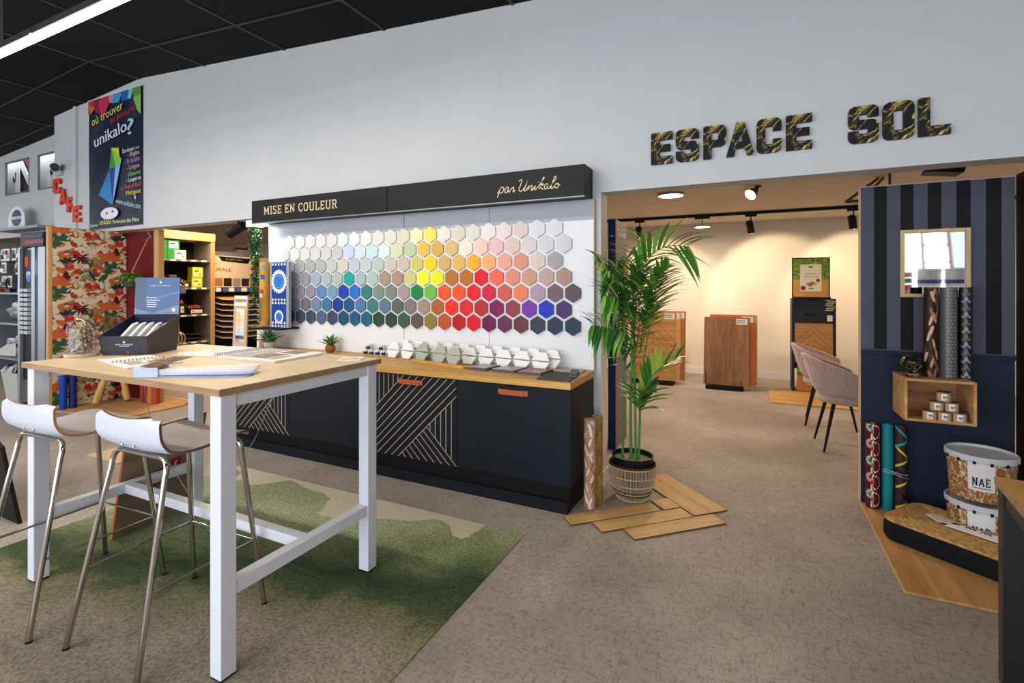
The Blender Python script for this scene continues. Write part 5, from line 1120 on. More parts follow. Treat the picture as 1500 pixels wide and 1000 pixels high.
# rolls on the crate
CZ = .8725
def deco_tropic(m):
    x, y, r = .95, 3.70, .034; rnd = random.Random(3)
    leafy(m, x, y, r, .525, ['#b98f78', '#8c6248', '#d0a890', '#6d4630'], 8, CZ, .024, 34)
roll('wallpaper_roll', 'brown tropical leaf wallpaper roll standing on the crate beside the skull', .95, 3.70, CZ, .034, .525, mat('paper_dark_brown', '#2a1c16', .45), 'wallpaper rolls on the pine crate', '#8a7060', deco_tropic)
def deco_gray(m):
    for k in range(26):
        for a in (-2.0, -1.6, -1.2): m.lathe([(.0424, CZ+.01+k*.02), (.0427, CZ+.018+k*.02)], (1.03, 3.70, 0), mat('line_silver', '#8d8d90', .4), 2, a0=a+.1*(k % 2), a1=a+.16+.1*(k % 2))
roll('wallpaper_roll', 'charcoal fine pattern wallpaper roll in the middle of the crate top', 1.03, 3.70, CZ, .042, .525, mat('paper_charcoal', '#4c4b4c', .35), 'wallpaper rolls on the pine crate', '#5c5c5c', deco_gray)
def deco_ikat(m):
    for k in range(12):
        z_ = CZ+.02+k*.043; c = ['#8d93a0', '#6f6a50'][k % 2]; m.add([(1.108+math.cos(a)*.0306, 3.70+math.sin(a)*.0306, z_+.012*math.cos((a+1.75)*6)+s*(.011*(1-abs(a+1.75)/.9))) for a in [-2.6+i*.17 for i in range(11)] for s in (-1, 1)], [(2*i, 2*i+2, 2*i+3, 2*i+1) for i in range(10)], mat('ikat'+c, c, .5), True)
roll('wallpaper_roll', 'black roll with grey and olive chevron blots at the right of the crate top', 1.108, 3.70, CZ, .03, .525, mat('paper_black_gloss', '#121318', .35), 'wallpaper rolls on the pine crate', '#3c3c40', deco_ikat)
# skull
SK = mat('skull_marbled', '#15130f', .18, tex=('noise', ['#0c0b0a', '#16140f', '#8a7340'], 16, 0)); SKG = mat('skull_gold', '#8a7445', .25, .6); SKH = mat('skull_glint', '#74706a', .2, .5)
t = thing('decorative_skull', 'glossy black and gold decorative skull on the left of the crate', 'ornament', (.848, 3.66, CZ)); m = M(); sc_ = Vector((.848, 3.665, CZ+.07))
def sk(a, b):
    th, ph = 2*PI*a, PI*b; x, y, zz = math.sin(ph)*math.cos(th), math.sin(ph)*math.sin(th), math.cos(ph)
    r = Vector((x*.054, y*.07, zz*.062))
    if zz < -.1: r.x *= 1-.30*min(1, (-.1-zz)/.5); r.y *= .92
    if y < -.2:
        for ex in (-.022, .022):
            dd = (r.x-ex)**2+(r.z+.006)**2; r.y += .026*math.exp(-dd/.00018)
        r.y += .014*math.exp(-(r.x**2/.00004+(r.z+.026)**2/.00012)); r.y -= .006*math.exp(-((r.z+.046)**2)/.0001)
    return sc_+r
m.grid(sk, 40, 28, SK, True, True); m.build('cranium', t)
m = M()
for k in range(8): m.lathe([(0, 0), (.0042, .001), (.0045, .011), (0, .012)], (.824+k*.0068, 3.61+.0006*(k-3.5)**2, CZ+.012), SKG, 8)
m.build('teeth', t); m = M(); m.tube([Vector((.848+.033*math.cos(a), 3.655+.045*math.sin(a), CZ+.009)) for a in [PI+PI*i/10 for i in range(11)]], .0075, SK, 8); m.build('jaw', t)
m = M()
for ex in (-.022, .022): m.tube([sc_+Vector((ex+.014*math.cos(a), -.062, -.004+.011*math.sin(a))) for a in [PI*i/10 for i in range(11)]], .0016, SKG, 6)
m.build('eye_rim', t)
# three tall rolls on the platform
PZ = .0145
def deco_fan(m):
    x, y, r = .687, 3.80, .0385; ab = -1.98; c_ = ['#7c1f22', '#1f5a50', '#a3302c', '#1f5a50', '#5c1518', '#c89080']
    def pt(sa, zz, e): an = ab+sa/r; return (x+math.cos(an)*(r+e), y+math.sin(an)*(r+e), PZ+min(.527, max(.003, zz)))
    for k, zc in enumerate((.06, .165, .27, .375, .48)):
        for sd, R1 in ((1, .058), (-1, .034)):
            zz = zc+(0 if sd > 0 else .03)
            def ring(r0, r1, col, e, n=16, stripe=False):
                for j in range(n):
                    if stripe and j % 2: cc = c_[(k+j) % 6]
                    else: cc = col
                    f0, f1 = -PI/2+PI*j/n, -PI/2+PI*(j+1)/n
                    m.add([pt(sd*r0*math.cos(f0), zz+r0*math.sin(f0), e), pt(sd*r1*math.cos(f0), zz+r1*math.sin(f0), e), pt(sd*r1*math.cos(f1), zz+r1*math.sin(f1), e), pt(sd*r0*math.cos(f1), zz+r0*math.sin(f1), e)], [(0, 1, 2, 3)], mat('fan_print'+cc, cc, .5))
            ring(.013, R1*.88, '#e2d8cc', .0008, 18, True); ring(.001, .013, ['#1f6a60', '#a3201f'][k % 2], .0010, 8)
roll('wallpaper_roll', 'red green and white fan print roll, leftmost of three against the navy wall', .687, 3.80, PZ, .0385, .53, mat('paper_oxblood', '#5c1518', .5), 'three tall rolls on the oak platform', '#d8c8bc', deco_fan)
roll('wallpaper_roll', 'plain teal wallpaper roll between two patterned ones', .765, 3.81, PZ, .030, .53, mat('paper_teal', '#157f86', .5), 'three tall rolls on the oak platform', '#d8dcdc')
def deco_bands(m):
    x, y, r = .829, 3.80, .031
    for zc, c, s in ((.49, '#2a9a94', -1), (.42, '#2a9a94', .6), (.37, '#c8c238', -1), (.30, '#c8c238', .6), (.17, '#c8c238', .6), (.045, '#c8c238', .6), (.24, '#1c1214', -1), (.11, '#1c1214', -1)):
        m.add([(x+math.cos(a)*(r+.0008), y+math.sin(a)*(r+.0008), PZ+zc+s*.028*(a+1.57)/.9+q*.0075) for a in [-2.75+i*.25 for i in range(11)] for q in (-1, 1)], [(2*i, 2*i+2, 2*i+3, 2*i+1) for i in range(10)], mat('band'+c, c, .5), True)
roll('wallpaper_roll', 'dark brown roll with yellow and teal diagonal bands, rightmost of three', .829, 3.80, PZ, .031, .53, mat('paper_brown_dark', '#38262a', .5), 'three tall rolls on the oak platform', '#d8d0cc', deco_bands)
m = M(); m.tube(crom([(.735, 3.772, .27), (.765, 3.776, .262), (.80, 3.765, .258), (.83, 3.764, .25), (.862, 3.78, .245)], 4), .0012, PAPER, 5); m.tube(crom([(.735, 3.771, .255), (.765, 3.7765, .25), (.80, 3.768, .245), (.83, 3.764, .235), (.862, 3.78, .225)], 4), .0012, PAPER, 5)
tag(m.build('tie_string'), 'thin white string tied round the teal roll', 'string')
# oak platform, cushion, buckets
PLM = mat('oak_platform', '#b5793c', .45, tex=('wood', 'Y', ['#ab7a45', '#c0905a', '#d0a570'], .55))
m = M(); m.box(.632, 1.95, 2.815, 3.858, .001, .0125, PLM); m.box(.629, .632, 2.815, 3.858, .001, .0125, mat('platform_edge', '#caa77c', .6)); tag(m.build('oak_platform'), 'thin oak flooring platform laid under the cushion and buckets', 'floor mat')
u = Vector((.81, -.586, 0)); fr = Frame((.632, 3.365, .014), u, (.586, .81, 0), (0, 0, 1)); Lc, Dc, Hc, rc = .64, .42, .105, .075
def rrect(L, D, r, ins=0, n=6):
    P = []
    for cx, cy, a0 in ((L-r, D-r, 0), (r, D-r, PI/2), (r, r, PI), (L-r, r, 1.5*PI)):
        for i in range(n+1): a = a0+PI/2*i/n; P.append((cx+(r-ins)*math.cos(a), cy+(r-ins)*math.sin(a)))
    return P
t = thing('floor_cushion', 'rectangular floor cushion, black sides and braided jute top', 'cushion', (.9, 3.25, .014))
CB_ = mat('cushion_black', '#100f12', .9); JU = mat('jute_braid', '#b08850', .9, tex=('noise', ['#8a6432', '#b48c54', '#cfae78'], 55, .8))
m = M(); lay = [(0, .012), (.02, .0), (.07, -.002), (Hc-.008, .004), (Hc, .012)]; V = []; base = rrect(Lc, Dc, rc)
for zz, ins in lay: V += [fr.p(a, b, zz) for a, b in rrect(Lc, Dc, rc, ins)]
n = len(base); F = [(j*n+k, j*n+(k+1) % n, (j+1)*n+(k+1) % n, (j+1)*n+k) for j in range(len(lay)-1) for k in range(n)]+[tuple(range(n-1, -1, -1))]
m.add(V, F, CB_, True); m.build('side_cover', t)
m = M()
for k in range(16):
    ins = .010+k*.0125; r_ = max(rc-ins, .012); L_, D_ = Lc-2*ins, Dc-2*ins
    if D_ < .03: break
    P = [fr.p(a+ins, b+ins, Hc+.003+.004*math.sin(min(1, k/6)*PI/2)) for a, b in rrect(L_, D_, min(r_, D_/2-.001), 0, 5)]
    m.tube(P, .0072, JU, 6, closed=True)
m.build('jute_top', t)
fr2 = Frame((.632, 3.365, .014+Hc+.0215), u, (.586, .81, 0), (0, 0, 1))
def flat(name, P, mt, lab, deco=None, cat='leaflet'):
    m = M(); m.poly(fr2, P, mt, 0, .003); 
    if deco: deco(m)
    tag(m.build(name), lab, cat, 'leaflets on the jute cushion')
flat('leaflet', [(.13, .215), (.15, .255), (.19, .262), (.275, .245), (.285, .215), (.2, .165)], mat('leaflet_floral', '#cfc6bc', .6, tex=('noise', ['#8f857c', '#d8cfc6', '#c89878'], 26, 0)), 'crumpled floral leaflet on the cushion, left of the white card')
def cd(m):
    for a in (.31, .37): 
        for k in range(5): m.disc(fr2, a+.009*k, .215+.006*(k % 2), .006, INK, .0032, seg=6, ry=.01)
flat('leaflet', [(.245, .155), (.255, .225), (.52, .245), (.52, .16)], PAPER, 'white card with dark flowers on the cushion', cd)
BK = mat('bucket_kraft_floral', '#9a6b38', .6, tex=('vor', ['#e0d0ba', '#9a6a38', '#8c5f30'], 19), vs=(1, 1, .7), thin=.1); BLD = mat('bucket_lid', '#c3c6cf', .45)
BUX, BUY, BUR = 1.118, 3.52, .150
for i, zb in enumerate((.0135, .2715)):
    t = thing('paint_bucket', ['lower large kraft floral paint bucket labelled NAE', 'upper large kraft floral paint bucket labelled NAE, stacked'][i], 'bucket', (BUX, BUY, zb), 'stacked floral paint buckets')
    M().lathe([(0, 0), (BUR*.86, 0), (BUR*.95, .205), (BUR*.95, .21), (0, .21)], (BUX, BUY, zb), BK, 40).build('body', t)
    m = M(); m.lathe([(BUR*.955, .205), (BUR, .208), (BUR*1.01, .214), (BUR*1.01, .236), (BUR*.985, .24), (BUR*.955, .238), (BUR*.95, .226), (0, .226)], (BUX, BUY, zb), BLD, 44)
    l = m.build('lid', t); m = M()
    for k in range(14): a = 2*PI*k/14+.2; m.box(-.006, .006, -.002, .002, -.012, .004, BLACK, Frame((BUX+math.cos(a)*BUR*1.012, BUY+math.sin(a)*BUR*1.012, zb+.212), (-math.sin(a), math.cos(a), 0), (math.cos(a), math.sin(a), 0), (0, 0, 1)))
    m.build('lid_clips', l)
    m = M(); a0, a1 = -2.25, -1.48; m.lathe([(BUR*.905, .06), (BUR*.962, .205)], (BUX, BUY, zb), mat('label_white_marble', '#d9d9de', .5), 12, a0=a0, a1=a1)
    ac = (a0+a1)/2; q = Vector((math.cos(ac), math.sin(ac), 0)); lf = Frame(Vector((BUX, BUY, zb+.06))+q*(BUR*.915), (-math.sin(ac), math.cos(ac), 0), Vector((0, 0, 1))+q*.058)
    m2 = M()
    def curve_serif(s, xa, xb, v, h, w):
        tmp = M(); serif(tmp, lf, s, xa, xb, v, h, w, INK, .0)
        for vv in tmp.V:                                     # wrap the flat lettering round the drum
            du = (vv-lf.o).dot(lf.u); z_ = vv.z-zb; rad = BUR*.905+(z_-.06)/.145*(BUR*.057)+.0015; an = ac+du/rad; vv.x = BUX+math.cos(an)*rad; vv.y = BUY+math.sin(an)*rad
        m2.add(tmp.V, tmp.F, INK)
    curve_serif('NAE', -.036, .034, .028, .042, .0052)
    tmp = M(); tmp.quad(lf, -.036, 0, .014, .018, INK); tmp.quad(lf, 0, .036, .014, .018, INK); tmp.quad(lf, .018, .024, .074, .077, INK)
    for vv in tmp.V: du = (vv-lf.o).dot(lf.u); z_ = vv.z-zb; rad = BUR*.905+(z_-.06)/.145*(BUR*.057)+.0015; an = ac+du/rad; vv.x = BUX+math.cos(an)*rad; vv.y = BUY+math.sin(an)*rad
    m2.add(tmp.V, tmp.F, INK); lb = m.build('label', t); m2.build('lettering', lb)
# black legged table at the right edge
t = thing('side_table', 'oak topped table with black metal legs at the right picture edge', 'table', (0, 0, 0))
TO2 = mat('table_oak_warm', '#c99a55', .4, tex=('wood', 'Y', ['#b88744', '#cb9c58', '#dcb476'], .8)); BM = mat('leg_black', '#141212', .35)
tp = M().box(0, .9, -1.3, 0, .697, .72, TO2).build('tabletop', t, .001); e = M(); e.box(-.001, -.0002, -1.3, 0, .697, .7195, TE); e.box(0, .9, .0002, .001, .697, .7195, TE); e.build('edge_band', tp)
for x, y in ((.008, -.068), (.832, -.068), (.008, -1.29), (.832, -1.29)): M().box(x, x+.06, y, y+.06, .002, .6965, BM).build('leg', t, .002)
m = M(); m.box(.012, .05, -1.23, -.069, .64, .696, BM); m.build('apron', t); m = M(); m.box(.069, .831, -.06, -.02, .64, .696, BM); m.build('apron', t)
t.location = (.784, 2.352, 0); t.rotation_euler.z = math.radians(-7)
m = M(); fr = Frame((.86, 2.31, .7205), (.97, -.2, 0), (.2, .97, 0)); 
for k in range(3): m.box(0, .2, -.16+k*.004, 0, k*.004, k*.004+.0035, [PAPER, mat('page_green', '#4d8a6a', .6), PAPER][k], fr)
m.quad(fr, .01, .06, -.04, -.01, INK, .0122)
tag(m.build('magazine'), 'white folded magazine at the corner of the black legged table', 'magazine')
# ================================================================== left corner: floral and burgundy panels
XP = -7.10; FP = sideF(XP+.0012); PLW = mat('panel_wood_edge', '#c99c66', .6)
t = thing('floral_wallpaper_panel', 'tall display panel papered with red and green jungle flowers', 'display panel', (XP-.03, 3.0, .02))
m = M(); m.box(XP-.05, XP, 2.752, 3.485, .016, 2.08, BLACK); m.build('panel', t); M().box(XP-.05, XP+.003, 2.718, 2.75, .016, 2.085, PLW).build('wood_edge', t)
FC_ = {k: mat('flora_'+k, c, .6) for k, c in dict(cream='#d9c9ae', olive='#86865c', green='#2c5a40', dark='#1d3a34', orange='#c4622a', rust='#a03c1e', red='#b02a26', wine='#4c1620', pink='#d89c88', rose='#c84a54', sand='#cdb488').items()}
m = M(); ya, yb, za, zb = 2.753, 3.485, .02, 2.078
m.quad(FP, ya, yb, za, zb, FC_['cream'], 0)
def clipP(P):
    out = P
    for ax, lim, sg in ((0, ya, 1), (0, yb, -1), (1, za, 1), (1, zb, -1)):
        res = []
        for i in range(len(out)):
            a, b = out[i-1], out[i]; ia = (a[ax]-lim)*sg >= 0; ib = (b[ax]-lim)*sg >= 0
            if ia != ib:
                s = (lim-a[ax])/(b[ax]-a[ax]); res.append((a[0]+(b[0]-a[0])*s, a[1]+(b[1]-a[1])*s))
            if ib: res.append(b)
        out = res
        if not out: return None
    return out if len(out) > 2 else None
lay = [0]
def put(P, c, l):
    P = clipP(P)
    if P:
        lay[0] += 1; V = [FP.p(a, b, .0004+.0004*l+2e-5*lay[0]) for a, b in P]; m.add(V, [tuple(range(len(P)))], FC_[c])
def leafP(x, y, a, L, w): 
    P = []
    for i in range(7): s = i/6; P.append((x+math.cos(a)*L*s-math.sin(a)*w*math.sin(PI*s)*.5, y+math.sin(a)*L*s+math.cos(a)*w*math.sin(PI*s)*.5))
    for i in range(5, 0, -1): s = i/6; P.append((x+math.cos(a)*L*s+math.sin(a)*w*math.sin(PI*s)*.5, y+math.sin(a)*L*s-math.cos(a)*w*math.sin(PI*s)*.5))
    return P
def discP(x, y, r, k=10):
    r *= 1.25
    return [(x+r*math.cos(2*PI*i/k), y+r*math.sin(2*PI*i/k)) for i in range(k)]
TW, THh = .50, .60
def tile(ox, oy, i=0, j=0):
    lay[0] = (i % 2)*7+(j % 2)*3
    q = lambda a, b: (ox+a*TW, oy+b*THh)
    R_ = random.Random(21)
    for k in range(120):
        x, y = q(R_.random(), R_.random()); put(leafP(x, y, R_.uniform(-.9, .9)+(PI if k & 1 else 0), R_.uniform(.09, .16), R_.uniform(.04, .07)), ('olive', 'orange', 'olive', 'cream', 'green', 'sand', 'orange', 'cream', 'rust', 'cream')[k % 10], 1)
    def rays(a, b, n, L, w, c, a0, sp, l=2):
        x, y = q(a, b)
        for i in range(n): put(leafP(x, y, a0+sp*i/(n-1), L*1.6, w*1.75), c, l)
    rays(.62, .88, 8, .060, .012, 'wine', PI*.85, PI*1.3); rays(.22, .32, 9, .095, .022, 'orange', .2, PI*.9); rays(.22, .30, 5, .055, .026, 'green', PI*1.1, PI*.8)
    rays(.85, .52, 6, .045, .016, 'dark', 0, 5.2); rays(.1, .07, 5, .07, .024, 'green', .4, 1.8); rays(.55, .14, 5, .075, .018, 'cream', .3, 1.5, 3); rays(.40, .52, 5, .04, .014, 'wine', 2.2, 2.2)
    rays(.9, .95, 4, .06, .02, 'cream', 1.2, 1.6, 3); rays(.38, .74, 4, .06, .022, 'dark', .6, 2)
    rays(.05, .12, 7, .05, .02, 'orange', 1.0, 2.6); rays(.52, .9, 6, .045, .02, 'red', .2, 2.6); rays(.35, .97, 6, .05, .022, 'orange', 3.4, 2.4); rays(.98, .62, 7, .045, .02, 'rust', 1.5, 3.2); rays(.55, .28, 5, .05, .024, 'cream', 3.3, 2.2); rays(.72, .45, 5, .045, .02, 'olive', .1, 2.4); rays(.02, .5, 6, .05, .022, 'cream', .1, 2.6); rays(.8, .78, 6, .045, .02, 'green', 3.6, 2.2)
    for a, b, r, c in ((.05, .12, .018, 'rose'), (.52, .9, .016, 'wine'), (.35, .97, .018, 'red'), (.98, .62, .018, 'pink'), (.55, .28, .014, 'rust'), (.02, .5, .016, 'red'), (.40, .66, .024, 'rose'), (.44, .70, .022, 'red'), (.37, .70, .022, 'red'), (.42, .73, .02, 'rose'), (.9, .3, .028, 'rose'), (.93, .3, .014, 'red'), (.22, .30, .018, 'pink'), (.15, .84, .030, 'cream'), (.65, .70, .028, 'pink'), (.73, .70, .024, 'cream'), (.75, .33, .026, 'red'), (.8, .30, .02, 'red'), (.5, .3, .022, 'rust'), (.28, .45, .02, 'rose')):
        x, y = q(a, b); put(discP(x, y, r), c, 4)
    for a, b, r, c1, c2 in ((.55, .48, .034, 'pink', 'wine'), (.66, .985, .026, 'cream', 'dark'), (.1, .62, .026, 'cream', 'rust'), (.93, .72, .03, 'orange', 'rust')):
        x, y = q(a, b); put(discP(x, y, r), c1, 5); put(discP(x, y, r*.35), c2, 6)
    for a, b, an, L, w in ((.02, .93, -1.4, .11, .05), (.52, .43, -1.5, .10, .045), (.3, .93, .2, .06, .025), (.78, .1, .5, .07, .03), (.35, .2, .9, .07, .02), (.05, .2, 1.2, .06, .02)):
        x, y = q(a, b); put(leafP(x, y, an, L+.014, w+.014), 'green', 4); put(leafP(x, y-.006, an, L, w), 'sand' if a > .5 else 'cream', 5)
for i in range(-1, 3):
    for j in range(-1, 5): tile(ya+i*TW-.05, za+j*THh+(i % 2)*THh/2, i, j)
m.build('wallpaper', t)
YBu = 3.495
t = thing('burgundy_panel', 'burgundy display panel with an oak post joined to the floral one', 'display panel', (-6.6, YBu, .02))
BUM = mat('burgundy_paint', '#641a1c', .6, tex=('noise', ['#5a1517', '#702022'], 3, 0))
M().box(-7.15, -6.50, YBu, YBu+.04, .016, 2.085, BUM).build('panel', t); M().box(-6.499, -6.40, YBu-.01, YBu+.05, .016, 2.09, PLW).build('post', t)
# platform, rolls, driftwood
LP_ = mat('platform_oak_orange', '#b58350', .5, tex=('wood', 'X', ['#ab7f52', '#c09464', '#d2aa7c'], .6))
m = M(); m.poly(topF(0), [(-7.16, 2.72), (-6.0, 2.90), (-5.99, 3.54), (-6.2, 3.75), (-7.16, 3.75)], LP_, .001, .0135); tag(m.build('oak_platform'), 'oak flooring platform under the floral and burgundy panels', 'floor mat')
BL1 = mat('roll_blue', '#123c9c', .5); BL2 = mat('roll_dark_blue', '#0e1c5c', .5, tex=('noise', ['#0a123c', '#1b2f8c'], 8, 0))
for x, y, r, mt, lab, h in ((-7.02, 2.82, .034, BL1, 'bright blue fabric roll at the floral panel', .56), (-7.01, 2.905, .036, BL2, 'dark blue patterned roll beside the bright blue one', .73),):
    roll('wallpaper_roll', lab, x, y, .0155, r, h, mt, 'blue rolls at the floral panel', '#c0c6d8')
for x, y, r, c, lab in ((-6.64, 3.44, .03, '#7c2a22', 'dark red ribbed roll in front of the burgundy panel'), (-6.555, 3.44, .04, '#8e1418', 'thick crimson roll in front of the burgundy panel'), (-6.46, 3.435, .04, '#b5762a', 'ochre roll standing right of the crimson one'), (-6.365, 3.435, .04, '#a8391f', 'orange and red striped roll, rightmost on the left platform')):
    def dz(m, x=x, y=y, r=r, c=c):
        if c in ('#a8391f', '#7c2a22'):
            for k in range(14): m.lathe([(r+.0006, .03+k*.035), (r+.0008, .045+k*.035)], (x, y, 0), mat('stripe_apricot', '#d88c5c' if c == '#a8391f' else '#a84c38', .5), 12, a0=-PI, a1=0)
    roll('wallpaper_roll', lab, x, y, .0155, r, .54, mat('paper'+c, c, .5), 'red and ochre rolls at the burgundy panel', '#c8b8a0', dz)
DW = mat('driftwood', '#c29a5e', .8, tex=('wood', 'Z', ['#8c6436', '#c49c60', '#dcbc86'], 2))
t = thing('driftwood_trestle', 'small trestle of rough driftwood logs holding a dried plant', 'stand', (-6.85, 3.2, .016))
for k, (a, b, r) in enumerate((((-6.88, 3.07, .045), (-6.86, 3.20, .52), .036), ((-6.77, 3.34, .045), (-6.82, 3.27, .52), .036), ((-6.97, 3.14, .045), (-6.88, 3.20, .52), .03))):
    a, b = Vector(a), Vector(b); rnd = random.Random(k); P = [a.lerp(b, i/6)+Vector([rnd.uniform(-.006, .006) for _ in range(3)])*(0 < i < 6) for i in range(7)]; M().tube(P, [r*rnd.uniform(.8, 1.2) for _ in P], DW, 9).build('leg', t)
M().lathe([(0, .52), (.14, .52), (.14, .55), (0, .55)], (-6.86, 3.22, 0), DW, 24).build('top', t)
t = thing('dried_grass_bunch', 'brown dried grass bunch standing behind the glass dome', 'plant', (-6.84, 3.22, .56)); m = M(); rnd = random.Random(4); DGM = mat('dried_grass', '#8f6c40', .9)
m.lathe([(0, 0), (.05, 0), (.06, .2), (.04, .24), (0, .24)], (-6.84, 3.22, .552), mat('vase_sand', '#a58a66', .7), 20); m.build('vase', t); m = M()
for k in range(260): a = rnd.random()*6.28; b = rnd.uniform(.9, 1.5); L = rnd.uniform(.2, .42); blade(m, (-6.84, 3.22, .79), (math.cos(a)*math.cos(b), math.sin(a)*math.cos(b), math.sin(b)), L, .007, DGM, .25, seg=3)
m.build('grass', t)
# macrame hanger with fern in front of the burgundy panel
t = thing('hanging_fern', 'green fern hanging by a cord in front of the burgundy panel', 'plant', (-6.72, 3.34, 1.45)); fc = Vector((-6.66, 3.32, 1.52))
CRD = mat('cord_jute', '#b08a64', .8); m = M(); m.tube([fc+Vector((0, 0, .03)), (-6.54, 3.44, 1.98), (-6.53, 3.47, 2.0), (-6.62, 3.48, 2.075)], .006, CRD, 6); m.build('cord', t)
M().lathe([(0, -.14), (.07, -.12), (.09, -.02), (.085, .0), (0, .0)], fc, mat('pot_dark_green', '#3b4630', .7), 20).build('pot', t); m = M(); rnd = random.Random(6)
for k in range(240):
    a = rnd.random()*6.28; b = rnd.uniform(-.2, 1.2); blade(m, fc+Vector((math.cos(a)*.03, math.sin(a)*.03, 0)), (math.cos(a)*math.cos(b), math.sin(a)*math.cos(b), math.sin(b)), rnd.uniform(.07, .14), .028, rnd.choice((Mi, D, Ye)), .5, seg=3)
m.build('leaves', t)

# ------------------------------------------------------------------ tall slim aluminium display
AL = mat('aluminium', '#a3a9b4', .4, .7); DKB = mat('display_black', '#121318', .5)
t = thing('aluminium_display', 'tall aluminium display with white peg clips at the left of the floral panel', 'display', (-7.6, 2.78, 0))
for x0, x1 in ((-7.90, -7.85), (-7.56, -7.48), (-7.40, -7.235)): M().box(x0, x1, 2.74, 2.80, .012, 1.86, AL).build('post', t)
M().box(-7.85, -7.56, 2.77, 2.80, .3, 1.84, DKB).build('back_panel', t); M().box(-7.48, -7.40, 2.77, 2.80, .3, 1.84, mat('panel_brown_grey', '#6a625e', .6)).build('side_panel', t); M().box(-7.93, -7.2, 2.7, 2.84, .001, .0115, DKB).build('base', t)
fr = wallF(2.769)
for k in range(10):
    for x0 in (-7.83, -7.72):
        z_ = 1.36-k*.055; m = M(); m.box(x0, x0+.085, 2.73, 2.768, z_-.02, z_+.018, mat('clip_grey_white', '#b9bcc2', .5)); m.build('clip', t)
m = M(); m.quad(fr, -7.80, -7.72, 1.64, 1.76, RED, .001); m.quad(fr, -7.76, -7.66, 1.5, 1.58, mat('tag_pale', '#b8bcd0', .5), .001); m.disc(fr, -7.70, 1.50, .045, mat('tag_blue', '#3f7cc8', .5), .0014); m.quad(wallF(2.768), -7.475, -7.405, 1.55, 1.72, PAPER); m.quad(wallF(2.768), -7.475, -7.405, 1.38, 1.42, mat('tag_violet', '#6f7cc0', .5)); m.build('labels', t)
t = thing('tool_case', 'black and red tool case lying on top of the aluminium display', 'case', (-7.5, 2.8, 1.862))
M().box(-7.78, -7.22, 2.72, 2.95, 1.862, 2.03, mat('case_black', '#1d2128', .5)).build('body', t, .01); M().box(-7.68, -7.22, 2.7195, 2.7205, 1.90, 1.94, mat('stripe_dull_red', '#8f3038', .5)).build('stripe', t); M().box(-7.76, -7.22, 2.71, 2.719, 1.965, 1.985, mat('ridge_grey', '#343a44', .5)).build('ridge', t)
M().box(-7.235, -7.13, 2.86, 2.9, .001, 1.8, BLACK).build('wall_stand_left')['kind'] = 'structure'
# overhead shelf board and arched card (brand sign) at the far left
t = thing('brand_card', 'white arched card with a round blue emblem on the grey ledge', 'sign', (-10.1, 3.52, 2.3))
fr = wallF(3.5); m = M(); P = [(-10.41, 2.30), (-9.87, 2.30), (-9.87, 2.42)]+[(-10.14+.27*math.cos(a), 2.42+.21*math.sin(a)) for a in [PI*i/12 for i in range(1, 12)]]+[(-10.41, 2.42)]
m.poly(fr, P, PAPER, -.006, .006); m.build('card', t); m = M(); m.disc(fr, -10.13, 2.455, .17, mat('emblem_navy', '#2b3668', .5), .001, seg=24, ry=.125); m.quad(fr, -10.31, -9.95, 2.43, 2.48, PAPER, .0014); m.text(fr, 'Dulux', -10.13, 2.43, .075, mat('emblem_text', '#3d486e', .5), .002, w=.3, al='c'); m.quad(fr, -10.35, -9.93, 2.335, 2.345, GRY, .001); m.build('emblem', t)
m = M(); m.box(-10.6, -9.2, 3.40, 3.65, 2.255, 2.295, mat('ledge_grey', '#8f959c', .5)); tag(m.build('ledge_shelf'), 'grey ledge carrying the arched emblem card', 'shelf')
# gondola with hanging brushes and bags
t = thing('gondola_shelving', 'dark shop shelving at the left edge behind the bar table', 'shelving', (-10, 3.9, 0))
M().box(-11.6, -9.05, 4.1, 4.14, .001, 2.05, mat('gondola_dark', '#24262b', .6)).build('back', t)
SHG = mat('shelf_grey', '#9298a0', .5, .3)
for zz in (.25, .80, 1.28): M().box(-11.6, -9.05, 3.55, 4.0995, zz, zz+.03, SHG).build('shelf', t)
for x in (-11.6, -9.05): M().box(x-.02, x+.02, 3.55, 4.09, .001, 2.05, SHG).build('side', t)
BRW = mat('blister_white', '#cfcfcc', .35); BRH = mat('brush_bristle', '#7a5c40', .8); BRD = mat('brush_dark', '#23242a', .5)
nn = 0
for j, zt in enumerate((2.02, 1.80, 1.58)):
    for i in range(10):
        x = -11.3+i*.215+.05*(j % 2); R2 = random.Random(i*7+j); t = thing('packaged_brush', 'white blister pack hanging on the left shelving, %s hook row, %s from the left' % (('upper', 'middle', 'lower')[j], ORD[i+1]), 'brush pack', (x, 3.7, zt-.2), 'brush packs hanging on the left shelving')
        yo = 3.60+R2.uniform(0, .12); w_ = R2.uniform(.06, .09); m = M(); m.box(x-w_, x+w_, yo+.03, yo+.035, zt-R2.uniform(.17, .21), zt, BRW); m.build('card', t)
        m = M(); m.box(x-w_*.6, x+w_*.6, yo, yo+.0295, zt-.16, zt-.1, (BRW, BRD, BRW, BRH, BRW)[(i+j) % 5]); m.tube([(x, yo+.015, zt-.1), (x, yo+.015, zt-.03)], .014, (BRW, BRW, RED, mat('pack_teal', '#6f8f88', .5))[(i+2*j) % 4], 8); m.build('brush', t)
        M().tube([(x, yo-.01, zt+.004), (x, 4.0995, zt+.01)], .004, STEEL, 6).build('hook', t)
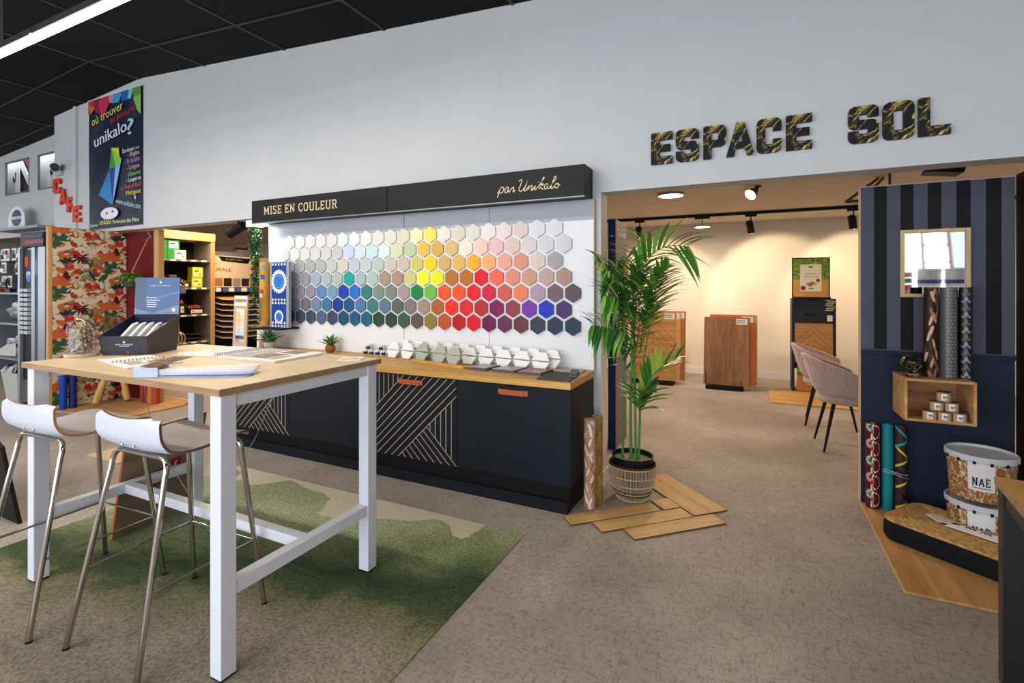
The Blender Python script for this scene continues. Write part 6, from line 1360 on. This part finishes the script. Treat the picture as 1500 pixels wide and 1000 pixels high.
for i in range(5):
    x = -11.2+i*.42; t = thing('tool_pack', 'small tool on the left shelf above the dust sheets, %s from the left' % ORD[i+1], 'tool', (x, 3.7, 1.311), 'tools on the left shelf')
    m = M(); m.box(x-.1, x+.06, 3.62, 3.8, 1.311, 1.37, (RED, BRD, mat('tool_orange', '#b0622c', .5), BRW, BRD)[i]); m.build('body', t); m = M(); m.tube(crom([(x-.08, 3.64, 1.372), (x-.05, 3.62, 1.45), (x+.02, 3.6, 1.52), (x+.06, 3.62, 1.42)], 4), .012, BRD, 8); m.build('handle', t)
def crumple(name, lab, c, R, mt, seed, cat='dust sheet', grp=None):
    rnd = random.Random(seed); ph = [rnd.random()*6 for _ in range(8)]; m = M()
    def f(a, b):
        th = 2*PI*a; p = PI*b; d = 1+.13*math.sin(5*th+ph[0]+3*b)+.1*math.sin(9*p+ph[1]+4*th)+.06*math.sin(13*th+ph[2]+7*p)
        return Vector(c)+Vector((R[0]*math.sin(p)*math.cos(th)*d, R[1]*math.sin(p)*math.sin(th)*d, R[2]*math.cos(p)*(d if math.cos(p) > 0 else 1)))
    m.grid(f, 40, 20, mt, True, True); return tag(m.build(name), lab, cat, grp)
SHT = mat('sheet_grey', '#7d848d', .3, tex=('noise', ['#5c636c', '#9aa1aa', '#c4c9d0'], 5, .4)); SHK = mat('sheet_black', '#15161a', .25)
crumple('dust_sheet', 'crumpled grey plastic dust sheet on the shelf at the left edge', (-10.4, 3.75, 1.0), (.5, .16, .155), SHT, 1)
crumple('dust_sheet', 'crumpled dark olive dust sheet on the shelf beside the grey one', (-9.45, 3.75, .99), (.27, .15, .145), mat('sheet_olive', '#2c3328', .4), 2)
crumple('dust_sheet', 'shiny grey sheet bundle on the lowest shelf at the left edge', (-10.5, 3.75, .45), (.5, .16, .15), SHT, 3)
crumple('bin_bag', 'shiny black bin bag bulging on the lowest left shelf', (-9.45, 3.75, .45), (.28, .16, .15), SHK, 4)
# white bin with hinged lid near the bar table
t = thing('plastic_bin', 'white plastic bin with black bag and raised white lid behind the left table leg', 'bin', (-8.15, 2.93, 0)); WB = mat('plastic_offwhite', '#b9b8b2', .5)
m = M(); m.add([(-8.32, 2.78, .002), (-7.97, 2.78, .002), (-7.97, 3.1, .002), (-8.32, 3.1, .002), (-8.36, 2.74, .36), (-7.95, 2.74, .36), (-7.95, 3.13, .36), (-8.36, 3.13, .36)], [(0, 3, 2, 1), (0, 1, 5, 4), (1, 2, 6, 5), (2, 3, 7, 6), (3, 0, 4, 7), (4, 5, 6, 7)], WB); m.build('body', t, .01)
m = M(); m.grid(lambda a, b: Vector((-8.38+.43*a, 2.73+.41*b, .362+.15*math.sin(PI*a)**.6*math.sin(PI*b)**.6*(1+.25*math.sin(9*a+5*b)))), 24, 16, SHK, True); m.build('bag', t)
m = M(); m.grid(lambda a, b: Vector((-8.42+.47*a, 2.74+.4*b, .62+.10*a+.03*math.sin(PI*a))), 10, 6, WB, True); m.grid(lambda a, b: Vector((-8.42+.47*a, 2.74+.4*b, .55+.02*a)), 10, 6, WB, True, True)
m.poly(Frame((0, 2.739, 0), (1, 0, 0), (0, 0, 1)), [(-8.42, .55), (-7.95, .57), (-7.95, .72), (-8.18, .70), (-8.42, .62)], WB); m.build('lid', t)
M().box(-8.3, -8.27, 3.05, 3.08, .36, .6, WB).build('hinge_bar', t)
# black floor stand sliver behind the left stool
m = M(); m.poly(wallF(1.35), [(-4.7, .002), (-3.89, .002), (-4.12, .42), (-4.7, .62)], BLACK, -.02, .02); tag(m.build('floor_stand_panel'), 'black slanted floor stand cut by the left picture edge', 'stand')
m = M(); m.box(-4.95, -4.5, 2.15, 2.45, .001, .01, mat('board_pale', '#c9b28c', .6)); tag(m.build('floor_board'), 'pale board edge on the floor at the left picture edge', 'board')

# ------------------------------------------------------------------ oak shelf unit with paint supplies
XS = -8.0; SYa, SYb = 4.15, 5.15
t = thing('oak_shelf_unit', 'tall oak framed shelf unit full of decorating supplies', 'shelving', (XS-.25, 4.65, 0))
OKS = mat('shelf_oak', '#c79a5f', .5, tex=('wood', 'Z', ['#b5864c', '#cba067', '#dab47e'], .8)); SHD = mat('shelf_grey_inner', '#6f6a66', .6); INN = mat('shelf_side_grey', '#8d857c', .6)
M().box(XS-.45, XS, SYb-.0, SYb+.07, .001, 2.14, OKS).build('side', t, .002); M().box(XS-.45, XS-.002, SYb-.006, SYb-.001, .02, 2.1, INN).build('inner_side', t)
M().box(XS-.45, XS, SYa-.07, SYa, .001, 2.14, OKS).build('side', t, .002); M().box(XS-.48, XS-.451, SYa, SYb, .001, 2.14, mat('peg_back', '#1c1b1c', .7)).build('back', t)
M().box(XS-.45, XS+.01, SYa-.07, SYb+.07, 2.141, 2.27, OKS).build('header', t, .002); m = M(); m.text(sideF(XS+.011), 'DROGUERIE', 4.6, 2.17, .05, mat('lettering_pale', '#f0e2bc', .5), .0, w=.45, al='c'); m.build('header_lettering', t)
for zz in (.5, .93, 1.36, 1.80):
    s = M().box(XS-.448, XS-.004, SYa+.001, SYb-.007, zz, zz+.03, SHD).build('shelf', t); m = M()
    for k in range(6): m.box(XS-.0035, XS-.002, SYa+.05+k*.16, SYa+.13+k*.16, zz+.004, zz+.026, PAPER)
    m.build('price_tickets', s)
GRB = mat('box_green', '#1f8a3c', .5); CRB = mat('box_cream', '#d9cfae', .5); LIM = mat('box_lime', '#b0c022', .5); ORB = mat('orange_goods', '#c8602a', .5); RDB = mat('tin_red', '#b81c1c', .4); DKG = mat('goods_black', '#1a1a1c', .5)
def sbox(name, lab, y0, y1, z0, h, mt, lmt, grp, dx=.12, x=XS-.03):
    t = thing(name, lab, 'box', (x-dx/2, (y0+y1)/2, z0), grp); M().box(x-dx, x, y0, y1, z0, z0+h, mt).build('carton', t)
    m = M(); fr = sideF(x+.0008); w = y1-y0; m.quad(fr, y0+w*.12, y1-w*.12, z0+h*.15, z0+h*.85, lmt); m.quad(fr, y0+w*.2, y0+w*.6, z0+h*.55, z0+h*.7, RDB, .0008); m.disc(fr, y1-w*.3, z0+h*.3, min(w, h)*.1, ORB, .0008, seg=8); m.build('label', t)
for k, (y0, z0, mt, lm) in enumerate(((4.40, 1.8305, GRB, GRB), (4.50, 1.8305, GRB, GRB), (4.60, 1.8305, CRB, PAPER), (4.40, 1.9765, GRB, GRB), (4.50, 1.9765, GRB, PAPER))):
    sbox('product_box', ['green carton at the left on the top oak shelf, lower row', 'green carton in the middle of the lower row, top oak shelf', 'cream carton at the right of the green ones, top shelf', 'green carton in the upper tier, left', 'green carton with white face in the upper tier, right'][k], y0, y0+.094+(.08 if k in (2, 4) else 0), z0, .145, mt, lm, 'cartons on the top oak shelf')
for k, (y0, z0) in enumerate(((4.86, 1.3905), (4.87, 1.5555))):
    sbox('product_box', ['lime carton standing on the second shelf at the right', 'lime carton stacked on top of the other lime one'][k], y0, y0+.17, z0, .16, LIM, mat('label_lime_pale', '#d8dc8a', .5), 'lime cartons on the second oak shelf')
def trayb(lab, y0, y1, z0, h, grp):
    t = thing('supply_tray', lab, 'tray', (XS-.1, (y0+y1)/2, z0), grp); M().box(XS-.22, XS-.03, y0, y1, z0, z0+h, DKG).build('carton', t)
    m = M(); fr = sideF(XS-.0292); m.quad(fr, y0+.03, y1-.03, z0+h*.2, z0+h*.75, CRB); m.disc(fr, y0+.06, z0+h*.45, .012, DKG, .0006, seg=8); m.build('label', t)
    m = M(); rnd = random.Random(int(y0*100)); 
    for k in range(5): m.box(XS-.2, XS-.06, y0+.01+k*(y1-y0-.04)/5, y0+.03+k*(y1-y0-.04)/5, z0+h+.0005, z0+h+rnd.uniform(.02, .055), ORB)
    m.build('orange_tools', t)
for k, (a, b, z0, h) in enumerate(((4.38, 4.50, 1.3905, .14), (4.65, 4.84, 1.3905, .08), (4.42, 4.51, .9605, .18), (4.53, 4.64, .9605, .18), (4.66, 4.77, .9605, .18), (4.82, 5.06, .9605, .10))):
    trayb('black tray of orange scrapers, '+['left on the second oak shelf', 'behind the red tin on the second oak shelf', 'leftmost tall one on the third shelf', 'second tall one on the third shelf', 'third tall one on the third shelf', 'low one at the right of the third shelf'][k], a, b, z0, h, 'trays of orange scrapers on the oak shelves')
t = thing('red_product_box', 'red carton with grey top on the second oak shelf', 'box', (XS-.08, 4.52, 1.3905)); M().box(XS-.12, XS-.02, 4.52, 4.62, 1.3905, 1.55, RDB).build('carton', t); M().box(XS-.125, XS-.015, 4.515, 4.625, 1.5505, 1.59, mat('lid_dark_grey', '#4c4a4c', .5)).build('lid', t)
for k in range(5):
    m = M(); zz = .546+k*.022; o = k*.03
    m.grid(lambda a, b: Vector((XS-.4+.36*a, 4.22+.86*b, zz+.006*math.sin(8*b+k)+.004*math.sin(7*a+2*k))), 8, 20, (mat('hose_green', '#3f4f40', .4), mat('cable_cream', '#b0a48c', .5))[k % 2], True)
    m.grid(lambda a, b: Vector((XS-.4+.36*a, 4.22+.86*b, zz+.008+.006*math.sin(8*b+k)+.004*math.sin(7*a+2*k))), 8, 20, (mat('hose_green', '#3f4f40', .4), mat('cable_cream', '#b0a48c', .5))[k % 2], True)
    tag(m.build('folded_sheet'), 'folded dark sheet in the flat pile on the lowest oak shelf, %s from the bottom' % ORD[k+1], 'sheet', 'folded sheets on the lowest oak shelf')
crumple('dark_bag', 'dark bag behind the flat pile on the lowest oak shelf', (XS-.28, 4.45, .76), (.12, .2, .12), DKG, 7, 'bag')
# grey paint mixer standing in front
t = thing('paint_mixer', 'grey handheld paint mixer standing upright with a long whisk', 'tool', (-7.36, 4.27, 0)); GYM = mat('mixer_grey', '#6f7074', .45); mc = Vector((-7.36, 4.27, 0))
M().box(mc.x-.09, mc.x+.10, mc.y-.05, mc.y+.05, 1.30, 1.43, GYM).build('motor', t, .015); M().tube(crom([mc+Vector((-.1, -.02, 1.40)), mc+Vector((-.08, -.02, 1.47)), mc+Vector((.02, 0, 1.475)), mc+Vector((.09, .02, 1.43))], 4), .018, DKG, 10).build('handle', t)
M().tube([mc+Vector((0, 0, 1.30)), mc+Vector((0, 0, .60))], .011, mat('rod_cream', '#c0b49a', .4, .3), 8).build('shaft', t); m = M()
for k in range(3): m.tube([mc+Vector((.08*math.cos(k*2.1)*math.sin(a), .08*math.sin(k*2.1)*math.sin(a), .66+.09*math.cos(a))) for a in [2*PI*i/18 for i in range(18)]], .008, mat('rod_cream', '#c0b49a', .4, .3), 6, closed=True)
m.build('whisk', t); M().lathe([(0, .49), (.15, .49), (.15, .56), (0, .56)], mc, GYM, 24).build('stand_plate', t); M().tube([mc+Vector((0, 0, .001)), mc+Vector((0, 0, .49))], .03, GYM, 12).build('stand_leg', t)

# ------------------------------------------------------------------ sample tray rack with headline board
RY0, RY1 = 5.26, 6.08; t = thing('tray_rack', 'rack of tilted sample trays below a cream headline board', 'display rack', (XS-.2, 5.65, 0))
BRD = mat('rack_dark', '#191719', .6); M().box(XS-.45, XS-.42, RY0, RY1, .001, 2.0, BRD).build('back', t)
for y in (RY0, RY1-.02): M().box(XS-.42, XS-.12, y, y+.02, .001, 1.30, BRD).build('side', t)
HBD = mat('headline_cream', '#d8c2a4', .6); hf = sideF(XS-.0985)
M().box(XS-.13, XS-.1, RY0, RY1+.35, 1.395, 1.93, HBD).build('headline_board', t)
m = M(); m.text(hf, 'UT', RY0+.02, 1.76, .055, mat('text_pale_brown', '#c08c64', .6), .001, w=.10); m.text(hf, 'URALE', RY0+.0, 1.665, .065, mat('text_dark_brown', '#3a2c28', .6), .001, w=.31)
m.poly(hf, [(RY0+.08, 1.92), (RY0+.68, 1.90), (RY0+.63, 1.81), (RY0+.14, 1.84)], BLACK, .001); m.text(hf, 'NEVEL', RY0+.22, 1.855, .035, mat('text_grey', '#8c8a88', .6), .002, w=.32)
for k in range(4): m.quad(hf, RY0+.55, RY0+.78, 1.75-k*.035, 1.754-k*.035, GRY, .001)
for k, c in enumerate(('#a87048', '#2b1c18', '#9c8a82', '#2e2220', '#a04434')): m.quad(hf, RY0+.01+k*.165, RY0+.155+k*.165, 1.41, 1.55, mat('thumb'+c, c, .6), .001)
m.build('headline_printing', t)
M().box(XS-.16, XS-.14, RY0, RY1-.2, 1.935, 2.0, mat('header_plate_grey', '#6f6f74', .5)).build('grey_header_plate', t)
M().box(XS-.42, XS-.05, RY0, RY1+.35, 1.30, 1.318, BRD).build('ledge', t); 
for k in range(6): tag(M().box(XS-.12, XS-.07, RY0+.03+k*.12, RY0+.11+k*.12, 1.3185, 1.385, (PAPER, mat('book_blue', '#4c5f8c', .6))[k % 2]).build('sample_booklet'), 'small booklet on the ledge under the headline board, %s from the left' % ORD[k+1], 'booklet', 'booklets under the headline board')
TRC = ['#c8893c', '#d0b48c', '#8a8078', '#a8a098', '#9c8c78', '#a89c90', '#a08c80', '#8f7f74']
for k, c in enumerate(TRC):
    zz = 1.20-k*.092; m = M(); o = Vector((XS-.38, 0, zz+.10))
    P = [(XS-.40, RY0+.03, zz+.08), (XS+.06, RY0+.03, zz+.0), (XS+.12, RY0+.18, zz-.012), (XS+.12, RY1-.04, zz-.012), (XS-.40, RY1-.03, zz+.08)]
    V = [Vector(p) for p in P]+[Vector(p)-Vector((0, 0, .012)) for p in P]; m.add(V, [(0, 1, 2, 3, 4), (9, 8, 7, 6, 5)], mat('tray'+c, c, .6)); m.add(V, [(i, i+5, (i+1) % 5+5, (i+1) % 5) for i in range(5)], mat('tray_edge', '#c0b09c', .6)); m.build('sample_tray', t)
m = M(); m.add([(XS+.0, RY0+.3, 1.216), (XS+.115, RY0+.36, 1.197), (XS+.0, RY0+.62, 1.216), (XS-.2, RY0+.5, 1.25)], [(0, 1, 2, 3)], PAPER); 
# white spot and red decoration near the ivy
t = thing('wall_spotlight', 'black cylinder spotlight hung at the lintel beside the ivy', 'spotlight', (-4.9, 3.45, 2.0)); M().tube([(-5.02, 3.44, 1.96), (-4.80, 3.44, 2.045)], .045, TB, 18).build('head', t); M().tube([(-4.88, 3.44, 2.02), (-4.88, 3.44, 2.092)], .01, TB, 8).build('arm', t)
t = thing('strip_light', 'short bright strip light at the left end of the sign', 'light', (-4.3, 3.3, 2.0)); M().box(-4.335, -4.235, 3.25, 3.30, 1.992, 2.009, mat('strip_glow', '#ffffff', .5, emit=('#ffffff', 5))).build('diffuser', t)
REDF = mat('artificial_red', '#b82a1c', .6); t = thing('red_foliage', 'small red artificial foliage on top of the tray rack', 'plant', (XS-.29, 5.95, 2.0)); m = M(); rnd = random.Random(8)
for k in range(200): a = rnd.random()*6.28; b = rnd.uniform(.1, .9); blade(m, (XS-.29, 5.95+rnd.uniform(-.2, .2), 2.07), (math.cos(a)*math.cos(b), math.sin(a)*math.cos(b), math.sin(b)), rnd.uniform(.05, .11), .035, REDF, .3, seg=2)
m.build('leaves', t); M().box(XS-.40, XS-.18, 5.8, 6.1, 1.32, 2.06, GYM).build('planter', t)
# ================================================================== what the mirror sees: buckets, ladder and shop window behind the camera
t = thing('stock_table', 'white counter behind the camera carrying paint buckets, seen in the mirror', 'counter', (2.5, -.4, 0)); M().box(1.6, 3.6, -.85, -.1, .001, 1.36, mat('stock_white', '#d0d4da', .6)).build('body', t)
BWH = mat('bucket_white', '#e6e8ec', .4); BBL = mat('bucket_band_blue', '#1b3f9c', .5)
for k, x in enumerate((2.05, 2.33, 2.61)):
    t = thing('white_paint_bucket', 'white bucket with a blue band, reflected in the mirror, '+['left', 'middle', 'right'][k], 'bucket', (x, -.35, 1.3615), 'white buckets reflected in the mirror')
    M().lathe([(0, 0), (.12, 0), (.128, .25), (0, .25)], (x, -.35, 1.3615), BWH, 28).build('body', t); M().lathe([(.1275, .08), (.1285, .13)], (x, -.35, 1.3615), BBL, 28).build('band', t); M().lathe([(.13, .2505), (.134, .255), (.134, .275), (0, .277)], (x, -.35, 1.3615), BWH, 28).build('lid', t)
for k, c in enumerate((RED, mat('tin_green', '#2f8a4c', .5), RED)):
    tag(M().box(1.72+k*.0, 1.86, -.45+.0*k, -.25, 1.3615+k*.08, 1.435+k*.08, c).build('small_carton'), ['red', 'green', 'upper red'][k]+' carton beside the reflected buckets', 'box', 'cartons reflected in the mirror')
t = thing('step_ladder', 'wooden ladder leaning in front of the shop window, seen in the mirror', 'ladder', (3.3, -3, 0)); LW = mat('ladder_wood', '#d0a878', .6)
for x in (2.62, 3.05): M().tube([(x, -2.6, .002), (x+(.05 if x < 2.8 else -.05), -3.3, 3.0)], .035, LW, 4, False).build('rail', t)
for k in range(9): zz = .3+k*.3; y = -2.6-.7*zz/3; M().box(2.66, 3.01, y-.03, y+.03, zz, zz+.03, LW).build('rung', t)

# ================================================================== camera, light
cam = bpy.data.cameras.new('camera'); co = bpy.data.objects.new('camera', cam); COL.objects.link(co); SC.camera = co
cam.sensor_width = 36; cam.sensor_fit = 'HORIZONTAL'; cam.lens = 36*724/1500; cam.shift_y = -80/1500; cam.clip_start = .02
co.location = (0, 0, 1.4); co.rotation_euler = (PI/2, 0, math.radians(25.87))
w = bpy.data.worlds.new('sky'); SC.world = w; w.use_nodes = True; bg = w.node_tree.nodes['Background']
bg.inputs[0].default_value = lin('#dfe8f4'); bg.inputs[1].default_value = 1.3
def area(name, loc, rot, sx, sy, e, c, spread=None):
    l = bpy.data.lights.new(name, 'AREA'); l.shape = 'RECTANGLE'; l.size = sx; l.size_y = sy; l.energy = e; l.color = lin(c)[:3]
    if spread: l.spread = math.radians(spread)
    o = bpy.data.objects.new(name, l); COL.objects.link(o); o.location = loc; o.rotation_euler = rot; return o
# daylight through the shop front behind the camera
area('daylight_front', (-2.5, -4.85, 1.6), (math.radians(90), 0, 0), 12, 2.5, 430, '#e8f0ff')
area('area_left', (-15.5, -1.0, 1.8), (math.radians(90), 0, math.radians(-90)), 8, 2.6, 130, '#f0f4ff')  # cool area light inside the closed left wall, facing the hall
# the row of linear lamps of the hall
for y, e in ((1.63, 55), (-1.2, 85), (-3.4, 60)):
    area('linear_lamp', (-3.8, y, 3.09), (0, 0, 0), 5.2, .06, e, '#fff2e0')
area('linear_lamp', (-10.5, 1.0, 3.0), (0, 0, 0), 4, .1, 50, '#fff2e0')
area('linear_lamp', (2.2, -.2, 3.0), (0, 0, 0), 2.5, .1, 40, '#fff2e0')
# flooring room
def disc(loc, r, e, c):
    l = bpy.data.lights.new('ceiling_lamp', 'AREA'); l.shape = 'DISK'; l.size = r*2; l.energy = e; l.color = lin(c)[:3]; o = bpy.data.objects.new('ceiling_lamp', l); COL.objects.link(o); o.location = loc
disc((-.62, 7.35, 2.225), .1, 25, '#ffe3c6'); disc((-.79, 5.58, 2.38), .12, 25, '#ffe3c6'); disc((2.3, 6.2, 2.38), .12, 25, '#ffe3c6'); disc((-2.8, 6.2, 2.38), .12, 20, '#ffe3c6')
def spot(loc, tgt, e, c, ang=70, bl=.5, r=.03):
    l = bpy.data.lights.new('spot_lamp', 'SPOT'); l.energy = e; l.color = lin(c)[:3]; l.spot_size = math.radians(ang); l.spot_blend = bl; l.shadow_soft_size = r
    o = bpy.data.objects.new('spot_lamp', l); COL.objects.link(o); o.location = loc; o.rotation_euler = (Vector(tgt)-Vector(loc)).to_track_quat('-Z', 'Y').to_euler()
for x, tx in ((-1.48, -1.35), (-.01, .30), (1.135, 1.35)): spot((x+.02, 7.42, 2.09), (tx, 8.5, 1.35), 48, '#ffdcb4', 85, .35)
spot((-.02, 5.4, 2.28), (-.6, 3.9, 0), 24, '#ffdcb4', 80, .6)
spot((2.4, 7.2, 2.3), (1.6, 4.6, .2), 40, '#ffdcb4', 90, .6)
# shop part on the left
area('shop_lamp', (-7.2, 4.9, 2.5), (0, 0, 0), 1.6, .8, 60, '#ffe0bc'); area('shop_lamp', (-12, 6.0, 2.5), (0, 0, 0), 4, 1, 60, '#fff0dc'); spot((-7.0, 4.6, 2.45), (-8.0, 4.6, 2.2), 12, '#ffcf92', 100, .6)
spot((1.9, 4.7, 2.33), (-.9, 3.45, 1.1), 22, '#ffe2c4', 60, .7)  # added spot without a visible lamp, aimed to warm the pier reveal
area('upper_board_fill', (-10.6, 3.752, 3.62), (0, 0, 0), 2.4, .05, 9, '#f4f6ff'); area('shop_lamp', (-6.6, 4.0, 2.52), (0, math.radians(-35), 0), .5, .5, 26, '#ffe4c4')  # first one: unseen fill added in the gap to brighten the white boards
area('shelf_strip', (-4.285, 3.275, 1.99), (0, 0, 0), .1, .05, 1.5, '#ffffff')
SC.view_settings.view_transform = 'Standard'; SC.view_settings.look = 'None'; SC.view_settings.gamma = 1; SC.view_settings.use_curve_mapping = False
SC.view_settings.exposure = .2
SC.cycles.use_denoising = True; SC.cycles.max_bounces = 6; SC.cycles.diffuse_bounces = 3; SC.cycles.glossy_bounces = 3; SC.cycles.transparent_max_bounces = 12
SC.cycles.sample_clamp_indirect = 4; SC.cycles.caustics_reflective = False; SC.cycles.caustics_refractive = False
